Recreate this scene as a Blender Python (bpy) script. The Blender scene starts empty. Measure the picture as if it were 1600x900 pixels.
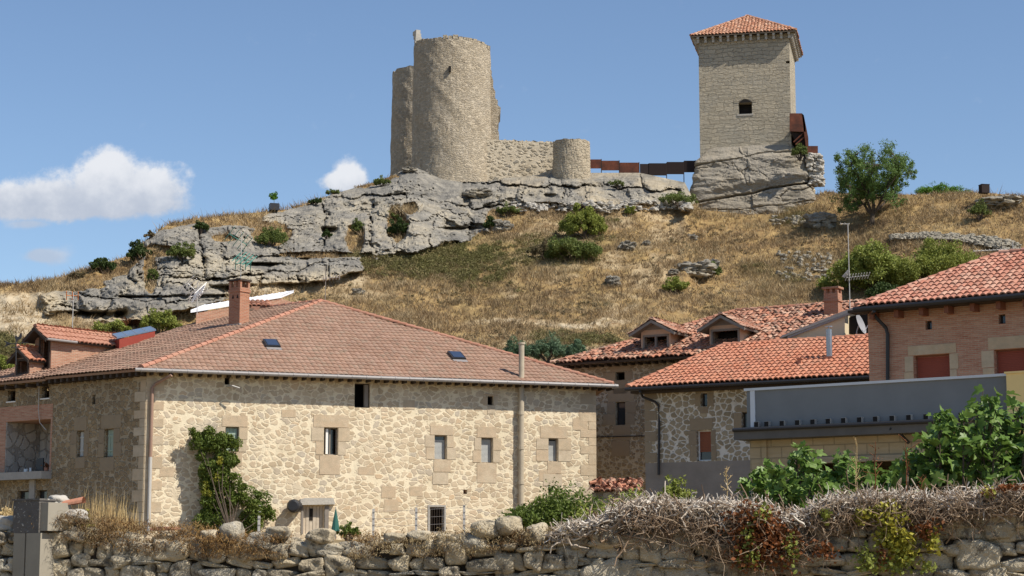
import bpy, math, random
import numpy as np
from mathutils import Vector, Matrix
R = math.radians
C = bpy.context.scene.collection
scn = bpy.context.scene

# ------------------------------------------------------------------ camera, world, sun, exposure
F = 2986.0
TH = math.atan(430/F)
CAM = np.array([0, 0, 1.7])
cd = bpy.data.cameras.new('camera'); cam = bpy.data.objects.new('camera', cd); C.objects.link(cam)
cd.sensor_width = 36; cd.lens = 36*F/1600; cd.clip_end = 20000; cd.clip_start = .1
cam.location = CAM; cam.rotation_euler = (math.pi/2+TH, 0, 0); scn.camera = cam
scn.view_settings.view_transform = 'Standard'; scn.view_settings.look = 'None'
scn.view_settings.exposure = 0.36; scn.view_settings.gamma = 1

SUN_AZ, SUN_EL = 60, 49            # azimuth from -Y (towards the camera) turning to +X
sv = Vector((math.sin(R(SUN_AZ))*math.cos(R(SUN_EL)), -math.cos(R(SUN_AZ))*math.cos(R(SUN_EL)), math.sin(R(SUN_EL))))
ld = bpy.data.lights.new('sun', 'SUN'); ld.energy = 4.7; ld.angle = R(.53); ld.color = (1, .93, .82)
lo = bpy.data.objects.new('sun', ld); C.objects.link(lo); lo.rotation_euler = sv.to_track_quat('Z', 'Y').to_euler()
lo.location = (40, -40, 80)


def rayd(px, py):
    x = (px-800)/F; y = -(py-450)/F
    return np.array([x, math.cos(TH)-y*math.sin(TH), math.sin(TH)+y*math.cos(TH)])


def P(px, py, Y):
    d = rayd(px, py); return CAM+d*(Y/d[1])


def PPL(px, py, p0, n):
    d = rayd(px, py); t = np.dot(np.array(p0)-CAM, n)/np.dot(d, n); return CAM+d*t


def PZ(px, py, z):
    d = rayd(px, py); return CAM+d*((z-CAM[2])/d[2])


# ------------------------------------------------------------------ node helpers
class G:
    def __init__(s, tree): s.t = tree

    def n(s, typ, ins=None, out=0, **props):
        nd = s.t.nodes.new(typ)
        for k, v in props.items(): setattr(nd, k, v)
        for k, v in (ins or {}).items():
            sk = nd.inputs[k]
            if isinstance(v, bpy.types.NodeSocket): s.t.links.new(v, sk)
            else:
                if isinstance(v, tuple) and len(v) == 3 and sk.type == 'RGBA': v = v+(1,)
                sk.default_value = v
        return nd.outputs[out]

    def m(s, op, a, b=0.0, c=None, clamp=False):
        ins = {0: a, 1: b}
        if c is not None: ins[2] = c
        return s.n('ShaderNodeMath', ins, operation=op, use_clamp=clamp)

    def vm(s, op, a, b=(0, 0, 0)):
        return s.n('ShaderNodeVectorMath', {0: a, 1: b}, operation=op)

    def mix(s, f, a, b, blend='MIX'):
        nd = s.t.nodes.new('ShaderNodeMix'); nd.data_type = 'RGBA'; nd.blend_type = blend
        for i, v in ((0, f), (6, a), (7, b)):
            if isinstance(v, bpy.types.NodeSocket): s.t.links.new(v, nd.inputs[i])
            else: nd.inputs[i].default_value = (v+(1,)) if isinstance(v, tuple) and len(v) == 3 else v
        return nd.outputs[2]

    def noise(s, vec, scale, detail=4, rough=.55, out='Fac'):
        return s.n('ShaderNodeTexNoise', {'Vector': vec, 'Scale': scale, 'Detail': detail, 'Roughness': rough}, out=out)

    def ramp(s, fac, stops, interp='LINEAR'):
        nd = s.t.nodes.new('ShaderNodeValToRGB'); s.t.links.new(fac, nd.inputs[0])
        nd.color_ramp.interpolation = interp
        el = nd.color_ramp.elements
        while len(el) < len(stops): el.new(.5)
        for e, (p, c) in zip(el, stops):
            e.position = p; e.color = (c, c, c, 1) if not isinstance(c, tuple) else c+(1,)
        return nd.outputs[0]

    def sm(s, x, a, b):
        return s.n('ShaderNodeMapRange', {0: x, 1: a, 2: b}, interpolation_type='SMOOTHSTEP')


# sky with a few fair-weather clouds
w = bpy.data.worlds.new('World'); scn.world = w; w.use_nodes = True
wt = w.node_tree; wt.nodes.clear(); g = G(wt)
sky = g.n('ShaderNodeTexSky', sky_type='NISHITA', sun_disc=False, sun_elevation=R(SUN_EL), sun_rotation=math.pi-R(SUN_AZ),
          altitude=800, air_density=1.0, dust_density=0.35, ozone_density=2.2)
dirv = g.n('ShaderNodeTexCoord', out='Generated')
sx = wt.nodes.new('ShaderNodeSeparateXYZ'); wt.links.new(dirv, sx.inputs[0])
ysafe = g.m('MAXIMUM', sx.outputs[1], .05)
ca = g.m('DIVIDE', sx.outputs[0], ysafe); cb = g.m('DIVIDE', sx.outputs[2], ysafe)
cv = wt.nodes.new('ShaderNodeCombineXYZ'); wt.links.new(ca, cv.inputs[0]); wt.links.new(cb, cv.inputs[1])
cvec = cv.outputs[0]


def blobfield(blobs):
    tot = None
    for (px, py, rx, ry) in blobs:
        d = rayd(px, py); a0 = d[0]/d[1]; b0 = d[2]/d[1]
        dx = g.m('MULTIPLY', g.m('SUBTRACT', ca, a0), F/rx); dy = g.m('MULTIPLY', g.m('SUBTRACT', cb, b0), F/ry)
        r2 = g.m('ADD', g.m('MULTIPLY', dx, dx), g.m('MULTIPLY', dy, dy))
        e = g.m('EXPONENT', g.m('MULTIPLY', r2, -1.0))
        tot = e if tot is None else g.m('ADD', tot, e)
    return tot


big = blobfield([(20, 312, 60, 30), (85, 300, 50, 38), (150, 282, 42, 42), (205, 285, 48, 38), (262, 290, 42, 38),
                 (185, 322, 90, 20), (95, 326, 90, 18), (-50, 318, 60, 26), (175, 262, 32, 28)])
small = blobfield([(545, 268, 27, 25), (558, 283, 22, 18), (522, 283, 24, 14), (538, 285, 24, 12)])
wisp = blobfield([(75, 402, 32, 14), (45, 350, 34, 8), (60, 398, 16, 8)])
nz = g.noise(cvec, 62, 9, .6); nz2 = g.noise(cvec, 190, 6, .6); nz3 = g.noise(cvec, 28, 3, .5)
bsum = g.m('ADD', big, small)
fld = g.m('MULTIPLY_ADD', g.m('MULTIPLY', bsum, 3.0, clamp=True), g.m('ADD', g.m('MULTIPLY', g.m('SUBTRACT', nz, .5), 2.0), g.m('MULTIPLY', g.m('SUBTRACT', nz2, .5), .7)), bsum)
mask = g.sm(fld, .30, 1.15)
wm = g.m('MULTIPLY', g.sm(g.m('ADD', wisp, g.m('MULTIPLY', g.m('SUBTRACT', nz, .5), 1.2)), .15, .9), .7)
mask = g.m('MAXIMUM', mask, wm)
inner = g.sm(g.m('ADD', fld, g.m('MULTIPLY', nz3, .8)), .8, 2.2)
d1 = rayd(150, 335); d2 = rayd(150, 255)
hgt = g.sm(cb, float(d1[2]/d1[1]), float(d2[2]/d2[1]))
lit = g.m('ADD', g.m('MULTIPLY', hgt, .55), g.m('MULTIPLY', g.m('SUBTRACT', nz, .5), .9), clamp=False)
ccol = g.mix(g.sm(lit, -.1, .6), (3.9, 4.35, 5.2), (6.3, 6.5, 6.9))
col = g.mix(mask, g.mix(1.0, sky, (.98, 1.0, 1.03), 'MULTIPLY'), ccol)
bg = g.n('ShaderNodeBackground', {'Color': col, 'Strength': .1})
wo = wt.nodes.new('ShaderNodeOutputWorld'); wt.links.new(bg, wo.inputs[0])

# ------------------------------------------------------------------ materials
M = {}


def material(name, fn, rough=.85, **kw):
    m = bpy.data.materials.new(name); m.use_nodes = True; t = m.node_tree
    b = t.nodes['Principled BSDF']; g = G(t)
    b.inputs['Roughness'].default_value = rough; b.inputs['Specular IOR Level'].default_value = kw.get('spec', .25)
    if 'metal' in kw: b.inputs['Metallic'].default_value = kw['metal']
    r = fn(g)
    colr, h = (r if isinstance(r, tuple) and not isinstance(r[0], float) else (r, None))
    if isinstance(colr, tuple): b.inputs['Base Color'].default_value = colr+(1,)
    else: t.links.new(colr, b.inputs['Base Color'])
    if h is not None:
        bp = t.nodes.new('ShaderNodeBump'); bp.inputs['Distance'].default_value = kw.get('bd', .03)
        bp.inputs['Strength'].default_value = kw.get('bs', 1.0)
        t.links.new(h, bp.inputs['Height']); t.links.new(bp.outputs[0], b.inputs['Normal'])
    M[name] = m; return m


def uvc(g): return g.n('ShaderNodeUVMap')
def objc(g): return g.n('ShaderNodeTexCoord', out='Object')
def geo(g, o): return g.n('ShaderNodeNewGeometry', out=o)


def plain(name, c, rough=.7, var=.25, scale=6, **kw):
    def fn(g):
        p = objc(g); n = g.noise(p, scale, 5, .6); n2 = g.noise(p, scale*.15, 3)
        f = g.m('MULTIPLY_ADD', g.m('ADD', n, n2), var, 1-var)
        v = g.n('ShaderNodeCombineXYZ', {0: f, 1: f, 2: f})
        return g.mix(1.0, c, v, 'MULTIPLY'), n
    kw.setdefault('bd', .004)
    return material(name, fn, rough, **kw)


def rubble(name, size, cols, mortar, mw=.07, flat=1.35, warp=.35, stain=(.5, .42, .3), stain_amt=.3, cover=.0, seed=0.0, bd=.04, patch=None, rough=.92, roundness=.62):
    def fn(g):
        uv = uvc(g)
        uv = g.vm('ADD', uv, (seed, seed*1.7, 0))
        wn = g.n('ShaderNodeTexNoise', {'Vector': uv, 'Scale': 1.3/size*.5, 'Detail': 3.0}, out='Color')
        wv = g.vm('MULTIPLY', g.vm('SUBTRACT', wn, (.5, .5, .5)), (size*warp*2, size*warp*2, 0))
        c = g.vm('MULTIPLY', g.vm('ADD', uv, wv), (1/size, flat/size, 0))
        cell = g.n('ShaderNodeTexVoronoi', {'Vector': c, 'Scale': 1.0, 'Randomness': .95}, out='Color', voronoi_dimensions='2D')
        edge = g.n('ShaderNodeTexVoronoi', {'Vector': c, 'Scale': 1.0, 'Randomness': .95}, out='Distance', voronoi_dimensions='2D', feature='DISTANCE_TO_EDGE')
        f1 = g.n('ShaderNodeTexVoronoi', {'Vector': c, 'Scale': 1.0, 'Randomness': .95}, out='Distance', voronoi_dimensions='2D')
        sp = g.t.nodes.new('ShaderNodeSeparateColor'); g.t.links.new(cell, sp.inputs[0])
        n1 = g.noise(uv, 14, 4); n2 = g.noise(uv, .55, 4); n3 = g.noise(uv, 45, 2)
        rad = g.m('MULTIPLY_ADD', sp.outputs[1], -.28*min(1, cover*4), roundness)
        e2 = g.m('MINIMUM', edge, g.m('MULTIPLY', g.m('SUBTRACT', rad, f1), .8))
        e2 = g.m('ADD', e2, g.m('MULTIPLY', g.m('SUBTRACT', n1, .5), .16))
        big = g.m('MULTIPLY', g.m('SUBTRACT', n2, .45), .35*min(1, cover*6+.1))
        e2 = g.m('SUBTRACT', e2, big)
        # small packing stones between the larger ones
        cs = g.vm('MULTIPLY', c, (2.1, 2.0, 0))
        eb = g.n('ShaderNodeTexVoronoi', {'Vector': cs, 'Scale': 1.0, 'Randomness': 1.0}, out='Distance', voronoi_dimensions='2D')
        small = g.m('ADD', g.m('SUBTRACT', g.m('MULTIPLY', sp.outputs[2], .28), eb), g.m('MULTIPLY', g.m('SUBTRACT', n1, .5), .2))
        e2 = g.m('MAXIMUM', e2, g.m('SUBTRACT', g.m('MULTIPLY', g.m('ADD', small, .10), .7), g.m('MAXIMUM', big, 0.0)))
        st = g.sm(e2, mw*.5, mw*1.4)
        k = len(cols)
        sc = g.ramp(sp.outputs[0], [(i/(k-1), cc) for i, cc in enumerate(cols)])
        sc = g.mix(g.m('MULTIPLY', n1, .5), sc, g.mix(1.0, sc, (.62, .58, .52), 'MULTIPLY'))
        mo = g.mix(g.m('MULTIPLY', n3, .6), mortar, tuple(x*.72 for x in mortar))
        base = g.mix(st, mo, sc)
        base = g.mix(g.m('MULTIPLY', g.sm(n2, .45, .8), stain_amt), base, stain, 'MIX')
        sn = g.noise(g.vm('MULTIPLY', uv, (2.2, .3, 0)), 1, 6, .65)
        base = g.mix(g.m('MULTIPLY', g.sm(sn, .5, .8), .35), base, (.2, .165, .115))
        tn = g.noise(uv, .9, 7, .7)
        base = g.mix(g.m('MULTIPLY', g.sm(tn, .42, .62), .35), base, g.mix(1.0, base, (.68, .64, .58), 'MULTIPLY'))
        if patch:
            pn = g.noise(g.vm('ADD', uv, (17, 3, 0)), patch[0], 5, .6)
            base = g.mix(g.sm(pn, patch[1], patch[1]+.05), base, g.mix(n1, patch[2], tuple(x*.75 for x in patch[2])))
        h = g.m('ADD', g.m('MULTIPLY', g.sm(e2, 0.0, mw*2.2), .8), g.m('MULTIPLY', n1, .5))
        return base, h
    return material(name, fn, rough, bd=bd)


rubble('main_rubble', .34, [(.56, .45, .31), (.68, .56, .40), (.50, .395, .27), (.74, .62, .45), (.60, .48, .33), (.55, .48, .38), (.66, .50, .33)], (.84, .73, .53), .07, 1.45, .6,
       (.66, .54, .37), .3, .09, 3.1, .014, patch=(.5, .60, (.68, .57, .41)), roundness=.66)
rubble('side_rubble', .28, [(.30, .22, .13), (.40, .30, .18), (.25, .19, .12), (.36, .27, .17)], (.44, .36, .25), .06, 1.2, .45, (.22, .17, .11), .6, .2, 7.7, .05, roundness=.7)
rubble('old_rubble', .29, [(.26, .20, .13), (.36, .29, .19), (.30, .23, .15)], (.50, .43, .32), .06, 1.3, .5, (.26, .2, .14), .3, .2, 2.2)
rubble('pointed_rubble', .30, [(.37, .30, .20), (.47, .39, .27), (.40, .33, .23), (.33, .27, .18)], (.78, .73, .64), .10, 1.25, .35, (.3, .25, .18), .1, .03, 5.5, .03, roundness=.68)
rubble('castle_rubble', .34, [(.40, .34, .255), (.48, .41, .305), (.44, .375, .28), (.52, .445, .335), (.36, .31, .24)], (.55, .47, .355), .07, 2.1, .55, (.34, .305, .25), .55, .12, 9.1, .07, roundness=.7)
rubble('curtain_rubble', .6, [(.26, .24, .20), (.50, .43, .32), (.42, .36, .27), (.55, .47, .35)], (.64, .55, .41), .10, 1.7, .5, (.40, .35, .27), .3, .25, 4.1, .12)
rubble('turret_rubble', .55, [(.40, .34, .25), (.50, .43, .32), (.44, .37, .28)], (.50, .43, .32), .05, 2.3, .35, (.48, .4, .29), .3, .1, 6.3, .10)
rubble('balcony_cladding', .55, [(.52, .49, .44), (.60, .57, .52), (.45, .42, .38)], (.36, .33, .29), .04, 1.0, .2, (.5, .47, .4), .2, 0)
rubble('ruin_rubble', .35, [(.38, .34, .27), (.5, .45, .35), (.3, .27, .22)], (.2, .17, .12), .05, 1.6, .4, (.3, .27, .2), .2, 0)


def ashlar(g):
    p = uvc(g); n = g.noise(p, 4, 5); n2 = g.noise(p, 30, 3); r = geo(g, 'Random Per Island')
    c = g.ramp(r, [(0, (.45, .35, .235)), (.35, (.56, .44, .30)), (.7, (.50, .375, .25)), (1, (.54, .45, .33))])
    c = g.mix(g.m('MULTIPLY', g.sm(n, .35, .7), .6), c, (.40, .33, .23))
    c = g.mix(g.m('MULTIPLY', g.sm(g.noise(p, .9, 5, .7), .45, .7), .5), c, (.62, .53, .39))
    return c, g.m('ADD', n, n2)
material('sandstone_block', ashlar, .9, bd=.012)


def ashlar_dim(g):
    p = uvc(g); n = g.noise(p, 4, 5); n2 = g.noise(p, 30, 3); r = geo(g, 'Random Per Island')
    c = g.ramp(r, [(0, (.26, .20, .13)), (.5, (.36, .28, .18)), (1, (.31, .24, .16))])
    return g.mix(g.m('MULTIPLY', n, .7), c, (.22, .17, .12)), g.m('ADD', n, n2)
material('dark_block', ashlar_dim, .9, bd=.012)  # same dressed stone as the sandstone blocks in darker tones


def bricks(name, c1, c2, mo, w=.25, h=.068, ms=.012, var=(.6, .5, .45)):
    def fn(g):
        uv = uvc(g)
        b = g.n('ShaderNodeTexBrick', {'Vector': uv, 'Color1': c1, 'Color2': c2, 'Mortar': mo, 'Scale': 1.0, 'Mortar Size': ms, 'Mortar Smooth': .1,
                                       'Bias': 0.0, 'Brick Width': w, 'Row Height': h})
        f = g.n('ShaderNodeTexBrick', {'Vector': uv, 'Scale': 1.0, 'Mortar Size': ms, 'Brick Width': w, 'Row Height': h}, out=1)
        s = g.noise(g.vm('MULTIPLY', uv, (1.5, 9, 0)), 1, 4, .7); n = g.noise(uv, .8, 4)
        c = g.mix(g.m('MULTIPLY', g.sm(s, .38, .7), .75), b, g.mix(1.0, b, var, 'MULTIPLY'))
        c = g.mix(g.m('MULTIPLY', g.sm(n, .4, .8), .35), c, mo)
        return c, g.m('SUBTRACT', s, f)
    return material(name, fn, .9, bd=.01)


def keepf(g):
    uv = uvc(g); wn = g.n('ShaderNodeTexNoise', {'Vector': uv, 'Scale': .9, 'Detail': 6.0}, out='Color')
    w2 = g.vm('ADD', uv, g.vm('MULTIPLY', g.vm('SUBTRACT', wn, (.5, .5, .5)), (1.1, .75, 0)))
    A = dict(Scale=1.0); A.update({'Vector': w2, 'Mortar Size': .018, 'Mortar Smooth': .4, 'Brick Width': .85, 'Row Height': .37, 'Color1': (.33, .29, .22), 'Color2': (.45, .39, .29), 'Mortar': (.26, .225, .17)})
    b = g.n('ShaderNodeTexBrick', A, squash=.6, squash_frequency=3); f = g.n('ShaderNodeTexBrick', A, out=1, squash=.6, squash_frequency=3)
    n = g.noise(uv, .45, 5, .6); n2 = g.noise(uv, 5, 5, .7); n3 = g.noise(g.vm('MULTIPLY', uv, (3, 7, 0)), 1, 5, .7)
    c = g.mix(g.m('MULTIPLY', g.sm(n, .4, .7), .6), b, (.34, .315, .26)); c = g.mix(g.m('MULTIPLY', g.sm(n3, .45, .65), .5), c, (.52, .45, .33)); c = g.mix(g.m('MULTIPLY', g.sm(n2, .52, .7), .5), c, (.22, .195, .155))
    return c, g.m('ADD', g.m('MULTIPLY', f, -.7), n3)
material('keep_stone', keepf, .95, bd=.10)
bricks('pink_brick', (.46, .20, .13), (.56, .30, .205), (.50, .38, .28), var=(.72, .6, .55))
bricks('dormer_brick', (.36, .16, .10), (.46, .23, .15), (.44, .34, .25), var=(.75, .62, .55))
bricks('chimney_brick', (.36, .13, .075), (.46, .19, .11), (.40, .28, .2), var=(.8, .7, .6))
bricks('sand_block', (.42, .34, .22), (.46, .37, .25), (.30, .25, .17), .62, .3, .014, (.85, .82, .75))


def tilemat(name, cols, lichen=None, lam=.0):
    def fn(g):
        r = geo(g, 'Random Per Island'); p = objc(g); n = g.noise(p, 9, 4, .6); n2 = g.noise(p, .5, 3); n3 = g.noise(p, 2.5, 4, .7)
        k = len(cols)
        c = g.ramp(r, [(i/(k-1), cc) for i, cc in enumerate(cols)])
        c = g.mix(g.m('MULTIPLY', n, .45), c, g.mix(1.0, c, (.6, .55, .5), 'MULTIPLY'))
        c = g.mix(g.m('MULTIPLY', g.sm(n2, .4, .75), .25), c, (.42, .28, .2))
        if lichen: c = g.mix(g.m('MULTIPLY', g.sm(n3, .52, .62), lam), c, lichen)
        return c, n
    return material(name, fn, .85, bd=.006)


tilemat('smooth_tile', [(.295, .18, .125), (.33, .20, .14), (.275, .168, .118), (.35, .22, .16), (.31, .20, .145)], (.25, .20, .145), .5)
tilemat('ridge_tile', [(.40, .19, .125), (.46, .23, .16)])
tilemat('old_tile', [(.40, .16, .10), (.50, .24, .15), (.27, .12, .08), (.56, .36, .26), (.35, .15, .09), (.20, .11, .08)], (.13, .105, .08), .85)
tilemat('orange_tile', [(.46, .185, .105), (.50, .215, .13), (.44, .17, .098), (.53, .24, .15), (.47, .195, .12), (.41, .17, .105)], (.27, .15, .10), .6)
tilemat('mixed_tile', [(.45, .19, .13), (.51, .24, .17), (.41, .165, .11), (.55, .33, .245), (.45, .20, .14), (.37, .15, .10)], (.27, .16, .12), .6)
tilemat('keep_tile', [(.44, .20, .115), (.54, .31, .20), (.40, .17, .10), (.58, .38, .27)], (.3, .16, .1), .3)

plain('wood_dark', (.06, .045, .035), .8)
plain('wood_grey', (.23, .2, .17), .85, .4, 8)
plain('wood_pale', (.47, .40, .31), .85, .45, 9)
plain('wood_red', (.21, .085, .055), .6)
plain('shade_black', (.02, .017, .015), .9)  # near-black colour that paints the shade inside openings
plain('black_metal', (.025, .025, .028), .45, spec=.4)
plain('gutter_metal', (.26, .24, .23), .5, spec=.4)
plain('pipe_brown', (.30, .19, .14), .6)
plain('pipe_grey', (.45, .43, .40), .7)
plain('fibre_cement', (.42, .36, .27), .9, .45, 5)
plain('white_paint', (.78, .77, .74), .6, .1)
plain('sheet_white', (.74, .76, .80), .45, .08)
plain('cream_render', (.62, .52, .36), .9, .15)
plain('yellow_render', (.86, .64, .28), .9, .1)
plain('pinkish_render', (.55, .38, .26), .9, .25)
plain('cement', (.36, .34, .31), .95, .4, 7, bd=.02)
plain('cement_dark', (.27, .235, .20), .95, .5, 2.0, bd=.02)
plain('ledge_dark', (.115, .108, .10), .8, .5, 3)
plain('slab_stone', (.42, .39, .34), .95, .3, 8, bd=.02)
plain('steel', (.36, .37, .38), .35, .15, spec=.5, metal=.8)
plain('panel_grey', (.20, .208, .21), .75, .35, 1.2)
plain('panel_light', (.42, .47, .55), .6, .1)
plain('coping_light', (.62, .64, .66), .6, .15)
plain('blind_brown', (.26, .085, .04), .55, .1)
plain('blind_red', (.27, .065, .04), .6, .12)
plain('shutter_green', (.33, .41, .33), .7, .25)
plain('shutter_white', (.52, .53, .50), .7, .25)
plain('blind_grey', (.42, .43, .42), .7, .3)
plain('red_paint', (.25, .05, .035), .6)
plain('solar_blue', (.12, .17, .25), .2, .1, spec=.6)
plain('roof_glass', (.035, .05, .09), .12, .1, spec=.6)
plain('teal_paint', (.08, .28, .23), .5)
plain('orange_plastic', (.75, .25, .07), .5)
plain('teal_cloth', (.035, .12, .10), .9)
plain('dish_grey', (.26, .26, .27), .7)


def corten(g):
    p = objc(g); n = g.noise(p, 1.2, 6, .7); n2 = g.noise(p, 12, 3)
    c = g.ramp(n, [(.3, (.05, .021, .015)), (.5, (.11, .036, .02)), (.75, (.20, .062, .032))]); return c, n2
material('corten', corten, .8, bd=.004)
plain('dark_corten', (.028, .018, .016), .8)


def glassf(g): return (.03, .035, .04), g.noise(objc(g), 2, 2)
material('window_glass', glassf, .08, spec=.6, bd=.003)


def leafmat(name, cols, rough=.6, trans=.25, attr=None):
    m = bpy.data.materials.new(name); m.use_nodes = True; t = m.node_tree; b = t.nodes['Principled BSDF']; g = G(t)
    r = geo(g, 'Random Per Island'); n = g.noise(objc(g), .9, 3)
    n_b = g.noise(objc(g), .16, 5, .65)
    f = g.m('ADD', g.m('MULTIPLY', r, .3), g.m('ADD', g.m('MULTIPLY', g.sm(n, .3, .7), .3), g.m('MULTIPLY', g.sm(n_b, .35, .65), .4)))
    k = len(cols); c = g.ramp(f, [(i/(k-1), cc) for i, cc in enumerate(cols)])
    if attr:
        a = g.n('ShaderNodeAttribute', attribute_name='green', out='Fac')
        gc = g.ramp(f, [(i/(len(attr)-1), cc) for i, cc in enumerate(attr)])
        c = g.mix(a, c, gc)
    t.links.new(c, b.inputs['Base Color']); b.inputs['Roughness'].default_value = rough; b.inputs['Specular IOR Level'].default_value = .25
    if trans:
        tr = t.nodes.new('ShaderNodeBsdfTranslucent'); t.links.new(c, tr.inputs[0]); mx = t.nodes.new('ShaderNodeMixShader')
        mx.inputs[0].default_value = trans; t.links.new(b.outputs[0], mx.inputs[1]); t.links.new(tr.outputs[0], mx.inputs[2])
        t.links.new(mx.outputs[0], t.nodes['Material Output'].inputs[0])
    M[name] = m


leafmat('leaf_fig', [(.085, .15, .03), (.17, .265, .06), (.12, .20, .04), (.27, .37, .12)], .42, .32)
leafmat('leaf_ivy', [(.17, .20, .04), (.30, .33, .075), (.22, .26, .055), (.40, .42, .12)], .5)
leafmat('leaf_climb', [(.075, .115, .02), (.14, .18, .035), (.10, .145, .025), (.22, .24, .05)], .5)
leafmat('leaf_yellow', [(.250, .240, .030), (.380, .340, .050), (.200, .220, .030), (.450, .400, .080)], .5)
leafmat('leaf_red', [(.160, .050, .020), (.250, .090, .030), (.110, .050, .020), (.200, .140, .040)], .6)
leafmat('leaf_olive', [(.083, .120, .033), (.166, .202, .055), (.120, .156, .037), (.239, .258, .083)], .6)
leafmat('leaf_broom', [(.081, .135, .072), (.144, .216, .126), (.108, .171, .090), (.198, .252, .153)], .6)
leafmat('leaf_lime', [(.17, .20, .04), (.27, .30, .065), (.22, .25, .05), (.35, .36, .10)], .6)
leafmat('leaf_dark', [(.029, .051, .014), (.065, .094, .026), (.043, .072, .017), (.087, .116, .036)], .6)
leafmat('leaf_almond', [(.085, .140, .037), (.160, .244, .066), (.112, .188, .048), (.244, .338, .094)], .6)
leafmat('leaf_pine', [(.070, .154, .021), (.126, .252, .035), (.098, .196, .028)], .6)
leafmat('leaf_scrub', [(.12, .12, .04), (.19, .175, .06), (.16, .145, .055), (.26, .22, .095), (.22, .17, .08)], .7)
leafmat('straw', [(.42, .30, .13), (.55, .42, .21), (.33, .21, .09), (.62, .50, .28)], .8, .2)
leafmat('moss_brown', [(.20, .10, .035), (.34, .21, .08), (.12, .065, .03), (.42, .33, .18), (.26, .13, .04)], .9, .1)
leafmat('hill_grass', [(.165, .112, .066), (.25, .175, .098), (.325, .235, .13), (.395, .30, .175), (.49, .395, .25)], .85, .2,
        attr=[(.10, .105, .035), (.16, .155, .05), (.22, .175, .075), (.12, .125, .04), (.19, .18, .06)])
leafmat('grey_weed', [(.17, .125, .07), (.25, .19, .11), (.13, .11, .055), (.21, .19, .10)], .8)


def twig(g):
    r = geo(g, 'Random Per Island'); n = g.noise(objc(g), 20, 3)
    c = g.ramp(r, [(0, (.36, .29, .22)), (.35, (.66, .58, .48)), (.55, (.50, .42, .33)), (1, (.84, .79, .70))]); return g.mix(g.m('MULTIPLY', n, .5), c, (.22, .17, .13)), n
material('twig', twig, .85, bd=.003)


def twig_b(g):
    r = geo(g, 'Random Per Island')
    return g.ramp(r, [(0, (.16, .105, .065)), (.5, (.25, .175, .115)), (1, (.38, .29, .20))])
material('twig_brown', twig_b, .9)


def bark(g):
    n = g.noise(g.vm('MULTIPLY', objc(g), (6, 6, 1)), 3, 5); return g.ramp(n, [(.3, (.05, .035, .025)), (.7, (.13, .10, .075))]), n
material('bark', bark, .9, bd=.02)


def stonewall(g):
    r = geo(g, 'Random Per Island'); p = objc(g); n = g.noise(p, 3.5, 6, .65); n2 = g.noise(p, 16, 5, .7); n3 = g.noise(p, 60, 3)
    c = g.ramp(r, [(0, (.31, .27, .20)), (.3, (.52, .43, .29)), (.5, (.41, .37, .29)), (.8, (.57, .48, .33)), (1, (.46, .395, .29))])
    c = g.mix(g.m('MULTIPLY', g.sm(n, .45, .7), .5), c, (.22, .19, .145))
    c = g.mix(g.m('MULTIPLY', g.sm(n2, .58, .68), .6), c, (.58, .55, .48))
    c = g.mix(g.m('MULTIPLY', g.sm(g.noise(p, 7, 6, .75), .52, .62), .75), c, (.085, .075, .06))
    return c, g.m('ADD', g.m('MULTIPLY', n2, .8), g.m('MULTIPLY', n3, .35))
material('wall_stone', stonewall, .95, bd=.05)
plain('field_stone', (.30, .27, .215), 1, .45, 3)
plain('wall_core', (.05, .038, .028), 1, .3)


def lichen_block(g):
    p = objc(g); n = g.noise(p, 9, 5, .7); n2 = g.noise(p, 28, 4, .75)
    c = g.mix(n, (.075, .07, .065), (.17, .155, .14)); c = g.mix(g.sm(n2, .60, .66), c, (.45, .43, .38)); return c, n2
material('lichen_cement', lichen_block, .95, bd=.015)


def rockf(g):
    p = objc(g); pw = g.vm('MULTIPLY', p, (1, 1, 2.6))
    n = g.noise(p, .16, 6, .65); n2 = g.noise(pw, .9, 7, .72); n3 = g.noise(p, 5, 6, .75)
    sp = g.noise(g.vm('MULTIPLY', p, (1, 1, .45)), .8, 6, .7)
    c = g.ramp(n2, [(.28, (.13, .122, .108)), (.45, (.235, .22, .19)), (.6, (.33, .305, .26)), (.8, (.46, .42, .345))])
    c = g.mix(g.m('MULTIPLY', g.sm(sp, .45, .6), .7), c, (.155, .148, .135))
    c = g.mix(g.m('MULTIPLY', g.sm(g.noise(g.vm('MULTIPLY', p, (1, 1, .3)), 2.2, 5, .7), .52, .68), .55), c, (.10, .095, .088))
    c = g.mix(g.m('MULTIPLY', g.sm(n3, .5, .72), .4), c, (.15, .14, .125))
    c = g.mix(g.m('MULTIPLY', g.sm(n, .46, .66), .55), c, (.55, .47, .33))
    pale = g.n('ShaderNodeAttribute', attribute_name='pale', out='Fac')
    c = g.mix(g.m('MULTIPLY', pale, g.sm(n3, .25, .5)), c, g.mix(n3, (.56, .47, .33), (.42, .33, .20)))
    return c, g.m('ADD', n2, g.m('MULTIPLY', n3, .5))
material('rock', rockf, .95, bd=.35, bs=.8)
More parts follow.
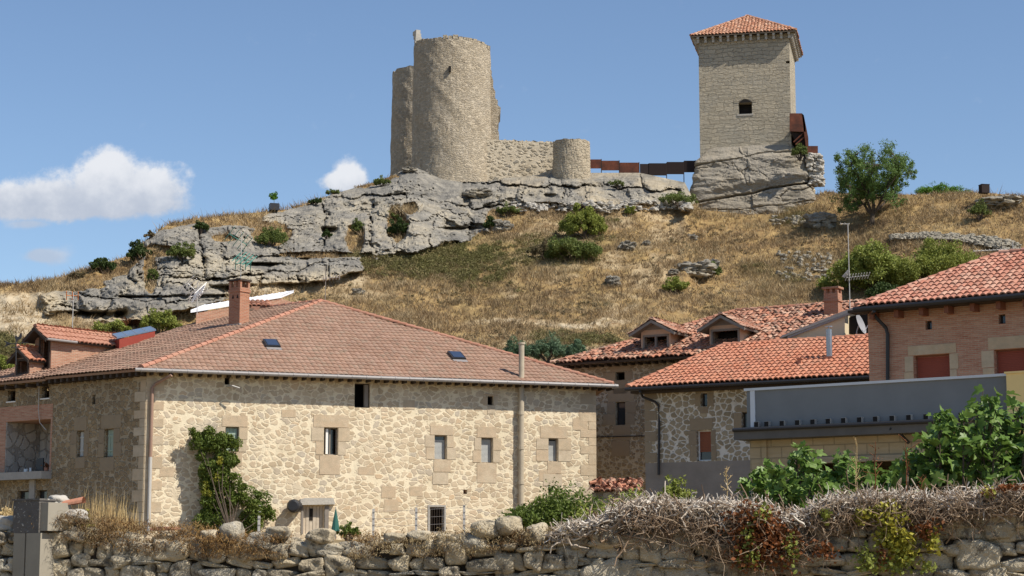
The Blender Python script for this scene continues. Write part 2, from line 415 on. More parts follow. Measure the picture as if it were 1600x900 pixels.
def krockf(g):
    p = objc(g); pw = g.vm('MULTIPLY', p, (1, 1, 2.2))
    n2 = g.noise(pw, .7, 7, .7); n3 = g.noise(p, 4, 6, .75); n = g.noise(p, .25, 4)
    c = g.ramp(n2, [(.3, (.20, .175, .135)), (.5, (.30, .26, .20)), (.75, (.38, .33, .25))])
    c = g.mix(g.m('MULTIPLY', g.sm(n3, .5, .7), .4), c, (.17, .15, .12))
    c = g.mix(g.m('MULTIPLY', g.sm(n, .5, .65), .5), c, (.30, .275, .235))
    pale = g.n('ShaderNodeAttribute', attribute_name='pale', out='Fac')
    c = g.mix(g.m('MULTIPLY', pale, .75), c, g.mix(n3, (.64, .54, .38), (.48, .37, .22)))
    return c, g.m('ADD', n2, g.m('MULTIPLY', n3, .4))
material('keep_rock', krockf, .95, bd=.3, bs=.8)


def hillf(g):
    p = objc(g); n = g.noise(p, .10, 6, .6); n2 = g.noise(p, .8, 7, .7); n3 = g.noise(p, 5, 5, .7)
    c = g.ramp(n2, [(.3, (.17, .10, .045)), (.5, (.31, .21, .09)), (.7, (.43, .31, .14))])
    c = g.mix(g.m('MULTIPLY', g.sm(n3, .4, .7), .5), c, (.16, .095, .045))
    gr = g.n('ShaderNodeAttribute', attribute_name='green', out='Fac'); pa = g.n('ShaderNodeAttribute', attribute_name='pale', out='Fac')
    c = g.mix(g.m('MULTIPLY', gr, g.sm(n3, .25, .6)), c, (.11, .11, .035))
    c = g.mix(g.m('MULTIPLY', pa, g.sm(n2, .3, .55)), c, (.47, .39, .27))
    return c, g.m('ADD', n2, g.m('MULTIPLY', n3, .4))
material('hill', hillf, 1, bd=.25, bs=.7)


def groundf(g):
    p = objc(g); n = g.noise(p, .3, 5); n2 = g.noise(p, 6, 5, .7)
    c = g.ramp(n, [(.3, (.20, .15, .08)), (.6, (.33, .25, .13)), (.8, (.14, .14, .05))]); return g.mix(g.m('MULTIPLY', n2, .6), c, (.14, .1, .06)), n2
material('ground_soil', groundf, 1, bd=.05)


# ------------------------------------------------------------------ mesh helpers
def nrm(v):
    v = np.asarray(v, float); return v/np.linalg.norm(v)


class MB:
    def __init__(s): s.v = []; s.ch = []; s.n = 0

    def add(s, verts, faces, uv=None, mi=0):
        verts = np.asarray(verts, float).reshape(-1, 3); faces = np.asarray(faces, int)
        s.v.append(verts); s.ch.append((faces+s.n, uv, mi)); s.n += len(verts)

    def obox(s, o, ax, ay, az, mi=0):
        o, ax, ay, az = (np.asarray(q, float) for q in (o, ax, ay, az))
        if np.dot(np.cross(ax, ay), az) < 0: o = o+ax; ax = -ax
        v = [o, o+ax, o+ax+ay, o+ay, o+az, o+ax+az, o+ax+ay+az, o+ay+az]
        s.add(v, [(0, 3, 2, 1), (4, 5, 6, 7), (0, 1, 5, 4), (1, 2, 6, 5), (2, 3, 7, 6), (3, 0, 4, 7)], mi=mi)

    def cbox(s, c, dx, dy, dz, ang=0, mi=0):
        ca_, sa_ = math.cos(ang), math.sin(ang); ax = np.array([ca_, sa_, 0])*dx; ay = np.array([-sa_, ca_, 0])*dy; az = np.array([0, 0, dz])
        s.obox(np.asarray(c, float)-ax/2-ay/2, ax, ay, az, mi)

    def quad(s, a, b, c, d, mi=0): s.add([a, b, c, d], [(0, 1, 2, 3)], mi=mi)

    def poly(s, pts, mi=0): s.add(pts, [tuple(range(len(pts)))], mi=mi)

    def prism(s, pts, ext, mi=0):
        p = np.asarray(pts, float); e = np.asarray(ext, float); n = len(p)
        a = np.zeros(3)
        for i in range(n): a += np.cross(p[i], p[(i+1) % n])
        if np.dot(a, e) > 0: p = p[::-1]
        s.poly(p, mi); s.poly((p+e)[::-1], mi)
        for i in range(n):
            j = (i+1) % n; s.add([p[j], p[i], p[i]+e, p[j]+e], [(0, 1, 2, 3)], mi=mi)

    def tube(s, path, r, k=8, caps=True, mi=0):
        path = np.asarray(path, float); n = len(path)
        rr = np.full(n, float(r)) if np.isscalar(r) else np.asarray(r, float)
        tang = np.gradient(path, axis=0); tang /= np.linalg.norm(tang, axis=1)[:, None]+1e-9
        ref = np.array([0, 0, 1.]) if abs(tang[0][2]) < .9 else np.array([1., 0, 0])
        a = np.cross(tang, ref); a /= np.linalg.norm(a, axis=1)[:, None]+1e-9; b = np.cross(tang, a)
        t = np.arange(k)*2*math.pi/k
        V = path[:, None, :]+rr[:, None, None]*(np.cos(t)[None, :, None]*a[:, None, :]+np.sin(t)[None, :, None]*b[:, None, :])
        i, j = np.meshgrid(np.arange(n-1), np.arange(k), indexing='ij'); j2 = (j+1) % k
        f = np.stack([i*k+j, (i+1)*k+j, (i+1)*k+j2, i*k+j2], -1).reshape(-1, 4)
        s.add(V, f, mi=mi)
        if caps:
            s.add(V[0], [tuple(range(k))], mi=mi); s.add(V[-1], [tuple(range(k))[::-1]], mi=mi)

    def build(s, name, mats, parent=None, smooth=False, origin=None, autouv=True, center=True):
        V = np.concatenate(s.v)
        off = np.zeros(3)
        if parent is None and center:
            off = np.array([(V[:, 0].min()+V[:, 0].max())/2, (V[:, 1].min()+V[:, 1].max())/2, V[:, 2].min()]) if origin is None else np.asarray(origin, float)
        loops = []; tot = []; mi = []; uvs = []
        for f, uv, m_ in s.ch:
            loops.append(f.ravel()); tot.append(np.full(len(f), f.shape[1])); mi.append(np.full(len(f), m_))
            if autouv:
                if uv is None:
                    p = V[f]; nn = np.cross(p[:, 1]-p[:, 0], p[:, 2]-p[:, 0]) if f.shape[1] <= 4 else np.cross(p[:, 1]-p[:, 0], p[:, -1]-p[:, 0])
                    nn /= np.linalg.norm(nn, axis=1)[:, None]+1e-12
                    ver = np.abs(nn[:, 2]) < .75
                    ua = np.stack([-nn[:, 1], nn[:, 0], np.zeros(len(nn))], -1); ua /= np.linalg.norm(ua, axis=1)[:, None]+1e-9
                    sg = np.where(ua[:, 0] < 0, -1, 1)[:, None]; ua *= sg
                    u = np.einsum('fkc,fc->fk', p, ua); u = np.where(ver[:, None], u, p[..., 0]); v = np.where(ver[:, None], p[..., 2], p[..., 1])
                    uvs.append(np.stack([u, v], -1).reshape(-1, 2))
                else: uvs.append(np.asarray(uv, float).reshape(-1, 2))
        L = np.concatenate(loops); T = np.concatenate(tot); me = bpy.data.meshes.new(name)
        me.vertices.add(len(V)); me.vertices.foreach_set('co', (V-off).astype(np.float32).ravel())
        me.loops.add(len(L)); me.loops.foreach_set('vertex_index', L.astype(np.int32))
        me.polygons.add(len(T)); me.polygons.foreach_set('loop_start', (np.cumsum(T)-T).astype(np.int32))
        me.polygons.foreach_set('loop_total', T.astype(np.int32)); me.polygons.foreach_set('material_index', np.concatenate(mi).astype(np.int32))
        me.polygons.foreach_set('use_smooth', np.full(len(T), bool(smooth)))
        me.update(calc_edges=True)
        if autouv:
            ul = me.uv_layers.new(name='UVMap'); ul.data.foreach_set('uv', np.concatenate(uvs).astype(np.float32).ravel())
        for mm in (mats if isinstance(mats, (list, tuple)) else [mats]): me.materials.append(M[mm])
        o = bpy.data.objects.new(name, me); C.objects.link(o); o.location = off
        if parent is not None:
            o.parent = parent
            if parent.type == 'EMPTY': o.matrix_parent_inverse = Matrix.Translation(-Vector(parent.location))
            else: o.matrix_parent_inverse = Matrix.Translation(-(Vector(parent.location)))
        return o


def tag(o, label, cat, group=None):
    o['label'] = label; o['category'] = cat
    if group: o['group'] = group
    return o


def thing(name, label, cat, loc, group=None):
    o = bpy.data.objects.new(name, None); o.empty_display_size = .3; C.objects.link(o); o.location = tuple(float(q) for q in loc)
    return tag(o, label, cat, group)


def struct(o): o['kind'] = 'structure'; return o


class Wall:
    """vertical wall plane: origin A (x,y), facing az degrees from -Y towards +X"""
    def __init__(s, A, az):
        s.A = np.array([A[0], A[1], 0.]); a = R(az); s.n = np.array([math.sin(a), -math.cos(a), 0]); s.d = np.array([math.cos(a), math.sin(a), 0]); s.ang = a

    def pt(s, u, z, off=0): return s.A+s.d*u+s.n*off+np.array([0, 0, z])
    def hit(s, px, py, off=0): return PPL(px, py, s.A+s.n*off, s.n)

    def sz(s, px, py, off=0):
        p = s.hit(px, py, off); return float(np.dot(p-s.A, s.d)), float(p[2])

    def rect(s, r):
        x0, y0, x1, y1 = r; xm, ym = (x0+x1)/2, (y0+y1)/2
        return s.sz(x0, ym)[0], s.sz(x1, ym)[0], s.sz(xm, y1)[1], s.sz(xm, y0)[1]

    def box(s, mb, u0, u1, z0, z1, o0, o1, mi=0):
        mb.obox(s.pt(u0, z0, o0), s.d*(u1-u0), s.n*(o1-o0), np.array([0, 0, z1-z0]), mi)


def panel(mb, W, u0, u1, z0, z1, holes, depth=.35, mi=0, mi_rev=None):
    us = sorted(set([u0, u1]+[h[0] for h in holes]+[h[1] for h in holes])); zs = sorted(set([z0, z1]+[h[2] for h in holes]+[h[3] for h in holes]))
    us = [u for u in us if u0 <= u <= u1]; zs = [z for z in zs if z0 <= z <= z1]
    for a, b in zip(us, us[1:]):
        for c, d in zip(zs, zs[1:]):
            um, zm = (a+b)/2, (c+d)/2
            if any(h[0] < um < h[1] and h[2] < zm < h[3] for h in holes): continue
            mb.quad(W.pt(a, c), W.pt(b, c), W.pt(b, d), W.pt(a, d), mi)
    for (a, b, c, d) in holes:
        m2 = mi if mi_rev is None else mi_rev; D = -depth
        mb.quad(W.pt(a, c), W.pt(a, c, D), W.pt(a, d, D), W.pt(a, d), m2); mb.quad(W.pt(b, c), W.pt(b, d), W.pt(b, d, D), W.pt(b, c, D), m2)
        mb.quad(W.pt(a, c), W.pt(b, c), W.pt(b, c, D), W.pt(a, c, D), m2); mb.quad(W.pt(a, d), W.pt(a, d, D), W.pt(b, d, D), W.pt(b, d), m2)


rng = np.random.default_rng(7)
random.seed(7)


def surround(W, r, parent, mat, lw=.35, lh=.45, sh=.5, sw=None, proud=.018, seed=0, below=1):
    """dressed blocks round an opening; r=(u0,u1,z0,z1)"""
    rr = random.Random(seed); a, b, c, d = r; mb = MB(); gp = .012
    def blk(u0, u1, z0, z1): W.box(mb, u0+gp, u1-gp, z0+gp, z1-gp, -.08, proud)
    blk(a-lw*rr.uniform(.3, 1), b+lw*rr.uniform(.3, 1), d+.002, d+lh)
    k = 2 if d-c > .9 else 1
    for i in range(k):
        z0 = c+(d-c)*i/k; z1 = c+(d-c)*(i+1)/k
        blk(a-lw*rr.uniform(.7, 1.2), a-.002, z0, z1); blk(b+.002, b+lw*rr.uniform(.7, 1.2), z0, z1)
    if sh:
        for i in range(below): blk(a-lw*rr.uniform(.1, .5), b+lw*rr.uniform(.1, .5), c-sh*(i+1), c-.004-sh*i)
    return mb.build('window_surround', mat, parent)


def window(W, r, house, kind, sur=None, frame='wood_grey', depth=.18, part='window', **kw):
    a, b, c, d = r; mb = MB(); t = .05; o0, o1 = -depth-.05, -depth
    W.box(mb, a, a+t, c, d, o0, o1); W.box(mb, b-t, b, c, d, o0, o1); W.box(mb, a+t, b-t, c, c+t, o0, o1); W.box(mb, a+t, b-t, d-t, d, o0, o1)
    if kind in ('glass2', 'leaf'): W.box(mb, (a+b)/2-.025, (a+b)/2+.025, c+t, d-t, o0, o1)
    f = mb.build(part, frame, house)
    m2 = MB()
    if kind in ('glass', 'glass2'):
        W.box(m2, a+t, b-t, c+t, d-t, o0+.01, o0+.02); m2.build('pane', 'window_glass', f)
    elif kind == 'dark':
        W.box(m2, a-.6, b+.6, c-.5, d+.15, -1.1, -1.05); m2.build('interior', 'shade_black', f)  # dark board set behind the hole, stands in for the unlit room
    elif kind == 'leaf':
        W.box(m2, a+t+.07, a+t+.17, c+t, d-t, o0-.1, o1+.05); m2.build('casement', 'white_paint', f)
        m2 = MB(); W.box(m2, a+t+.2, b-t, c+t, d-t, o0-.25, o0-.24); m2.build('pane', 'window_glass', f)
    elif kind == 'blind':
        z = c+t
        while z < d-t-(d-c)*kw.get('gap', .12): W.box(m2, a+t, b-t, z, z+.045, o0+.01, o0+.03); z += .055
        m2.build('blind', kw.get('m', 'blind_grey'), f)
        m2 = MB(); W.box(m2, a+t, b-t, c+t, d-t, o0-.02, o0-.01); m2.build('pane', 'window_glass', f)
    elif kind == 'roller':
        z = d-t-.06; lo_ = c+t+(d-c)*kw.get('gap', 0)
        while z > lo_: W.box(m2, a+t, b-t, z, z+.055, o0+.01, o0+.035); z -= .06
        m2.build('roller_blind', kw.get('m', 'blind_brown'), f)
        m2 = MB(); W.box(m2, a+t, b-t, c+t, d-t, o0-.02, o0-.01); m2.build('pane', 'window_glass', f)
    elif kind == 'shutter':
        n = max(2, int((b-a-2*t)/.14)); wd = (b-a-2*t)/n
        for i in range(n): W.box(m2, a+t+i*wd+.006, a+t+(i+1)*wd-.006, c+t, d-t, o0, o1-.012*(i % 2)+.02)
        W.box(m2, a+t, b-t, c+.25, c+.32, o1+.02, o1+.04); W.box(m2, a+t, b-t, d-.32, d-.25, o1+.02, o1+.04)
        m2.build('shutter', kw.get('m', 'shutter_green'), f)
    elif kind == 'bars':
        n = 6
        for i in range(1, n): u = a+(b-a)*i/n; m2.tube([W.pt(u, c, o1+.05), W.pt(u, d, o1+.05)], .016, 6)
        m2.build('bar', 'wood_dark', f)
    if sur: surround(W, r, f, sur, **{k: v for k, v in kw.items() if k in ('lw', 'lh', 'sh', 'seed', 'below', 'proud')})
    return f


# ---- tiled roofs
def inpoly(x, y, poly):
    r = np.zeros(x.shape, bool); n = len(poly)
    for i in range(n):
        x0, y0 = poly[i]; x1, y1 = poly[(i+1) % n]
        c = ((y0 > y) != (y1 > y)) & (x < (x1-x0)*(y-y0)/(y1-y0+1e-12)+x0); r ^= c
    return r


def tiles(mb, o, u, v, poly, pitch=.23, row=.4, jit=.01, amp=.06, seed=1, lip=.045, sag=.10):
    """barrel tiles over polygon (list of (a,b) along u (eave) and v (up-slope))"""
    o = np.asarray(o, float); u = nrm(u); v = nrm(v); n = np.cross(u, v)
    if n[2] < 0: n = -n
    rg = np.random.default_rng(seed)
    pa = np.array(poly); a0, a1, b0, b1 = pa[:, 0].min(), pa[:, 0].max(), pa[:, 1].min(), pa[:, 1].max()
    ca_ = np.arange(a0+pitch/2, a1, pitch); cb_ = np.arange(b0, b1, row)
    A, B = np.meshgrid(ca_, cb_, indexing='ij'); A = A.ravel(); B = B.ravel()
    k = inpoly(A, B+row*.5, poly) | inpoly(A, B+row*.2, poly); A = A[k]; B = B[k]; N = len(A)
    xs = np.array([-.5, -.36, -.2, 0, .2, .36, .5, .62])*pitch
    hs = np.array([.0, .55, .9, 1.0, .9, .55, .0, -.12])*amp+.02
    K = len(xs)
    ja = rg.normal(0, jit, N); jb = rg.normal(0, jit*1.5, N); jh = np.abs(rg.normal(0, jit*.8, N)); tw = rg.normal(0, jit*1.2, N)
    def ring(bo, hz, sc, tws):
        X = A[:, None]+ja[:, None]+xs[None]*sc+tw[:, None]*tws; Bv = (B+jb+bo)[:, None]+0*X; H = hs[None]*sc+hz+jh[:, None]
        return o+X[..., None]*u+Bv[..., None]*v+H[..., None]*n
    V = np.concatenate([ring(-.04, .0, 1.0, 1), ring(-.04, lip, 1.06, 1), ring(row*1.02, .008, .92, -1)], 1)
    V = V+(fbm(V[..., 0]/2.6+seed, V[..., 1]/2.6+V[..., 2], seed, 2)*sag)[..., None]*n
    base = (np.arange(N)*3*K)[:, None]; i = np.arange(K-1)[None]
    f1 = np.stack([base+i, base+i+1, base+K+i+1, base+K+i], -1).reshape(-1, 4)
    f2 = np.stack([base+K+i, base+K+i+1, base+2*K+i+1, base+2*K+i], -1).reshape(-1, 4)
    mb.add(V, np.concatenate([f1, f2]))


def ridge(mb, p0, p1, r=.13, L=.42, jit=.01, seed=3):
    p0 = np.asarray(p0, float); p1 = np.asarray(p1, float); D = np.linalg.norm(p1-p0); d = (p1-p0)/D; rg = random.Random(seed)
    s_ = nrm(np.cross(d, [0, 0, 1])); up = np.cross(s_, d); n = int(D/L)
    if n < 1: return
    L = D/n
    for i in range(n):
        a = p0+d*i*L; b = a+d*L*1.08; V = []
        for q, rr, h in ((a, r*1.08, .02), (b, r*.92, 0)):
            for t in np.linspace(-.12, math.pi+.12, 8): V.append(q+s_*math.cos(t)*rr+up*(math.sin(t)*rr*.85+h+rg.gauss(0, jit)*.3-.02))
        mb.add(V, [(j, j+1, 9+j, 8+j) for j in range(7)]+[(0, 7, 6, 1), (1, 6, 5, 2), (2, 5, 4, 3)])


class Plane:
    """roof plane from an eave point, eave direction and an interior point or slope"""
    def __init__(s, o, e, q=None, slope=None, toward=None):
        s.o = np.asarray(o, float); s.u = nrm(e)
        if q is None:
            h = nrm(np.cross([0, 0, 1.], s.u))
            if np.dot(h, toward) < 0: h = -h
            s.v = nrm(h*math.cos(R(slope))+np.array([0, 0, math.sin(R(slope))]))
        else:
            w_ = np.asarray(q, float)-s.o; w_ = w_-np.dot(w_, s.u)*s.u; s.v = nrm(w_)
        s.n = np.cross(s.u, s.v)
        if s.n[2] < 0: s.n = -s.n
    def hit(s, px, py): return PPL(px, py, s.o, s.n)
    def ab(s, p): w_ = np.asarray(p)-s.o; return float(np.dot(w_, s.u)), float(np.dot(w_, s.v))
    def pt(s, a, b, h=0): return s.o+s.u*a+s.v*b+s.n*h


def roofplane(pl, pts, tile_mb, base_mb, thick=.12, **kw):
    poly = [pl.ab(p) for p in pts]
    tiles(tile_mb, pl.o, pl.u, pl.v, poly, **kw)
    q = [pl.pt(a, b, -.005) for a, b in poly]
    base_mb.prism(q, -pl.n*thick)


# ---- foliage
def leafquads(mb, c, size, rg, aspect=.55, fold=.25, upbias=.3, mi=0):
    c = np.asarray(c); N = len(c); a = rg.normal(size=(N, 3)); a /= np.linalg.norm(a, axis=1)[:, None]
    b = rg.normal(size=(N, 3)); b[:, 2] *= (1-upbias); b -= (a*b).sum(1)[:, None]*a; b /= np.linalg.norm(b, axis=1)[:, None]+1e-9
    n = np.cross(a, b); s_ = size*rg.uniform(.6, 1.3, N)[:, None]
    V = np.stack([c-a*s_, c+b*s_*aspect+n*s_*fold, c+a*s_, c-b*s_*aspect+n*s_*fold], 1)
    i = np.arange(N)[:, None]*4; mb.add(V, i+np.array([[0, 1, 2, 3]]), mi=mi)


def clumpy(center, rad, nclump, nleaf, rg, cr=.3, shell=.55, flatbase=True):
    center = np.asarray(center, float); rad = np.asarray(rad, float)
    d = rg.normal(size=(nclump, 3)); d /= np.linalg.norm(d, axis=1)[:, None]
    if flatbase: d[:, 2] = np.where(d[:, 2] < -.35, -d[:, 2]*.5, d[:, 2])
    r = rg.uniform(shell, 1, nclump)[:, None]; cc = center+d*r*rad
    k = rg.integers(0, nclump, nleaf); sc = (rg.uniform(.6, 1.4, nclump)*cr)[k][:, None]
    o = rg.normal(size=(nleaf, 3)); o /= np.linalg.norm(o, axis=1)[:, None]; o *= rg.uniform(.2, 1, nleaf)[:, None]**.5
    return cc[k]+o*sc*rad.mean(), cc


def bush(name, label, cat, base, w_, h_, mat, leaf=.09, nclump=26, nleaf=1500, group=None, rg=None, depth=None, cr=.28, aspect=.55, shell=.4):
    rg = rg or np.random.default_rng(abs(hash(label)) % 1000 if False else len(label)*37+int(abs(base[0])*10))
    base = np.asarray(base, float); dp = depth or w_*.8
    t = thing(name, label, cat, base, group)
    mb = MB(); nl_ = 5; P_, Q_ = [], []
    for k in range(nl_):
        fx = (k/(nl_-1)-.5)*1.0; s_ = rg.uniform(.85, 1.12)*(1-.38*abs(fx)*2)
        cc_ = base+np.array([fx*w_*.62, rg.normal(0, .12)*dp, h_*(.36*s_)]); r_ = (w_*.27*rg.uniform(.8, 1.2), dp*.3, h_*.60*s_)
        a_, b_ = clumpy(cc_, r_, max(5, int(nclump*1.5/nl_)+3), int(nleaf*1.2)//nl_, rg, cr*1.3, shell*.5); P_.append(a_); Q_.append(b_)
    pts, cc = np.concatenate(P_), np.concatenate(Q_); leafquads(mb, pts, leaf*.85, rg, aspect); mb.build('foliage', mat, t, autouv=False)
    sb = MB()
    for q in cc[:: max(1, len(cc)//10)]:
        m_ = (base+q)/2+rg.normal(0, .05*w_, 3)*np.array([1, 1, .3]); sb.tube([base-np.array([0, 0, .3]), m_, q], [.04*h_**.5, .025*h_**.5, .008], 5, False)
    sb.build('stem', 'bark', t, autouv=False)
    return t


def rstone(mb, c, ax, ay, az, rg, n=6, e=5, rough=.07, mi=0):
    """rounded irregular stone, half axes ax, ay, az (vectors)"""
    g1 = np.linspace(-1, 1, n); V = []; Fc = []; base = 0
    a_, b_ = np.meshgrid(g1, g1, indexing='ij'); one = np.ones_like(a_)
    ph = rg.uniform(0, 6, 12)
    for axis in range(3):
        for sg in (-1, 1):
            P3 = [None]*3; P3[axis] = one*sg; P3[(axis+1) % 3] = a_; P3[(axis+2) % 3] = b_*sg
            V.append(np.stack(P3, -1).reshape(-1, 3)); i, j = np.meshgrid(np.arange(n-1), np.arange(n-1), indexing='ij')
            Fc.append(base+np.stack([i*n+j, (i+1)*n+j, (i+1)*n+j+1, i*n+j+1], -1).reshape(-1, 4)); base += n*n
    V = np.concatenate(V); r = (np.abs(V)**e).sum(1)**(1/e); V = V/r[:, None]
    x, y, z = V.T
    d = 1+rough*(np.sin(3*x+ph[0])*np.sin(2.5*y+ph[1])+np.sin(4*z+ph[2]+2*x)*.7+.5*np.sin(7*x+ph[3]+3*z)*np.sin(6*y+ph[4])+.35*np.sin(11*z+ph[5]+5*x)+.3*np.sin(17*x+ph[6]+9*z)*np.sin(15*z+ph[7]+8*y))
    V = V*d[:, None]; tp = rg.normal(0, .15, 3)
    V = V*np.stack([1+tp[0]*z, 1+0*z, 1+tp[1]*x], -1)
    key = np.round(V, 5); _, idx, inv = np.unique(key, axis=0, return_index=True, return_inverse=True); inv = inv.ravel()
    Vw = c+V[idx][:, :1]*ax+V[idx][:, 1:2]*ay+V[idx][:, 2:]*az
    mb.add(Vw, inv[np.concatenate(Fc)], mi=mi)



def cstone(mb, c, dx, dy, dz, ang=0, rg=None):
    rg = rg or RS; ca_, sa_ = math.cos(ang), math.sin(ang)
    rstone(mb, np.asarray(c, float)+np.array([0, 0, dz/2]), np.array([ca_, sa_, 0])*dx*.55, np.array([-sa_, ca_, 0])*dy*.55, np.array([0, 0, 1.])*dz*.6, rg, 4, 4, .12)
RS = np.random.default_rng(909)


# ---- value noise / voronoi in numpy
def vhash(i, j, s_): 
    h = np.sin(i*127.1+j*311.7+s_*74.7)*43758.5453; return h-np.floor(h)


def vnoise(x, y, s_=0):
    i = np.floor(x); j = np.floor(y); fx = x-i; fy = y-j; fx = fx*fx*(3-2*fx); fy = fy*fy*(3-2*fy)
    return (vhash(i, j, s_)*(1-fx)+vhash(i+1, j, s_)*fx)*(1-fy)+(vhash(i, j+1, s_)*(1-fx)+vhash(i+1, j+1, s_)*fx)*fy


def fbm(x, y, s_=0, o=4, g_=.5):
    t = 0; a = 1; n = 0
    for k in range(o): t = t+a*vnoise(x*2**k, y*2**k, s_+k*3); n += a; a *= g_
    return t/n-.5


def voro(x, y, s_=0):
    i = np.floor(x); j = np.floor(y); f1 = np.full(x.shape, 9.); f2 = np.full(x.shape, 9.); h = np.zeros(x.shape); dx1 = np.zeros(x.shape); dy1 = np.zeros(x.shape)
    for a in (-1, 0, 1):
        for b in (-1, 0, 1):
            cx = i+a+vhash(i+a, j+b, s_); cy = j+b+vhash(i+a, j+b, s_+5); d = np.hypot(x-cx, y-cy)
            near = d < f1; f2 = np.where(near, f1, np.minimum(f2, d)); h = np.where(near, vhash(i+a, j+b, s_+9), h)
            dx1 = np.where(near, x-cx, dx1); dy1 = np.where(near, y-cy, dy1); f1 = np.where(near, d, f1)
    return f1, f2-f1, h, dx1, dy1


def ss(x, a, b): t = np.clip((x-a)/(b-a), 0, 1); return t*t*(3-2*t)


def set_attr(o, name, arr):
    at = o.data.attributes.new(name, 'FLOAT', 'POINT'); at.data.foreach_set('value', np.asarray(arr, np.float32).ravel())


# ------------------------------------------------------------------ GROUND
def Yw(x): return 18.6-.14*np.clip(x, -30, 12)
xs = np.concatenate([[-3000, -1200, -500, -200, -100], np.arange(-60, 61, 2.), [100, 200, 500, 1200, 3000]])
ts = np.concatenate([[-600, -200, -60], np.arange(-20, 0, 2.), [-.3, -.05, .12, .4, .8], np.arange(2, 110, 3.), [150, 300, 900, 4500]])
X, T_ = np.meshgrid(xs, ts, indexing='ij'); Yg = T_+Yw(X)
Zg = np.where(T_ < .05, 0, np.where(T_ < .2, 1.0, 1.5))+np.clip((Yg-22)/28, 0, 1)*.6*(T_ > .5)+np.clip((Yg-50)/50, 0, 1)*.9*(T_ > .5)+fbm(X/3, Yg/3, 2)*.25*(np.abs(T_) < 200)
mb = MB(); nx, nt = X.shape
i, j = np.meshgrid(np.arange(nx-1), np.arange(nt-1), indexing='ij')
mb.add(np.stack([X, Yg, Zg], -1), np.stack([i*nt+j, (i+1)*nt+j, (i+1)*nt+j+1, i*nt+j+1], -1).reshape(-1, 4))
struct(mb.build('ground', 'ground_soil', smooth=True, center=False))

# ------------------------------------------------------------------ HILL (grass slope + rock outcrops share one surface, split by mask)
RX = [-700, -300, 0, 60, 100, 150, 200, 232, 260, 300, 360, 400, 450, 480, 520, 560, 600, 625, 650, 665, 690, 720, 760, 790, 860, 925, 1000, 1070, 1092, 1150, 1215, 1255, 1290, 1340, 1450, 1540, 1600, 1900, 2400]
RY = [500, 470, 446, 440, 432, 416, 400, 372, 352, 342, 336, 332, 327, 318, 303, 292, 280, 268, 262, 268, 280, 284, 284, 278, 272, 270, 270, 285, 328, 333, 330, 314, 301, 304, 304, 301, 307, 330, 380]
YR_ = np.interp
def ridge_py(px): return np.interp(px, RX, RY)
def ridge_Y(px): return np.interp(px, [-700, 0, 150, 300, 450, 600, 700, 1060, 1095, 1260, 1310, 1400, 1600, 2400], [150, 134, 137, 144, 152, 160, 163, 163.5, 160.5, 160.5, 161, 156, 150, 140])
PXs = np.concatenate([np.arange(-700, -30, 20.), np.arange(-30, 1632, 2.2), np.arange(1640, 2400, 20.)]); NV = 250
vv = np.linspace(0, 1, NV)           # 0 at py=610, 1 at ridge
PX, VV = np.meshgrid(PXs, vv, indexing='ij'); RP = ridge_py(PX); RYd = ridge_Y(PX)
PY = 610+(RP-610)*VV
POLY = [(66, 462), (90, 452), (140, 446), (200, 428), (226, 385), (236, 362), (300, 352), (360, 346), (395, 350), (420, 334), (470, 322), (520, 303), (600, 280), (645, 255), (700, 260), (1078, 250), (1090, 300), (1080, 338), (1020, 322),
        (960, 332), (900, 322), (850, 318), (812, 330), (775, 328), (768, 365), (720, 380), (660, 392), (600, 400), (570, 405), (565, 425), (500, 440), (455, 448), (410, 446), (350, 470), (305, 482), (285, 490), (245, 500), (180, 508), (110, 496), (70, 490)]


def polydist(x, y, poly):
    d = np.full(x.shape, 1e9); n = len(poly)
    for i in range(n):
        x0, y0 = poly[i]; x1, y1 = poly[(i+1) % n]; dx, dy = x1-x0, y1-y0
        t = np.clip(((x-x0)*dx+(y-y0)*dy)/(dx*dx+dy*dy), 0, 1); d = np.minimum(d, np.hypot(x-x0-t*dx, y-y0-t*dy))
    return np.where(inpoly(x, y, poly), d, -d)


sd = polydist(PX, PY, POLY)+fbm(PX/26, PY/14, 11)*22
# grassy gaps inside the rock
for (gx, gy, gw, gh) in [(235, 425, 9, 26), (425, 365, 26, 16), (620, 350, 14, 22), (555, 372, 12, 20), (690, 395, 30, 5), (250, 392, 30, 8), (500, 398, 60, 4), (775, 345, 14, 16), (350, 372, 16, 5), (640, 325, 10, 8), (850, 385, 20, 8)]:
    sd = np.minimum(sd, (np.hypot((PX-gx)/gw, (PY-gy)/gh)-1)*12+fbm(PX/9, PY/6, 31)*8)
rockm = ss(sd, -1, 5)
Yb = 112+(RYd-112)*VV**.92
wpx = fbm(PX/60, PY/60, 21)*1.3; wpy = fbm(PX/50, PY/50, 25)*1.0
tilt = np.interp(PX, [0, 300, 500, 700, 1100], [-.10, .05, .25, .05, -.05])
pyr = PY+tilt*(PX-500)*.35
def strata(x, y, hgt, wid, sd_):
    """beds of uneven thickness broken by upright joints: block offset, distance to bed plane, distance to joint"""
    yy = y/hgt; yy = yy+.45*np.sin(yy*1.7+sd_)+.0; row = np.floor(yy); fy = yy-row
    wr = wid*(.6+.9*vhash(row, row*0, sd_)); xx = x/wr+vhash(row, row*0+3, sd_)*7; xx = xx+.3*np.sin(xx*2.3+row); colm = np.floor(xx); fx_ = xx-colm
    return vhash(colm, row, sd_+2), np.minimum(fy, 1-fy)*hgt, np.minimum(fx_, 1-fx_)*wr, fy
wx, wy = fbm(PX/42, PY/42, 21, 5, .62)*44, fbm(PX/38, PY/38, 25, 5, .62)*27
pxr = PX+wx; pyr = pyr+wy
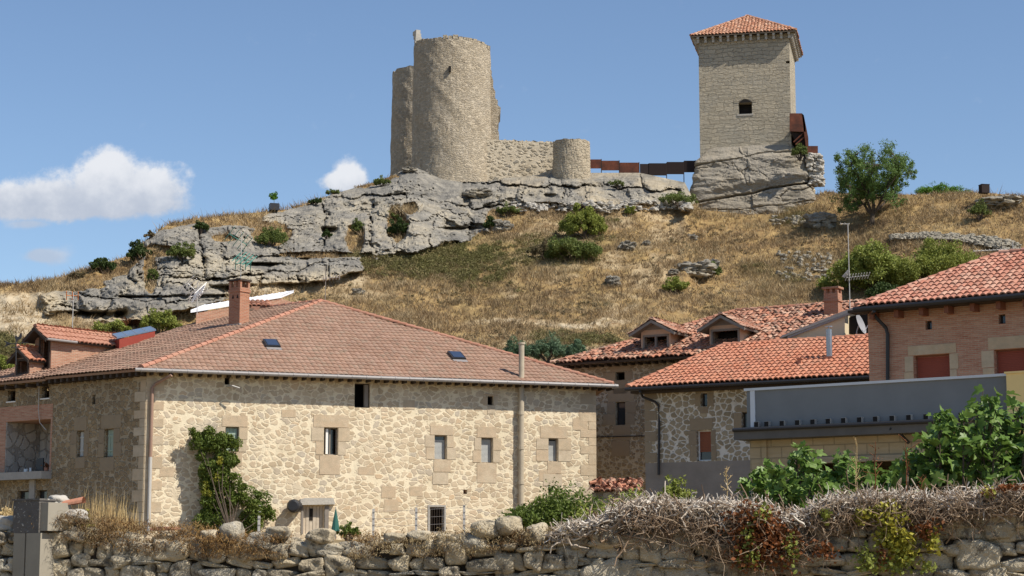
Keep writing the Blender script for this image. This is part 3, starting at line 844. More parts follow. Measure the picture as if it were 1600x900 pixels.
H1, by1, jx1, fy1 = strata(pxr, pyr+.12*(PX-400)*ss(PX, 0, 400)*(1-ss(PX, 500, 800)), 50, 104, 3); H2, by2, jx2, fy2 = strata(pxr+40, pyr+wy*.6, 24, 52, 8); H3, by3, jx3, fy3 = strata(pxr, pyr+5, 9, 17, 12)
joint1 = np.exp(-(jx1/1.6)**2)*(H1 > .25)
rel = 3.2*H1+1.1*H2+.22*H3-1.0*np.exp(-(by1/1.6)**2)*ss(fbm(PX/50, PY/30, 89), -.22, .05)-.8*joint1*(fbm(PX/30, PY/30, 88)>-.12)-.7*np.exp(-(by2/1.1)**2)*(H2 > .35)-.8*np.exp(-(jx2/1.2)**2)*(H2 > .35)-.25*np.exp(-(by3/.8)**2)*(H3 > .6)
rel = rel+.9*np.sqrt(np.clip(np.minimum(by1/14, jx1/16), 0, 1))
rel = rel+3.6*fbm(PX/60, PY/60, 49, 3)+2.1*fbm(PX/20, PY/17, 50, 5, .6)+.85*fbm(PX/6, PY/4.5, 55, 4, .65)
# caves and undercuts (px,py,w,h,depth)
for (gx, gy, gw, gh, gd) in [(405, 449, 70, 9, 5), (135, 490, 60, 9, 4.5), (330, 462, 55, 5, 2.5), (515, 358, 12, 7, 3), (410, 412, 26, 4, 2.5), (475, 403, 18, 4, 2), (225, 463, 40, 3, 2), (190, 488, 10, 14, 2), (860, 305, 12, 6, 1.5), (715, 356, 30, 3, 1.5), (440, 400, 20, 3, 1.5)]:
    yy = (PY-gy)/gh
    rel = rel-gd*np.exp(-((PX-gx)/gw)**4)*np.where(yy < 0, np.exp(-(yy*2.6)**2), np.exp(-(yy*.8)**2))
grel = 2.4*fbm(PX/110, PY/60, 61, 4)+1.3*fbm(PX/24, PY/14, 65, 4)+.45*fbm(PX/7, PY/5, 68, 3)
# narrow paths worn across the slope
path1 = np.exp(-((PY-(505+np.sin(PX/45)*7+(PX-850)*-.04))/5)**2)*ss(PX, 700, 780)*(1-ss(PX, 960, 1010))
path2 = np.exp(-((PY-(525-(PX-880)*.42))/4)**2)*ss(PX, 905, 925)*(1-ss(PX, 985, 1010))
pathm = np.clip(path1*(.35+1.2*fbm(PX/20, PY/8, 70)+.6)+path2*.8, 0, 1)
endfade = 1-.7*ss(VV, .93, 1)
Yd = Yb-(rel-1.2)*rockm*endfade*.85-grel*(1-rockm)*endfade-pathm*.5
dyr = math.cos(TH)-(-(PY-450)/F)*math.sin(TH); dzr = math.sin(TH)+(-(PY-450)/F)*math.cos(TH)
HX = ((PX-800)/F)*Yd/dyr; HZ = CAM[2]+dzr*Yd/dyr
pale = np.clip(ss(PY, 0, 1)*0 + (1-ss(PX, 60, 110))*ss(PY-ridge_py(PX), 6, 22)*(1-ss(PY, 520, 545)), 0, 1)
pale = np.maximum(pale, np.exp(-((PY-497)/13)**2)*ss(PX, 90, 150)*(1-ss(PX, 230, 300))*.9)
pale = np.maximum(pale, np.exp(-((PY-(450-(PX-400)*.08))/13)**2)*ss(PX, 330, 380)*(1-ss(PX, 560, 590))*.9)
pale = np.maximum(pale, .45*ss(PX, 740, 800)*(1-ss(PX, 1060, 1080))*ss(fbm(PX/40, PY/16, 80), -.05, .2))
pale = np.maximum(pale, pathm); pale = np.maximum(pale, .6*np.exp(-((PX-560)/50)**2-((PY-460)/8)**2))
pale = np.maximum(pale, .5*np.exp(-((PX-930)/60)**2-((PY-355)/10)**2)*0)
green = np.zeros(PX.shape)
for (gx, gy, gw, gh, a) in [(650, 408, 80, 22, .7), (740, 398, 65, 28, .75), (760, 428, 55, 22, .5), (870, 390, 70, 22, .8), (700, 425, 60, 14, .6), (1180, 420, 40, 15, .25), (1250, 345, 35, 14, .5), (560, 410, 30, 10, .6), (930, 345, 40, 8, .5), (10, 545, 30, 20, .9), (1240, 430, 60, 20, .3), (900, 530, 60, 10, .5)]:
    green = np.maximum(green, a*np.exp(-((PX-gx)/gw)**2-((PY-gy)/gh)**2))
green = np.clip(green*(1+3.2*fbm(PX/16, PY/10, 90, 5, .6)), 0, 1)+.12*ss(fbm(PX/40, PY/25, 95), .0, .25)
# extra rows: below and behind
def rowsx(Yr, Zr, X0): return np.stack([X0, Yr, Zr], -1)
S = np.stack([HX, Yd, HZ], -1)
b0 = S[:, 0].copy(); b0[:, 1] -= 5; b0[:, 2] -= 4; b1 = b0.copy(); b1[:, 1] -= 6; b1[:, 2] = 2
t0 = S[:, -1].copy(); t1 = t0.copy(); t1[:, 1] += 5; t1[:, 2] -= .6; t2 = t1.copy(); t2[:, 1] += 20; t2[:, 2] -= 3; t3 = t2.copy(); t3[:, 1] += 60; t3[:, 2] -= 14; t4 = t3.copy(); t4[:, 1] += 150; t4[:, 2] = -2
S = np.concatenate([b1[:, None], b0[:, None], S, t1[:, None], t2[:, None], t3[:, None], t4[:, None]], 1)
def padd(a): return np.concatenate([a[:, :1], a[:, :1], a, a[:, -1:], a[:, -1:]*0, a[:, -1:]*0, a[:, -1:]*0], 1)
rk = padd(rockm); pl_ = padd(pale); gr_ = padd(green)
n0, n1 = S.shape[:2]; i, j = np.meshgrid(np.arange(n0-1), np.arange(n1-1), indexing='ij')
quads = np.stack([i*n1+j, (i+1)*n1+j, (i+1)*n1+j+1, i*n1+j+1], -1).reshape(-1, 4)
isr = rk.ravel()[quads].mean(1) > .5
Sf = S.reshape(-1, 3)


def submesh(name, q, mat, smooth):
    used = np.unique(q); mp = np.full(len(Sf), -1); mp[used] = np.arange(len(used)); mb = MB(); mb.add(Sf[used], mp[q])
    o = mb.build(name, mat, smooth=smooth, autouv=False, center=False); set_attr(o, 'pale', pl_.ravel()[used]); set_attr(o, 'green', gr_.ravel()[used]); return struct(o)
submesh('hillside', quads[~isr], 'hill', True); submesh('rock_outcrop', quads[isr], 'rock', False)


def hillpt(px, py, up=0):
    i = int(np.clip(np.searchsorted(PXs, px), 1, len(PXs)-1)); rp = float(ridge_py(px)); v = (py-610)/(rp-610); j = int(np.clip(round(v*(NV-1)), 0, NV-1))
    p = S[i, j+2].copy(); Y = p[1]; q = P(px, py, Y) if v <= 1 else np.array([P(px, rp, Y)[0], Y, P(px, rp, Y)[2]]); q[2] += up; return q


# dry grass tufts over the slope: uncountable
rg = np.random.default_rng(5)
q = quads[~isr]; pz = Sf[q]; cen = pz.mean(1); ar = np.linalg.norm(np.cross(pz[:, 2]-pz[:, 0], pz[:, 3]-pz[:, 1]), axis=1)
prx = 800+F*cen[:, 0]/cen[:, 1]
ok = (prx > -60) & (prx < 1660) & (cen[:, 1] < 172) & (cen[:, 1] > 111)
wgt = ar*ok*(1-.72*np.clip(pl_.ravel()[q].mean(1), 0, 1)); wgt = wgt*(.1+1.9*np.clip(vnoise(cen[:, 0]/3, cen[:, 1]/3+cen[:, 2], 3), 0, 1)); NT = 75000
pick = rg.choice(len(q), NT, p=wgt/wgt.sum()); uu = rg.uniform(size=(NT, 2))
pp = pz[pick]; pos = (pp[:, 0]*(1-uu[:, :1])+pp[:, 1]*uu[:, :1])*(1-uu[:, 1:])+(pp[:, 3]*(1-uu[:, :1])+pp[:, 2]*uu[:, :1])*uu[:, 1:]
NB = 6; hb = rg.uniform(.10, .36, NT)*(.5+1.0*vnoise(pos[:, 0]/4, pos[:, 2]/3, 8)); big_ = rg.uniform(size=NT) < .05; hb[big_] *= 1.9
bp = np.repeat(pos, NB, 0)+rg.normal(0, .16, (NT*NB, 3))*np.array([1, 1, .2]); hh = np.repeat(hb, NB)*rg.uniform(.6, 1.2, NT*NB)
ang = rg.uniform(0, math.pi, NT*NB); wv_ = np.stack([np.cos(ang), np.sin(ang), 0*ang], -1)*rg.uniform(.018, .045, NT*NB)[:, None]
tip = bp+np.stack([rg.normal(0, .7, NT*NB)*hh, rg.normal(0, .7, NT*NB)*hh, hh], -1); bp = bp-np.array([0, 0, .06])
V = np.stack([bp-wv_, bp+wv_, tip], 1); mb = MB(); ii = np.arange(NT*NB)[:, None]*3; mb.add(V, ii+np.array([[0, 1, 2]]))
o = mb.build('dry_grass', 'hill_grass', autouv=False, center=False); o['kind'] = 'stuff'; o['label'] = 'straw coloured dry grass tufts all over the castle slope'
set_attr(o, 'green', np.repeat(gr_.ravel()[q].mean(1)[pick], NB*3))

# low scrub spread through the grass
def scrub(name, label, n, mat, w_arr, sz, lf, per, seed):
    rg = np.random.default_rng(seed); pk = rg.choice(len(q), n, p=w_arr/w_arr.sum()); c0 = cen[pk]; r_ = rg.uniform(*sz, n)
    k = np.repeat(np.arange(n), per); d = rg.normal(size=(n*per, 3)); d /= np.linalg.norm(d, axis=1)[:, None]; d[:, 2] = np.abs(d[:, 2])*.7
    pts = c0[k]+d*r_[k][:, None]*rg.uniform(.3, 1, n*per)[:, None]; mb = MB(); leafquads(mb, pts, lf, rg, .5); o = mb.build(name, mat, autouv=False, center=False); o['kind'] = 'stuff'; o['label'] = label
grq = gr_.ravel()[q].mean(1); nse = vnoise(cen[:, 0]/5, cen[:, 2]/3, 44)
scrub('green_scrub', 'olive green scrub spreading over the slope below the tallest round tower', 1500, 'leaf_scrub', ar*ok*np.clip(grq-.15, 0, 1)*(.05+nse**2), (.2, .62), .08, 60, 71)
scrub('brown_scrub', 'patches of low brown withered scrub over the castle slope', 1500, 'grey_weed', ar*ok*(nse > .58)*(1-np.clip(pl_.ravel()[q].mean(1), 0, .9)), (.14, .42), .07, 34, 72)
# ------------------------------------------------------------------ CASTLE
YC = 166.


def round_tower(name, label, pxc, rpx, Y, ytop, zbot_py, mat, topf=None, taper=1.06, thick=1.1, slit=None, parent=None, ragged=.25, bite=None):
    c = P(pxc, (ytop+zbot_py)/2, Y); r = rpx/F*Y/math.cos(TH)*1.0; zt = P(pxc, ytop, Y-r*.6)[2]; zb = P(pxc, zbot_py, Y-r)[2]-3
    K = 120; NZ = 60; a = np.arange(K+1)*2*math.pi/K
    rg = np.random.default_rng(int(pxc)); mb = MB()
    topz = np.array([zt+(topf(t) if topf else 0)+ragged*(vnoise(np.array([t*7.]), np.array([1.]), 3)[0]-.5) for t in a]); topz[-1] = topz[0]
    f = np.linspace(0, 1, NZ)
    A_, Fz = np.meshgrid(a, f, indexing='ij'); Z = zb+(topz[:, None]-zb)*Fz
    rr = r*(1+(taper-1)*(1-Fz))+.18*fbm(np.cos(A_)*3+9, Z/1.3+np.sin(A_)*3, 5, 4)+.06*fbm(A_*20, Z*3, 7, 2)
    rr[-1] = rr[0]
    V = np.stack([c[0]+rr*np.sin(A_), c[1]-rr*np.cos(A_), Z], -1)
    i, j = np.meshgrid(np.arange(K), np.arange(NZ-1), indexing='ij'); q = np.stack([i*NZ+j, (i+1)*NZ+j, (i+1)*NZ+j+1, i*NZ+j+1], -1).reshape(-1, 4)
    uvg = np.stack([A_*r, Z], -1).reshape(-1, 2); mb.add(V, q, uv=uvg[q])
    ri = r-thick; Vi = np.stack([c[0]+ri*np.sin(a), c[1]-ri*np.cos(a), topz-.1], -1); Vo = V[:, -1]; Vd = Vi.copy(); Vd[:, 2] = zt-4
    n = K+1; k = np.arange(K)
    mb.add(np.concatenate([Vo, Vi, Vd]), np.concatenate([np.stack([k, k+1, n+k+1, n+k], -1), np.stack([n+k, n+k+1, 2*n+k+1, 2*n+k], -1)]))
    mb.add(Vd, [tuple(range(K))])
    return mb, c, r, zt, zb


# rear tower
mbt, c, r, zt, zb = round_tower('', '', 662, 50, 176, 108, 275, 'castle_rubble')
tag(mbt.build('round_tower', 'castle_rubble', smooth=False), 'shorter weathered round castle tower half hidden behind the tallest round tower', 'tower')
# main tower with its ragged right end and merlon stub
tw = thing('round_tower', 'tallest round castle tower with ragged broken right side and tiny slit', 'tower', P(706, 283, YC))
mbt, c, r, zt, zb = round_tower('', '', 706, 61, YC, 66, 290, 'castle_rubble', topf=lambda t: -.35*ss(np.array([math.sin(t)]), .55, 1)[0])
mbt.build('shell', 'castle_rubble', tw)
# ragged wall stub
out = [(735, 66), (752, 67), (766, 72), (765, 95), (768, 118), (771, 126), (770, 134), (774, 143), (773, 152), (778, 157), (777, 163), (783, 168), (782, 178), (778, 182), (780, 190), (776, 197), (779, 206), (779, 222), (784, 250), (786, 292), (735, 292)]
pts = [P(x+random.uniform(-.8, .8), y, YC-.2) for x, y in out]
jag = []
for a_, b_ in zip(pts, pts[1:]):
    jag.append(a_); L = np.linalg.norm(b_-a_); n = int(L/.35)
    if 2 <= out.index(min(out, key=lambda q: abs(P(q[0], q[1], YC)[2]-a_[2]))) <= 18:
        for k in range(1, n): jag.append(a_+(b_-a_)*k/n+np.array([random.uniform(-.14, .14), 0, random.uniform(-.05, .05)]))
jag.append(pts[-1])
mb = MB(); mb.prism(jag, (-.05, 3.0, 0)); mb.build('broken_wall', 'castle_rubble', tw)
mb = MB(); p = P(653, 66, YC-1.0)
for k in range(5): mb.cbox(p+np.array([random.uniform(-.04, .04)-.12*(k > 2), .5, -.5+k*.33]), .72-.08*k, .9, .34, .1*k)
mb.build('merlon', 'slab_stone', tw)
mb = MB(); q = P(703, 108, YC-3.55); mb.cbox(q-np.array([0, 0, .25]), .2, .3, .5); mb.build('slit', 'shade_black', tw)
# stones along the rim
mb = MB()
for t in np.arange(-1.7, 1.3, .14):
    x, y = c[0]+(r-.35)*math.sin(t), c[1]-(r-.35)*math.cos(t); z = zt-.35*float(ss(np.array([math.sin(t)]), .55, 1)[0])
    mb.cbox((x, y, z-.05), random.uniform(.3, .5), random.uniform(.5, .7), random.uniform(.16, .4), t)
mb.build('rim_stone', 'turret_rubble', tw)

# curtain wall
Wc = Wall(P(757, 250, YC-1.7)[:2], 6)
s1 = Wc.sz(868, 240)[0]; za = Wc.sz(780, 217)[1]; zb2 = Wc.sz(862, 222)[1]; N = 60
top = [Wc.pt(s1*k/N, za+(zb2-za)*k/N+random.uniform(-.07, .07)) for k in range(N+1)]
mb = MB(); mb.prism(top+[Wc.pt(s1, 27), Wc.pt(0, 27)], -Wc.n*1.4)
tag(mb.build('curtain_wall', 'curtain_rubble'), 'low rubble castle wall joining the tallest round tower to the small turret', 'wall')
mbt, c2, r2, z2, _ = round_tower('', '', 893, 29.5, YC-3.5, 219, 280, 'turret_rubble', taper=1.03, thick=.7, ragged=.12)
tag(mbt.build('round_turret', 'turret_rubble'), 'small low round turret at the right end of the ruined castle wall', 'turret')
# corten panels
pan = [(921, 939, 249, 263), (940, 967, 251, 266), (968, 998, 254, 270), (1000, 1013, 256, 274), (1014, 1041, 255, 274), (1042, 1068, 253, 272), (1069, 1086, 251, 269)]
plab = ['rusty steel fence panel right beside the small round turret', 'second rusty fence panel from the round turret', 'third rusty fence panel from the round turret, a reddish one', 'narrowest of the rusty fence panels, in the middle of the row',
        'widest dark fence panel, just right of the narrow one', 'dark fence panel one before the square keep', 'dark fence panel touching the rock of the square keep']
for (x0, x1, y0, y1), lb in zip(pan, plab):
    Yp = 164+((x0-1000)/80)**2*-.4; a_ = P(x0, y1, Yp); b_ = P(x1, y1, Yp-.25*(x0 > 1000)); top_ = P(x0, y0, Yp)
    t = thing('steel_fence', lb, 'fence', (a_+b_)/2-np.array([0, 0, .4]), 'rusty steel panels of the castle railing')
    mb = MB(); mb.obox(a_, b_-a_, (0, .08, 0), (0, 0, top_[2]-a_[2])); mb.build('sheet', 'corten' if x0 < 1000 else 'dark_corten', t)
    mb = MB(); mb.cbox(b_+np.array([.04, .1, -1.2]), .07, .07, top_[2]-a_[2]+1.25); mb.build('post', 'dark_corten', t)

# keep
AZK = -12
Wk = Wall(P(1092.5, 150, 163)[:2], AZK)
uR = Wk.sz(1235, 150)[0]; zE = Wk.sz(1150, 56)[1]; zB = Wk.sz(1150, 262)[1]-4
kp = thing('keep_tower', 'square stone castle keep with hipped tile roof on the rock', 'tower', Wk.pt(uR/2, zB+4, -4))
DK = 7.6
hole = Wk.rect((1154, 160, 1175, 178))
mb = MB(); panel(mb, Wk, 0, uR, zB, zE, [hole, Wk.rect((1228, 95, 1234, 99))], .8)
A = Wk.pt
Wk2 = Wall(A(uR, 0)[:2], AZK+90); slit = (1.9, 2.25, Wk2.sz(1240, 176)[1], Wk2.sz(1240, 160)[1])
panel(mb, Wk2, 0, DK, zB, zE, [slit], .6)
mb.quad(A(uR, zB, -DK), A(0, zB, -DK), A(0, zE, -DK), A(uR, zE, -DK)); mb.quad(A(0, zB, -DK), A(0, zB), A(0, zE), A(0, zE, -DK))
mb.build('wall', 'keep_stone', kp)
# arched window head and dark inside
a, b, c_, d = hole
mb = MB(); n = 12; arc = [Wk.pt(a+(b-a)*k/n, d-.02+.30*math.sin(math.pi*k/n), .012) for k in range(n+1)]
mb.prism(arc[::-1], -Wk.n*.03); wn_ = mb.build('window', 'shade_black', kp)
mb = MB(); Wk.box(mb, a-.02, b+.02, c_, d, -.9, -.8); mb.build('shadow_board', 'shade_black', wn_)
mb = MB(); Wk.box(mb, a-.12, b+.12, c_-.16, c_-.005, -.3, .04); mb.build('sill', 'slab_stone', wn_)
mb = MB()
for k in range(9):
    t0_ = math.pi*k/9; t1_ = math.pi*(k+1)/9-.03; um = (a+b)/2; hw = (b-a)/2
    def ap(t, e): return Wk.pt(um-(hw+e)*math.cos(t), d+(.30+e)*math.sin(t), .0)
    mb.prism([ap(t0_, 0), ap(t1_, 0), ap(t1_, .4), ap(t0_, .4)], Wk.n*.03)
mb.build('arch_stone', 'keep_stone', wn_)
# eaves: corbels + roof
ov = .62; mb = MB()
def corb(W, L):
    n = int(L/.62)
    for k in range(n+1):
        u = L*k/n; W.box(mb, u-.1, u+.1, zE-.55, zE-.25, -.1, .35); W.box(mb, u-.1, u+.1, zE-.25, zE, -.1, .52)
corb(Wk, uR); corb(Wk2, DK)
W4 = Wall(A(0, 0, -DK)[:2], AZK-90); corb(W4, DK); W3 = Wall(A(uR, 0, -DK)[:2], AZK+180); corb(W3, uR)
mb.build('corbel', 'slab_stone', kp)
e = [A(-ov, zE+.02, ov), A(uR+ov, zE+.02, ov), A(uR+ov, zE+.02, -DK-ov), A(-ov, zE+.02, -DK-ov)]
apex = A(uR/2+.1, 0, -DK/2); apex[2] = zE+2.75
tm, bm = MB(), MB()
for k in range(4):
    p0, p1 = e[k], e[(k+1) % 4]; pl = Plane(p0, p1-p0, q=apex); roofplane(pl, [p0, p1, apex], tm, bm, .1, pitch=.3, row=.5, jit=.012, amp=.1, seed=k)
rf = tm.build('roof', 'keep_tile', kp); bm.build('roof_board', 'wood_grey', rf)
rm = MB()
for k in range(4): ridge(rm, e[k]+np.array([0, 0, .08]), apex+np.array([0, 0, .08]), .15)
rm.build('hip_tile', 'keep_tile', rf)

# rock below the keep: lofted closed block
cK = A(uR/2+.2, 0, -DK/2)
zs_ = [P(1180, y, 157)[2] for y in (345, 330, 300, 270, 250, 232, 215, 200)]
hx = [6.1, 5.85, 5.4, 4.75, 4.5, 4.32, 4.12, 3.9]; ox = [.8, .7, .5, .3, .2, .1, 0, 0]
hy = [6.2, 5.9, 5.5, 4.9, 4.6, 4.35, 4.1, 3.7]
K = 420; NZ = 130; a = np.arange(K+1)*2*math.pi/K; zz = np.linspace(zs_[0]-3, zs_[-1], NZ)
A_, Z = np.meshgrid(a, zz, indexing='ij'); ex = 12.0
HXr = np.interp(Z, zs_, hx); HYr = np.interp(Z, zs_, hy); OX = np.interp(Z, zs_, ox)
cx_, sy_ = np.sin(A_), -np.cos(A_); rr = 1/((np.abs(cx_)**ex+np.abs(sy_)**ex)**(1/ex))
lu = A_*6; wz = fbm(lu/3, Z/3, 5)*1.0
f1, e1, h1, dx, dy = voro(lu/6.5+wz*1.4, Z/4.2+.22*lu/2.6+wz*1.4, 13); f2_, e2, h2, _, _ = voro(lu/1.6+wz, Z/.8+wz, 15)
right = ss(np.sin(A_), .35, .8)*ss(-np.cos(A_), -.4, .6)     # broken, pale right-hand corner
dsp = .4*h1-.12*np.exp(-(e1/.025)**2)+(.14+.7*right)*(h2-.4)-(.0+.35*right)*np.exp(-(e2/.07)**2)+.6*fbm(lu/2.2, Z/.9, 17, 6, .68)
dsp = dsp*ss(zs_[-1]-Z, -.1, 2.0)-.12
# deep bedding cracks on the front
fx = (np.sin(A_)*rr*HXr)
for (sl, z0, dp_, w_c) in [(.13, zs_[3]-.9, .8, .07), (.06, zs_[1]+1.0, .25, .05), (.15, zs_[6]-.7, .3, .06)]:
    zc = z0+sl*fx+.45*fbm(fx/2.2+z0, fx*0, 71, 4); dsp = dsp-dp_*np.exp(-((Z-zc)/w_c)**2)*np.where(Z > zc, .8, 1)
dsp = dsp+.35*ss(Z, zs_[3]-.7+.13*fx, zs_[3]+.0+.13*fx)*(1-ss(Z, zs_[5], zs_[6]))
ang_k = R(AZK); lx = cx_*rr*(HXr+dsp)+OX; ly = sy_*rr*(HYr+dsp)
V = np.stack([cK[0]+lx*math.cos(ang_k)-ly*math.sin(ang_k), cK[1]+lx*math.sin(ang_k)+ly*math.cos(ang_k), Z], -1); V[-1] = V[0]
mb = MB(); i, j = np.meshgrid(np.arange(K), np.arange(NZ-1), indexing='ij')
mb.add(V, np.stack([i*NZ+j, (i+1)*NZ+j, (i+1)*NZ+j+1, i*NZ+j+1], -1).reshape(-1, 4)); mb.add(V[:-1, -1], [tuple(range(K))])
kr = mb.build('keep_rock', 'keep_rock', autouv=False, center=False); struct(kr)
set_attr(kr, 'pale', np.concatenate([(right*(Z > zs_[1])*ss(zs_[5]-Z, 0, 1.5)*.95).ravel(), np.zeros(K)]))

# ruined masonry right of the keep rock
mb = MB(); rg = np.random.default_rng(3)
for k in range(320):
    f = rg.uniform(); px = 1262+rg.uniform(0, 20)+(1-f)*3; py = 292-f*48; p = P(px, py, 160+rg.uniform(0, 1.5)); cstone(mb, p, rg.uniform(.25, .55), rg.uniform(.4, .7), rg.uniform(.15, .3), rg.uniform(-.2, .2))
tag(mb.build('ruined_wall', 'slab_stone'), 'crumbling rubble pier under the right end of the rusty stairway', 'wall')

# rusty steel stair box clinging to the keep
st = thing('steel_stairway', 'rusty steel access stairway clinging to the right side of the keep', 'stairway', P(1255, 250, 161))
YS = 160.5
def Q(x, y, dY=0): return P(x, y, YS+dY)
mb = MB(); mb.prism([Q(1234, 177), Q(1253, 177), Q(1256, 180), Q(1258, 192), Q(1259, 206), Q(1234, 205)], (0, .12, 0)); mb.build('front_panel', 'corten', st)
mb = MB(); mb.prism([Q(1253, 177), Q(1256, 180), Q(1259, 195), Q(1263, 215), Q(1264, 249), Q(1262, 249), Q(1256, 205)], (.6, 4.2, -.6)); mb.build('side_panel', 'corten', st)
mb = MB(); mb.prism([Q(1262, 228, .1), Q(1278, 228, .1), Q(1278, 250, .1), Q(1262, 250, .1)], (.2, 1.6, 0)); mb.build('landing_box', 'corten', st)
mb = MB(); mb.prism([Q(1236, 205, .3), Q(1257, 204, .3), Q(1263, 249, .6), Q(1260, 249, .6)], (0, 3.0, 0)); mb.build('soffit', 'dark_corten', st)
mb = MB()
for x0, y0, x1, y1 in [(1240, 222, 1256, 207), (1243, 226, 1257, 214)]: mb.tube([Q(x0, y0, .15), Q(x1, y1, .15)], .06, 5)
mb.build('brace', 'corten', st)

# ------------------------------------------------------------------ boulders, shrubs on the hill
def boulder(px, py, wpx_, hpx, label, seed, mat='rock', group='loose boulders on the grass slope'):
    p = hillpt(px, py+hpx/2); sc = p[1]/F; w2, h2_ = wpx_*sc/2, hpx*sc/2; rg = np.random.default_rng(seed); mb = MB()
    n = 22; u = np.linspace(0, 2*math.pi, 2*n, endpoint=False); v = np.linspace(-1.4, 1.5, n); U, Vv = np.meshgrid(u, v, indexing='ij')
    X, Y_, Z_ = np.cos(U)*np.cos(Vv), np.sin(U)*np.cos(Vv), np.sin(Vv); e_ = (np.abs(X)**3+np.abs(Y_)**3+np.abs(Z_)**3)**(1/3)
    _, ed, hc, _, _ = voro(U*1.5+seed, Vv*2.2, seed); d_ = (1+.5*(hc-.5)-.28*np.exp(-(ed/.09)**2)+.35*fbm(U*2+seed, Vv*2, seed))/e_
    d_[:, 0] = d_[:, 0].mean(); d_[:, -1] = d_[:, -1].mean()
    V = np.stack([p[0]+X*d_*w2, p[1]+Y_*d_*w2*.8, p[2]+h2_*.7+Z_*d_*h2_], -1); i, j = np.meshgrid(np.arange(2*n), np.arange(n-1), indexing='ij'); i2 = (i+1) % (2*n)
    mb.add(V, np.stack([i*n+j, i2*n+j, i2*n+j+1, i*n+j+1], -1).reshape(-1, 4)); o = mb.build('boulder', mat, autouv=False); set_attr(o, 'pale', np.full(len(V.reshape(-1, 3)), .12)); return tag(o, label, 'boulder', group)
for a_ in [(980, 383, 26, 15, 'pale boulder in the grass right of the big rounded green bush', 3), (1010, 379, 12, 8, 'small pale stone just right of the boulder beyond the round bush', 4),
           (958, 437, 22, 16, 'dark cracked boulder alone in mid slope above the small gable dormers', 5), (1080, 370, 18, 10, 'small flat boulder on the upper slope below the left of the keep', 6),
           (1085, 420, 60, 24, 'wide layered rock ledge beside the little bright bush on the slope', 7), (1110, 412, 26, 18, 'broken stone at the right end of the layered ledge', 17),
           (785, 351, 30, 18, 'grey boulder left of the round bush under the cliff', 8), (1282, 342, 46, 28, 'rounded grey boulder left of the tree on the slope', 9),
           (1562, 314, 62, 20, 'broad pale rock slab on the ridge right of the black box', 10), (560, 455, 18, 10, 'small whitish boulder below the left cliff', 11), (1052, 424, 16, 9, 'small stone at the left foot of the layered ledge', 14),
           (745, 300, 40, 16, 'block of rock at the foot of the tallest tower', 12), (640, 264, 22, 9, 'flat block lying at the left foot of the tallest tower', 13)]:
    boulder(*a_)
# terraced dry stone wall on the slope
mb = MB(); rg = np.random.default_rng(4)
for k in range(360):
    t = rg.uniform(); px = 1393+t*200; tp = np.interp(px, [1390, 1440, 1500, 1560, 1595], [369, 366, 368, 374, 382]); bt = tp+np.interp(px, [1390, 1480, 1560, 1595], [7, 9, 16, 14])
    py = rg.uniform(tp, bt); p = hillpt(px, py); p[1] -= .55; p = P(px, py, p[1]); cstone(mb, p, rg.uniform(.2, .45), .5, rg.uniform(.1, .24), rg.uniform(-.3, .3))
tag(mb.build('terrace_wall', 'field_stone'), 'low dry stone terrace wall crossing the grass below the ridge on the right', 'wall')
for x0, x1, y0, y1, n, lb in [(1215, 1300, 395, 440, 90, 'scattered loose stones on the slope left of the ivy mass'), (1205, 1260, 340, 352, 40, 'rubble at the foot of the right corner of the keep rock')]:
    mb = MB()
    for k in range(n):
        px, py = rg.uniform(x0, x1), rg.uniform(y0, y1); p = hillpt(px, py); p = P(px, py, p[1]-.2); cstone(mb, p, rg.uniform(.15, .4), .3, rg.uniform(.1, .25), rg.uniform(-1, 1))
    o = mb.build('scree', 'field_stone'); o['kind'] = 'stuff'; o['label'] = lb
# stones at the castle foot
mb = MB()
for k in range(260):
    px = rg.uniform(790, 1080); py = rg.uniform(318, 332)-(px-790)*.01; p = hillpt(px, py); p = P(px, py, p[1]-.4); s_ = rg.uniform(.12, .5)**1.3; cstone(mb, p, s_, .4, s_*rg.uniform(.4, .7), rg.uniform(-1, 1))
o = mb.build('scree', 'slab_stone'); o['kind'] = 'stuff'; o['label'] = 'pale broken stones along the foot of the rock band under the castle'

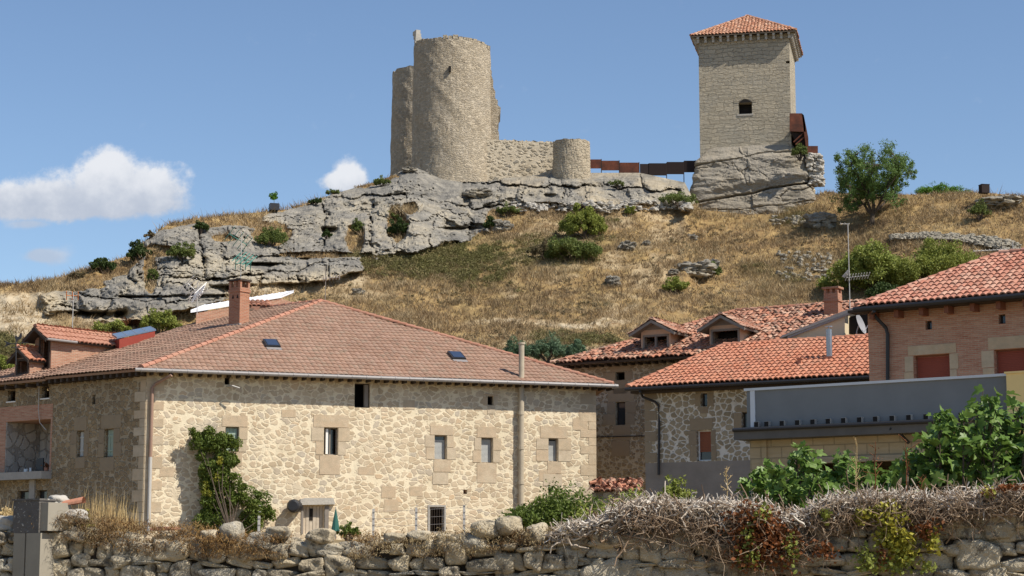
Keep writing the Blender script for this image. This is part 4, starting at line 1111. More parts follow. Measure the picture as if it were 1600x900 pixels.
hb_ = [  # px, base py, width, height px, material, leaf, clumps, leaves, label
    (162, 424, 40, 28, 'leaf_dark', .10, 22, 1500, 'dark green bush at the lower end of the left ridge'),
    (216, 406, 40, 32, 'leaf_dark', .10, 24, 1600, 'dark rounded bush against the sky above the cracked cliff'),
    (314, 360, 26, 16, 'leaf_dark', .09, 14, 900, 'small dark bush in the rock face below the grassy cliff top'),
    (285, 404, 52, 26, 'leaf_olive', .09, 24, 1500, 'wide straggly bush on the ledge left of the teal aerials'),
    (424, 384, 44, 42, 'leaf_olive', .09, 30, 2000, 'large straggly bush in the rocks below the black planter'),
    (511, 372, 16, 18, 'leaf_dark', .08, 10, 600, 'little dark bush in front of the small rock hole'),
    (622, 372, 34, 42, 'leaf_dark', .09, 28, 2000, 'dark upright bush in the cleft of the bedded cliff'),
    (560, 366, 24, 28, 'leaf_olive', .08, 18, 1000, 'olive bush in the joint left of the bedded cliff'),
    (612, 343, 20, 16, 'leaf_olive', .08, 12, 700, 'small bush high in the cleft above the dark upright bush'),
    (765, 360, 20, 32, 'leaf_dark', .09, 18, 1200, 'narrow dark bush at the right end of the bedded cliff'),
    (492, 319, 24, 12, 'leaf_dark', .08, 12, 700, 'low dark bush on the skyline right of the black planter'),
    (596, 290, 30, 16, 'leaf_olive', .08, 14, 800, 'scrubby bush on the skyline left of the round towers'),
    (520, 303, 26, 8, 'leaf_olive', .08, 10, 500, 'flat scrubby bush on the skyline beneath the small cloud'),
    (240, 440, 18, 26, 'leaf_olive', .08, 14, 800, 'narrow bush in the gully of the left cliff'),
    (120, 434, 30, 12, 'grey_weed', .08, 14, 500, 'grey leafless scrub on the lowest part of the left ridge'),
    (235, 372, 20, 14, 'grey_weed', .07, 12, 500, 'thin grey scrub on the skyline where the left cliff steepens'),
    (912, 368, 66, 50, 'leaf_lime', .10, 50, 5200, 'big rounded green bush below the curtain wall'),
    (895, 405, 92, 42, 'leaf_olive', .10, 50, 5200, 'spreading olive bush just under the big rounded one'),
    (850, 400, 50, 26, 'grey_weed', .08, 30, 2200, 'thin yellowish shrub left of the spreading olive bush'),
    (1055, 456, 42, 26, 'leaf_lime', .09, 20, 1600, 'little bright green bush alone on mid slope'),
    (1112, 432, 26, 28, 'leaf_olive', .09, 18, 1200, 'small bush at the right end of the layered rock ledge'),
    (985, 335, 18, 20, 'leaf_lime', .08, 10, 600, 'tiny green bush left of the keep rock at the cliff foot'),
    (1060, 318, 60, 26, 'leaf_olive', .08, 30, 1500, 'scrub in the dark corner left of the keep rock'),
    (795, 335, 40, 18, 'leaf_olive', .08, 16, 900, 'low scrub just above the grey boulder under the cliff'),
    (965, 290, 24, 10, 'leaf_olive', .07, 10, 400, 'thin green scrub on the rock just below the rusty panels'),
    (1362, 450, 130, 68, 'leaf_ivy', .13, 110, 12000, 'dense dark ivy covered mound behind the brick chimney'),
    (1465, 448, 120, 72, 'leaf_lime', .10, 80, 9000, 'feathery yellow green bush right of the ivy mound'),
    (1385, 470, 70, 38, 'leaf_dark', .11, 34, 2600, 'low dark bush beneath the ivy mound by the brick house roof'),
    (1530, 425, 80, 26, 'leaf_olive', .09, 30, 1800, 'low green shrub beside the brick house roof ridge'),
    (1530, 340, 36, 34, 'leaf_olive', .07, 20, 1000, 'thin wispy shrub left of the pale ridge slab'),
    (1250, 246, 26, 34, 'leaf_olive', .08, 20, 900, 'weedy shrub growing between keep and rusty stairway'),
    (175, 520, 60, 22, 'leaf_lime', .09, 26, 1600, 'yellow green shrub behind the brick dormer at the cliff foot'),
    (250, 520, 60, 40, 'leaf_lime', .09, 34, 2600, 'tall yellow green shrub right of the solar panels'),
    (210, 512, 40, 20, 'leaf_red', .08, 18, 900, 'reddish dry shrub between the yellow green shrubs at the cliff foot'),
    (0, 585, 40, 36, 'leaf_lime', .09, 30, 2000, 'green bush behind the black weathervane'),
]
for (px, py, w_, h_, mt, lf, nc, nl, lb) in hb_:
    p = hillpt(px, py); dY = 0
    if px == 1250: p = P(px, py, 158.8)
    sc = p[1]/F
    if px != 1250: p[1] -= min(1.5, w_*sc*.25); p = P(px, py, p[1])
    bush('bush', lb, 'bush', p, w_*sc, h_*sc*1.05, mt, lf, nc, int(nl*2.0), 'bushes on the castle hill', shell=1.5 if w_ > 60 and mt in ('leaf_ivy', 'leaf_lime') else .4)
# broom behind the roofs
for px, w_, h_, lb in [(808, 54, 30, 'left clump of the grey green broom behind the farmhouse roof'), (855, 60, 38, 'tallest middle clump of grey green broom behind the pipe'), (898, 42, 30, 'right clump of the grey green broom by the old tiled roof')]:
    p = P(px, 560, 112); sc = 112/F; bush('broom_bush', lb, 'bush', p, w_*sc, h_*sc*1.1, 'leaf_broom', .12, 40, 6000, 'broom bushes behind the roofs', aspect=.2)
# dwarf pine behind ridge
p = P(1470, 306, 158); sc = 158/F; bush('pine_bush', 'flat bright green pine bush on the skyline right of the tree', 'bush', p, 82*sc, 20*sc, 'leaf_pine', .16, 46, 4200, aspect=.2)


def tree(base, H, Wd, label):
    rg = np.random.default_rng(12); t = thing('almond_tree', label, 'tree', base); tr = MB(); base = np.asarray(base, float); ends = []
    def grow(p, d, L, r_, lev):
        n = 5; path = [p]; dd = d.copy()
        for k in range(n): dd = nrm(dd+rg.normal(0, .16, 3)+np.array([0, 0, .05])); path.append(path[-1]+dd*L/n)
        tr.tube(path, np.linspace(r_, r_*.6, n+1), 6, False)
        if lev == 0: ends.extend(path[2:]); return
        if lev == 1: ends.extend(path[3:])
        for k in range(4 if lev > 1 else 4):
            q = path[2+k % 4]; nd = nrm(dd*.7+rg.normal(0, .65, 3)+np.array([0, 0, .15])); grow(np.array(q), nd, L*.68, r_*.55, lev-1)
    tr.tube([base-np.array([0, 0, .4]), base+np.array([.05, 0, .35]), base+np.array([.1, 0, .8])], [.24, .19, .17], 8, False)
    for k in range(6):
        a_ = k*math.pi/3+.3; grow(base+np.array([.08, 0, .6]), nrm(np.array([math.cos(a_)*.85, math.sin(a_)*.6, .75+.5*(k % 2)])), H*.40, .12, 2)
    en = np.array(ends); top = base[2]+H; cx = base[0]+.1*Wd
    sc = (np.abs(en[:, 0]-base[0])/(Wd*.52))**2+((en[:, 2]-(base[2]+H*.55))/(H*.5))**2; en = en[(sc < 1.15)]
    nc = 150; dd = rg.normal(size=(nc, 3)); dd /= np.linalg.norm(dd, axis=1)[:, None]; rr_ = rg.uniform(.45, 1, nc)[:, None]
    ex_ = base+np.array([.05*Wd, 0, H*.56])+dd*rr_*np.array([Wd*.47, Wd*.42, H*.42]); low = (ex_[:, 2] < base[2]+H*.32) & (ex_[:, 0] > base[0]-.1); ex_ = ex_[~low]
    for q_ in ex_:
        kk = np.argmin(np.linalg.norm(en-q_, axis=1)); tr.tube([en[kk], (en[kk]+q_)/2+rg.normal(0, .08, 3), q_], [.03, .02, .008], 4, False)
    cl = np.concatenate([ex_, en[::3]]); N = 30000; k = rg.integers(0, len(cl), N); o = rg.normal(size=(N, 3)); o /= np.linalg.norm(o, axis=1)[:, None]; sz = rg.uniform(.22, .55, len(cl))[k][:, None]
    cp = cl[k]+o*sz*rg.uniform(.2, 1.1, N)[:, None]; tr.build('trunk', 'bark', t, autouv=False)
    mb = MB(); leafquads(mb, cp, .09, rg, .4); mb.build('crown', 'leaf_almond', t, autouv=False); return t
p = hillpt(1360, 347); p = P(1362, 347, p[1]-.6); tree(p, 136*p[1]/F, 150*p[1]/F, 'bushy spreading tree alone on the slope right of the keep')

# planter on the ridge + black box
p = P(428, 329, 150.5); t = thing('planter', 'black cubic planter with a young leafy plant on the left cliff top', 'planter', p)
mb = MB(); mb.cbox(p, .72, .7, .55, .3); mb.build('pot', 'black_metal', t)
mb = MB(); rg = np.random.default_rng(8); pts, cc = clumpy(p+np.array([0, 0, 1.0]), (.33, .33, .55), 12, 500, rg, .4, .2); leafquads(mb, pts, .08, rg); mb.build('foliage', 'leaf_pine', t, autouv=False)
mb = MB(); mb.tube([p+np.array([0, 0, .5]), p+np.array([0, 0, 1.2])], .02, 5); mb.build('stem', 'bark', t)
p = P(1538, 302, 149.6); mb = MB(); mb.cbox(p, .66, .6, .66, .2); mb.cbox(p+np.array([0, 0, .66]), .7, .64, .04, .2); tag(mb.build('marker_box', 'dark_corten'), 'small dark steel box on the skyline far right of the tree', 'box')

# ------------------------------------------------------------------ MAIN FARMHOUSE
A0 = P(226, 700, 80)
Wf = Wall(A0[:2], 20.0); Wl_ = Wall(A0[:2], -37.3)       # front wall runs to the right, left wall runs to the left (negative u)
zEave = Wf.hit(300, 588)[2]
uB = Wf.sz(931, 690)[0]; ZG = 2.0
house = thing('farmhouse', 'large rubble stone farmhouse with wide brown hipped tile roof', 'house', Wf.pt(uB/2, 3, -5))
fr = {k: Wf.rect(v) for k, v in dict(w1=(352, 667, 373, 706), w2=(506, 668, 528, 711), w3=(679, 680, 698, 718), w4=(752, 684, 770, 723), w5=(857, 685, 872, 721), big=(554, 599, 578, 637),
      s1=(762, 619, 771, 633), s2=(351, 590, 359, 601), door=(474, 790, 506, 834), bars=(671, 792, 694, 832), vent=(724, 765, 730, 772)).items()}
zT = zEave+.35
mb = MB(); panel(mb, Wf, 0, uB, ZG, zT, list(fr.values()), .38)
mb.build('wall', 'main_rubble', house)
lf = {k: Wl_.rect(v) for k, v in dict(a=(120, 673, 131, 714), b=(163, 670, 177, 714), c=(144, 617, 149, 632)).items()}
uL = Wl_.sz(81, 690)[0]
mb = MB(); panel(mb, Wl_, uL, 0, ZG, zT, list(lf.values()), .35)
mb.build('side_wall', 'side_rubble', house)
# far walls
Bk = Wf.pt(uB, 0); K1 = Bk+np.array([-1.5, 13, 0]); Lk = Wl_.pt(uL, 0); K0 = Lk+np.array([5, 12, 0])
mb = MB()
for a_, b_ in ((Bk, K1), (K1, K0), (K0, Lk)):
    mb.quad(a_+np.array([0, 0, ZG]), b_+np.array([0, 0, ZG]), b_+np.array([0, 0, zT]), a_+np.array([0, 0, zT]))
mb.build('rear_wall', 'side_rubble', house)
sb = 'sandstone_block'
window(Wf, fr['w1'], house, 'shutter', sb, lw=.42, lh=.5, sh=.6, seed=1)
window(Wf, fr['w2'], house, 'leaf', sb, lw=.5, lh=.55, sh=.85, seed=2)
window(Wf, fr['w3'], house, 'blind', sb, lw=.45, lh=.42, sh=.55, below=2, seed=3, gap=.18)
window(Wf, fr['w4'], house, 'blind', sb, lw=.45, lh=.5, sh=.9, seed=4, gap=.06)
window(Wf, fr['w5'], house, 'blind', sb, lw=.55, lh=.55, sh=.55, below=2, seed=5, gap=.1)
window(Wf, fr['s1'], house, 'dark', sb, frame='wood_dark', lw=.25, lh=.1, sh=.4, seed=6)
f = window(Wf, fr['big'], house, 'dark', None, frame='wood_dark', part='loft_opening')
a, b, c_, d = fr['big']; mb = MB(); Wf.box(mb, b-.22, b-.05, c_+.05, d-.05, -.32, -.1); mb.build('shutter', 'wood_grey', f)
window(Wf, fr['s2'], house, 'dark', None, frame='wood_dark')
window(Wf, fr['vent'], house, 'dark', None, frame='pipe_brown', part='vent')
f = window(Wf, fr['bars'], house, 'bars', None, frame='cement', depth=.05)
a, b, c_, d = fr['bars']; mb = MB(); Wf.box(mb, a-.07, a-.002, c_, d+.08, -.1, .03); Wf.box(mb, b+.002, b+.07, c_, d+.08, -.1, .03); Wf.box(mb, a+.001, b-.001, d+.002, d+.08, -.1, .03); mb.build('window_surround', 'cement', f)
window(Wl_, lf['a'], house, 'shutter', 'dark_block', m='shutter_white', lw=.4, lh=.6, sh=.5, seed=7)
window(Wl_, lf['b'], house, 'shutter', 'dark_block', lw=.5, lh=.6, sh=.6, seed=8)
window(Wl_, lf['c'], house, 'dark', None, frame='wood_dark')
# door
a, b, c_, d = fr['door']; mb = MB(); n = 6
for k in range(n): Wf.box(mb, a+(b-a)*k/n+.008, a+(b-a)*(k+1)/n-.008, c_, d, -.22, -.17+.01*(k % 2))
dr = mb.build('door', 'wood_pale', house)
mb = MB(); Wf.box(mb, a+.3, a+.45, d-.62, d-.12, -.165, -.14); mb.build('hatch', 'shade_black', dr)
mb = MB(); lint = [Wf.hit(468, 789, .2), Wf.hit(470, 780, .2), Wf.hit(478, 778, .2), Wf.hit(521, 778, .2), Wf.hit(524, 788, .2)]; mb.prism(lint, -Wf.n*.5); mb.build('lintel', 'slab_stone', dr)
mb = MB(); Wf.box(mb, b+.03, b+.2, c_, d, -.12, .06); mb.build('jamb', 'wood_grey', dr); mb = MB(); Wf.box(mb, a-.1, a-.01, c_, d, -.12, .03); mb.build('jamb', 'wood_grey', dr)
# corner stones
mb = MB(); mbq = MB(); z = ZG+.4; k = 0
while z < zT-.3:
    h_ = random.uniform(.32, .5); L1, L2 = ((.75, .35), (.35, .7))[k % 2]
    o_ = Wf.pt(0, z)
    Wf.box(mb, .02, L1, z+.008, z+h_-.008, -.3, .015); Wl_.box(mb, -L2, -.02, z+.008, z+h_-.008, -.3, .015)
    Wf.box(mbq, uB-L1, uB+.015, z+.008, z+h_-.008, -.4, .015); z += h_; k += 1
mb.build('quoin', sb, house); mbq.build('quoin', sb, house)
# patches of dressed stone in the lower front
mb = MB()
for x0, y0, x1, y1 in [(596, 760, 618, 778), (600, 780, 622, 800), (905, 640, 925, 655), (842, 735, 868, 752), (330, 768, 352, 782), (630, 625, 648, 640), (560, 730, 585, 742), (440, 640, 462, 652), (895, 655, 918, 672), (250, 730, 272, 745), (640, 760, 660, 775), (380, 790, 420, 806)]:
    u0, u1, z0, z1 = Wf.rect((x0, y0, x1, y1)); mb = MB(); Wf.box(mb, u0, u1, z0, z1, -.1, .012); mb.build('patch_stone', sb, house)

# roof
ovh = .62
def eave_corner(W1, W2, o_): # intersection of the two offset wall lines
    p1 = W1.pt(0, 0, o_)[:2]; p2 = W2.pt(0, 0, o_)[:2]; Mx = np.array([W1.d[:2], -W2.d[:2]]).T; t = np.linalg.solve(Mx, p2-p1); return p1+W1.d[:2]*t[0]
ec = eave_corner(Wf, Wl_, ovh); EC = np.array([ec[0], ec[1], 0.]); EC[2] = PPL(222, 576, EC, Wf.n)[2]
zE_ = EC[2]
ER = EC+Wf.d*(uB+.95)
AP = P(502, 472, 91.5)
plF = Plane(EC, Wf.d, q=AP); plL = Plane(EC, -Wl_.d, q=AP)
R2 = AP-Wl_.d*0+(-Wl_.d)*5.0
uS = abs(uL)
EL = EC+(-Wl_.d)*(uS+.2)                      # where the farmhouse eave ends
vg = [plL.hit(x, y) for x, y in ((236, 527), (300, 506))]
vtop = plL.hit(150, 549)
tm, bm = MB(), MB()
roofplane(plF, [EC, ER, AP], tm, bm, .1, pitch=.235, row=.43, jit=.004, amp=.032, lip=.03, seed=21)
poly_main = [EC, EL, plL.pt(plL.ab(EL)[0], plL.ab(vtop)[1]*0+.9), vtop, vg[0], vg[1], R2, AP]
poly_main = [EC, EL, vtop, vg[0], vg[1], R2, AP]
roofplane(plL, poly_main, tm, bm, .1, pitch=.235, row=.43, jit=.004, amp=.032, lip=.03, seed=22)
rf = tm.build('roof', 'smooth_tile', house)
KB = ER+np.array([-1.2, 14, 0]); KA = R2+np.array([6, 9, -3.2])
bm.poly([ER, KB, AP]); bm.poly([AP, KB, KA, R2]); bm.build('roof_board', 'smooth_tile', rf)
rm = MB(); up = np.array([0, 0, .05]); ridge(rm, EC+up, AP+up, .14, .42); ridge(rm, ER+up, AP+up, .13, .42); ridge(rm, AP+up, R2+up, .13, .42); rm.build('hip_tile', 'ridge_tile', rf)
# eave soffit, rafters
mb = MB(); n = 52
for k in range(n+1):
    u = -.3+(uB+.9)*k/n; mb.obox(Wf.pt(u, zE_-.22, -.2), Wf.d*.1, Wf.n*.72, (0, 0, .12))
for k in range(16):
    u = -(uS)*k/15; mb.obox(Wl_.pt(u, zE_-.26, -.2), Wl_.d*-.13, Wl_.n*.74, (0, 0, .17))
mb.build('rafter', 'wood_dark', rf)
# gutter on the front
mb = MB(); path = [EC+Wf.n*.08+Wf.d*t_-np.array([0, 0, .06]) for t_ in (-.25, (uB+1.2)/2, uB+1.15)]
mb.tube(path, .085, 8)
for k in range(34): q = EC+Wf.n*.08+Wf.d*(k*(uB+1)/33)-np.array([0, 0, .06]); mb.tube([q-Wf.d*.02, q+Wf.d*.02], .1, 8)
gt = mb.build('gutter', 'gutter_metal', rf)
# downpipe at the left corner
g0 = PPL(268, 586, EC+Wf.n*.08, Wf.n); g1 = Wf.hit(243, 600, .16); g2 = Wf.hit(238, 606, .12); g3 = Wf.hit(235, 714, .12); g4 = Wf.hit(232, 830, .12)
mb = MB(); mb.tube([g0, (g0+g1)/2, g1, g2, g3], .07, 8); dp = mb.build('downpipe', 'pipe_brown', house)
mb = MB(); mb.tube([g3, g4], .078, 8); mb.build('lower_pipe', 'pipe_grey', dp)
# bracket pipe below the small attic hole
mb = MB(); p = Wf.hit(354, 604, 0); mb.tube([p, p+Wf.n*.5+Wf.d*.15, p+Wf.n*.55+Wf.d*.45-np.array([0, 0, .1])], .035, 6); mb.build('spout', 'pipe_grey', house)
# skylights
for px, py, in ((424, 540), (713, 559)):
    q = plF.hit(px, py); a_, b_ = plF.ab(q); mb = MB()
    mb.obox(plF.pt(a_-.32, b_-.45, .03), plF.u*.64, plF.v*.9, plF.n*.13); sk = mb.build('skylight', 'black_metal', house)
    mb = MB(); mb.obox(plF.pt(a_-.25, b_-.38, .162), plF.u*.5, plF.v*.76, plF.n*.012); mb.build('pane', 'roof_glass', sk)
    mb = MB(); mb.obox(plF.pt(a_-.33, b_-.75, .07), plF.u*.66, plF.v*.28, plF.n*.02); mb.build('flashing', 'gutter_metal', sk)
# long flue pipe up the front
mb = MB(); pb = Wf.hit(814, 792, .18); pe = Wf.hit(815, 604, .18); pt_ = pe.copy(); pt_[2] = Wf.hit(815, 538, .18)[2]
mb.tube([pb, pt_], .125, 12)
for z in np.arange(pb[2]+1, pt_[2]-.5, 1.55): mb.tube([[pb[0], pb[1], z], [pb[0], pb[1], z+.16]], .15, 12)
fl = mb.build('flue_pipe', 'fibre_cement', smooth=False); tag(fl, 'tall fibre cement flue pipe running up the farmhouse front through the eave', 'pipe')
mb = MB(); mb.tube([pt_, pt_+np.array([0, 0, .08])], .16, 12); mb.build('cap', 'fibre_cement', fl)
# horizontal drum by the door
p = Wf.hit(462, 791, 0); mb = MB(); mb.tube([p+Wf.n*.0, p+Wf.n*.1, p+Wf.n*.55+Wf.d*-.25, p+Wf.n*.6+Wf.d*-.27], [.26, .27, .27, .2], 16); mb.tube([p+Wf.n*.3+Wf.d*-.13, p+Wf.n*.36+Wf.d*-.16], .29, 16)
tag(mb.build('drum', 'black_metal'), 'black drum sticking out of the farmhouse wall left of the door', 'drum')
# fence posts with barbed wires
posts = []
for px, y0, lb in ((583, 795, 'concrete fence post left of the barred window'), (650, 793, 'concrete fence post just left of the barred farmhouse window'), (725, 789, 'concrete fence post right of the barred farmhouse window'), (404, 806, 'short concrete fence post in front of the climbing shrub')):
    b_ = P(px, 850, 76); t_ = P(px, y0, 76); mb = MB(); mb.cbox(b_, .09, .09, t_[2]-b_[2])
    for k in range(5): mb.cbox(b_+np.array([.03, -.03, .5+k*.25]), .08, .08, .02)
    tag(mb.build('fence_post', 'pipe_grey'), lb, 'fence post', 'concrete posts of the wire fence'); posts.append(t_)
mb = MB()
for dz in (.1, .4, .7): mb.tube([posts[0]-np.array([0, 0, dz]), posts[1]-np.array([0, 0, dz]), posts[2]-np.array([0, 0, dz]), P(800, 805+dz*36, 75)], .006, 4, False)
tag(mb.build('fence_wire', 'gutter_metal'), 'thin wires strung between the concrete fence posts', 'wire')
p = P(524, 842, 77); h_ = P(524, 796, 77)[2]-p[2]; t = thing('parasol', 'folded dark teal parasol standing right of the farmhouse door', 'parasol', p)
mb = MB(); mb.tube([p+np.array([0, 0, .3]), p+np.array([0, 0, h_*.6]), p+np.array([0, 0, h_])], [.18, .11, .02], 8); mb.build('canopy', 'teal_cloth', t)
mb = MB(); mb.tube([p, p+np.array([0, 0, h_+.1])], .018, 6); mb.build('pole', 'pipe_grey', t)
p = P(545, 842, 77); bush('shrub', 'dark low shrub between the folded parasol and the barred window', 'bush', p, .9, .75, 'leaf_climb', .07, 16, 900)

# climbing shrub on the front
t = thing('climbing_shrub', 'tall leafy climbing shrub against the left of the farmhouse front', 'shrub', P(345, 834, 79))
rg = np.random.default_rng(31); mb = MB(); mb2 = MB(); st_ = MB(); root = P(362, 838, 79.3)
for (px, py, rx, ry, nl) in [(318, 690, 22, 22, 900), (335, 700, 28, 24, 1300), (340, 735, 30, 28, 1700), (325, 770, 22, 26, 1100), (352, 760, 22, 26, 1100), (328, 805, 24, 28, 1700), (345, 795, 20, 24, 1300), (322, 735, 22, 26, 1500), (350, 690, 22, 16, 700), (338, 830, 20, 14, 700), (375, 775, 26, 20, 900), (402, 790, 30, 24, 1300), (400, 820, 28, 16, 1000), (360, 716, 16, 14, 450), (303, 676, 9, 9, 160), (420, 802, 14, 12, 300)]:
    Y = Wf.hit(px, py, .6)[1]; sc = Y/F; c0 = P(px, py, Y); pts, cc = clumpy(c0, (rx*sc, .4, ry*sc), 14, int(nl*2.0), rg, .42, .2, False); leafquads(mb, pts, .06, rg); st_.tube([root, (root+c0)/2+rg.normal(0, .15, 3), c0], [.035, .02, .008], 5, False)
    if px in (325, 340): pts, cc = clumpy(c0-np.array([0, .35, 0]), (rx*sc*.5, .15, ry*sc), 5, 420, rg, .35, .2, False); leafquads(mb2, pts, .05, rg)
mb.build('foliage', 'leaf_climb', t, autouv=False); mb2.build('yellow_foliage', 'leaf_yellow', t, autouv=False); st_.build('stem', 'bark', t, autouv=False)

# ---- things on the farmhouse roof: brick chimney, white roofed dormer, solar shed
def on_left(px, py): return plL.hit(px, py)
sA = -Wl_.ang
cb_ = on_left(373, 508); sc = cb_[1]/F; zc1 = P(373, 437, cb_[1])[2]; angL = Wl_.ang
ch = thing('chimney', 'tall red brick chimney with open capped top on the farmhouse roof', 'chimney', cb_)
mb = MB(); z0 = cb_[2]-.8; H_ = zc1-z0
mb.cbox((cb_[0], cb_[1], z0), .72, .62, H_-.62, angL, 0); mb.cbox((cb_[0], cb_[1], z0+H_-.62), .8, .7, .12, angL); mb.cbox((cb_[0], cb_[1], z0+H_-.5), .74, .64, .1, angL)
stk = mb.build('stack', 'chimney_brick', ch)
mb = MB(); zq = z0+H_-.4
for dx_ in (-1, 0, 1):
    for dy_ in (-1, 1):
        mb = MB(); o_ = Wl_.d*dx_*.3+Wl_.n*dy_*.26; mb.cbox((cb_[0]+o_[0], cb_[1]+o_[1], zq), .14, .12, .3, angL); mb.build('cap_pier', 'chimney_brick', stk)
mb = MB(); mb.cbox((cb_[0], cb_[1], zq+.3), .86, .76, .09, angL); mb.build('cap', 'wood_dark', ch)
mb = MB(); mb.cbox((cb_[0], cb_[1], cb_[2]-.6), .84, .74, .62, angL); mb.build('flashing', 'cement', ch)
mb = MB()
for s_ in (-.16, .14):
    for Wn, hw in ((Wl_.n, .315),):
        q = np.array([cb_[0], cb_[1], z0+H_-.92])+Wn*hw+Wl_.d*s_; mb.prism([q, q+Wl_.d*.13, q+Wl_.d*.065+np.array([0, 0, .18])], Wn*.012)
mb.build('vent', 'shade_black', stk)

Yd_ = plL.hit(320, 503)[1]
dm = thing('roof_dormer', 'long low brick dormer with white sheet roof behind the chimney', 'dormer', plL.hit(370, 500))
pA = plL.hit(306, 508); dirD = nrm(np.array([.606+.25, .795-.1, 0])) ; 
pB = PPL(438, 478, pA, np.cross(dirD, [0, 0, 1])); 
zl = PPL(306, 489, pA, np.cross(dirD, [0, 0, 1]))[2]; zr = PPL(438, 466, pA, np.cross(dirD, [0, 0, 1]))[2]
Ld = np.dot(pB-pA, dirD); back = nrm(np.array([.30, .95, 0]))*1.3
mb = MB(); mb.prism([pA-np.array([0, 0, .5]), pA+dirD*Ld+np.array([0, 0, -.5]), np.append((pA+dirD*Ld)[:2], zr), np.append(pA[:2], zl)], back); mb.build('wall', 'dormer_brick', dm)
p0 = np.append((pA-dirD*.25)[:2], zl-.02)-back*.08; p1 = np.append((pA+dirD*(Ld+.1))[:2], zr+.02)-back*.08
mb = MB(); mb.obox(p0, p1-p0, back*1.15+np.array([0, 0, .46]), (0, 0, .12)); rb = mb.build('roof_sheet', 'sheet_white', dm)
mb = MB()
for k in range(13):
    q = p0+(p1-p0)*k/12+np.array([0, 0, .12]); mb.obox(q, nrm(p1-p0)*.04, back*1.15+np.array([0, 0, .46]), (0, 0, .02))
mb.build('rib', 'sheet_white', rb)
mb = MB(); q = pA+dirD*.2-np.array([0, 0, .25]); mb.obox(q-back*.03, dirD*(Ld*.9), back*-.02, (0, 0, .3)); mb.build('flashing', 'cement', dm)
# small tiled hood behind chimney
p = P(400, 470, cb_[1]+4.5); mb = MB(); pl0 = Plane(p+np.array([-.9, 0, -.25]), (1, .2, 0), slope=20, toward=np.array([0, 1, 0])); tiles(mb, pl0.o, pl0.u, pl0.v, [(0, 0), (1.7, 0), (1.7, 1.2), (0, 1.2)]); mb.prism([pl0.pt(0, 0), pl0.pt(1.7, 0), pl0.pt(1.7, 1.2), pl0.pt(0, 1.2)], (0, 0, -1.0))
tag(mb.build('roof_hood', 'old_tile'), 'small red tiled hood peeping out right of the tall farmhouse chimney', 'roof')

# red shed dormer with solar roof
ss_ = thing('solar_dormer', 'red sided roof box with sloping blue panel left on the farmhouse roof', 'dormer', plL.hit(215, 538))
q0 = plL.hit(186, 548); q1 = plL.hit(242, 528); dq = q1-q0; dq[2] = 0; zt0 = P(192, 530, q0[1])[2]; zt1 = P(242, 517, q1[1])[2]; bk = nrm(np.array([-.55, .83, 0]))*.6
mb = MB(); mb.prism([q0-np.array([0, 0, .6]), q1-np.array([0, 0, .6]), np.append(q1[:2], zt1), np.append(q0[:2], zt0)], bk); mb.build('wall', 'red_paint', ss_)
mb = MB(); p0 = np.append(q0[:2], zt0)-bk*.04-nrm(dq)*.2; p1 = np.append(q1[:2], zt1)-bk*.04; mb.obox(p0, (p1-p0)*1.02, bk*1.1+np.array([0, 0, .22]), (0, 0, .07)); sp_ = mb.build('solar_panel', 'solar_blue', ss_)
mb = MB()
for k in range(5): q = p0+(p1-p0)*k/4+np.array([0, 0, .07]); mb.obox(q, nrm(dq)*.04, bk*1.1+np.array([0, 0, .22]), (0, 0, .012))
mb.build('frame', 'gutter_metal', sp_)

# ------------------------------------------------------------------ LEFT BALCONY HOUSE
bh = thing('balcony_house', 'stone and brick house with recessed balcony at the left edge', 'house', Wl_.pt(uL-3, 3, -3))
uE = Wl_.sz(-60, 690)[0]
H2 = {k: Wl_.rect(v) for k, v in dict(a=(12, 610, 24, 627), b=(65, 604, 77, 622), loggia=(8, 657, 78, 738), c=(27, 767, 45, 790), d=(57, 766, 73, 790)).items()}
mb = MB(); zb1 = Wl_.sz(40, 634)[1]; zb0 = Wl_.sz(40, 750)[1]
panel(mb, Wl_, uE, uL-.005, zb1, zT-.2, [H2['a'], H2['b']], .3, 0)
panel(mb, Wl_, uE, uL-.005, zb0, zb1, [H2['loggia']], 1.9, 1)
panel(mb, Wl_, uE, uL-.005, ZG, zb0, [H2['c'], H2['d']], .3, 0)
a, b, c_, d = H2['loggia']
mb.build('wall', ['side_rubble', 'pink_brick'], bh)
mb = MB(); Wl_.box(mb, a-.1, a+(b-a)*.5, c_, d, -2.0, -1.9); Wl_.box(mb, a+.002, a+.04, c_+.01, d-.01, -1.88, -.02); lw_ = mb.build('loggia_cladding', 'balcony_cladding', bh)
mb = MB(); Wl_.box(mb, a+(b-a)*.5, b+.1, c_, d, -2.0, -1.88); mb.build('loggia_wall', 'pinkish_render', bh)
mb = MB(); Wl_.box(mb, a+(b-a)*.66, b-.02, c_+.95, d-.1, -1.87, -1.8); lwin = mb.build('window', 'shade_black', bh)
mb = MB(); Wl_.box(mb, a+(b-a)*.64, b, c_+.9, c_+.945, -1.87, -1.75); mb.build('sill', 'white_paint', lwin)
z0s, z1s = Wl_.sz(40, 750)[1], Wl_.sz(40, 738)[1]
mb = MB(); Wl_.box(mb, uE, uL+.05, z0s, z1s-.01, -.3, .55); mb.build('balcony_slab', 'cement', bh)
for k, kd in (('a', 'dark'), ('b', 'dark'), ('c', 'glass'), ('d', 'glass')):
    f = window(Wl_, H2[k], bh, kd, None, frame='wood_dark'); u0, u1, z0, z1 = H2[k]; mb = MB(); Wl_.box(mb, u0-.05, u1+.05, z0-.06, z0-.004, -.1, .04); mb.build('sill', 'white_paint', f)
# corner pier between the ground windows
mb = MB(); u0 = Wl_.sz(47, 780)[0]; Wl_.box(mb, u0, u0+.35, ZG, z0s-.005, .003, .08); mb.build('pilaster', 'cement', bh)
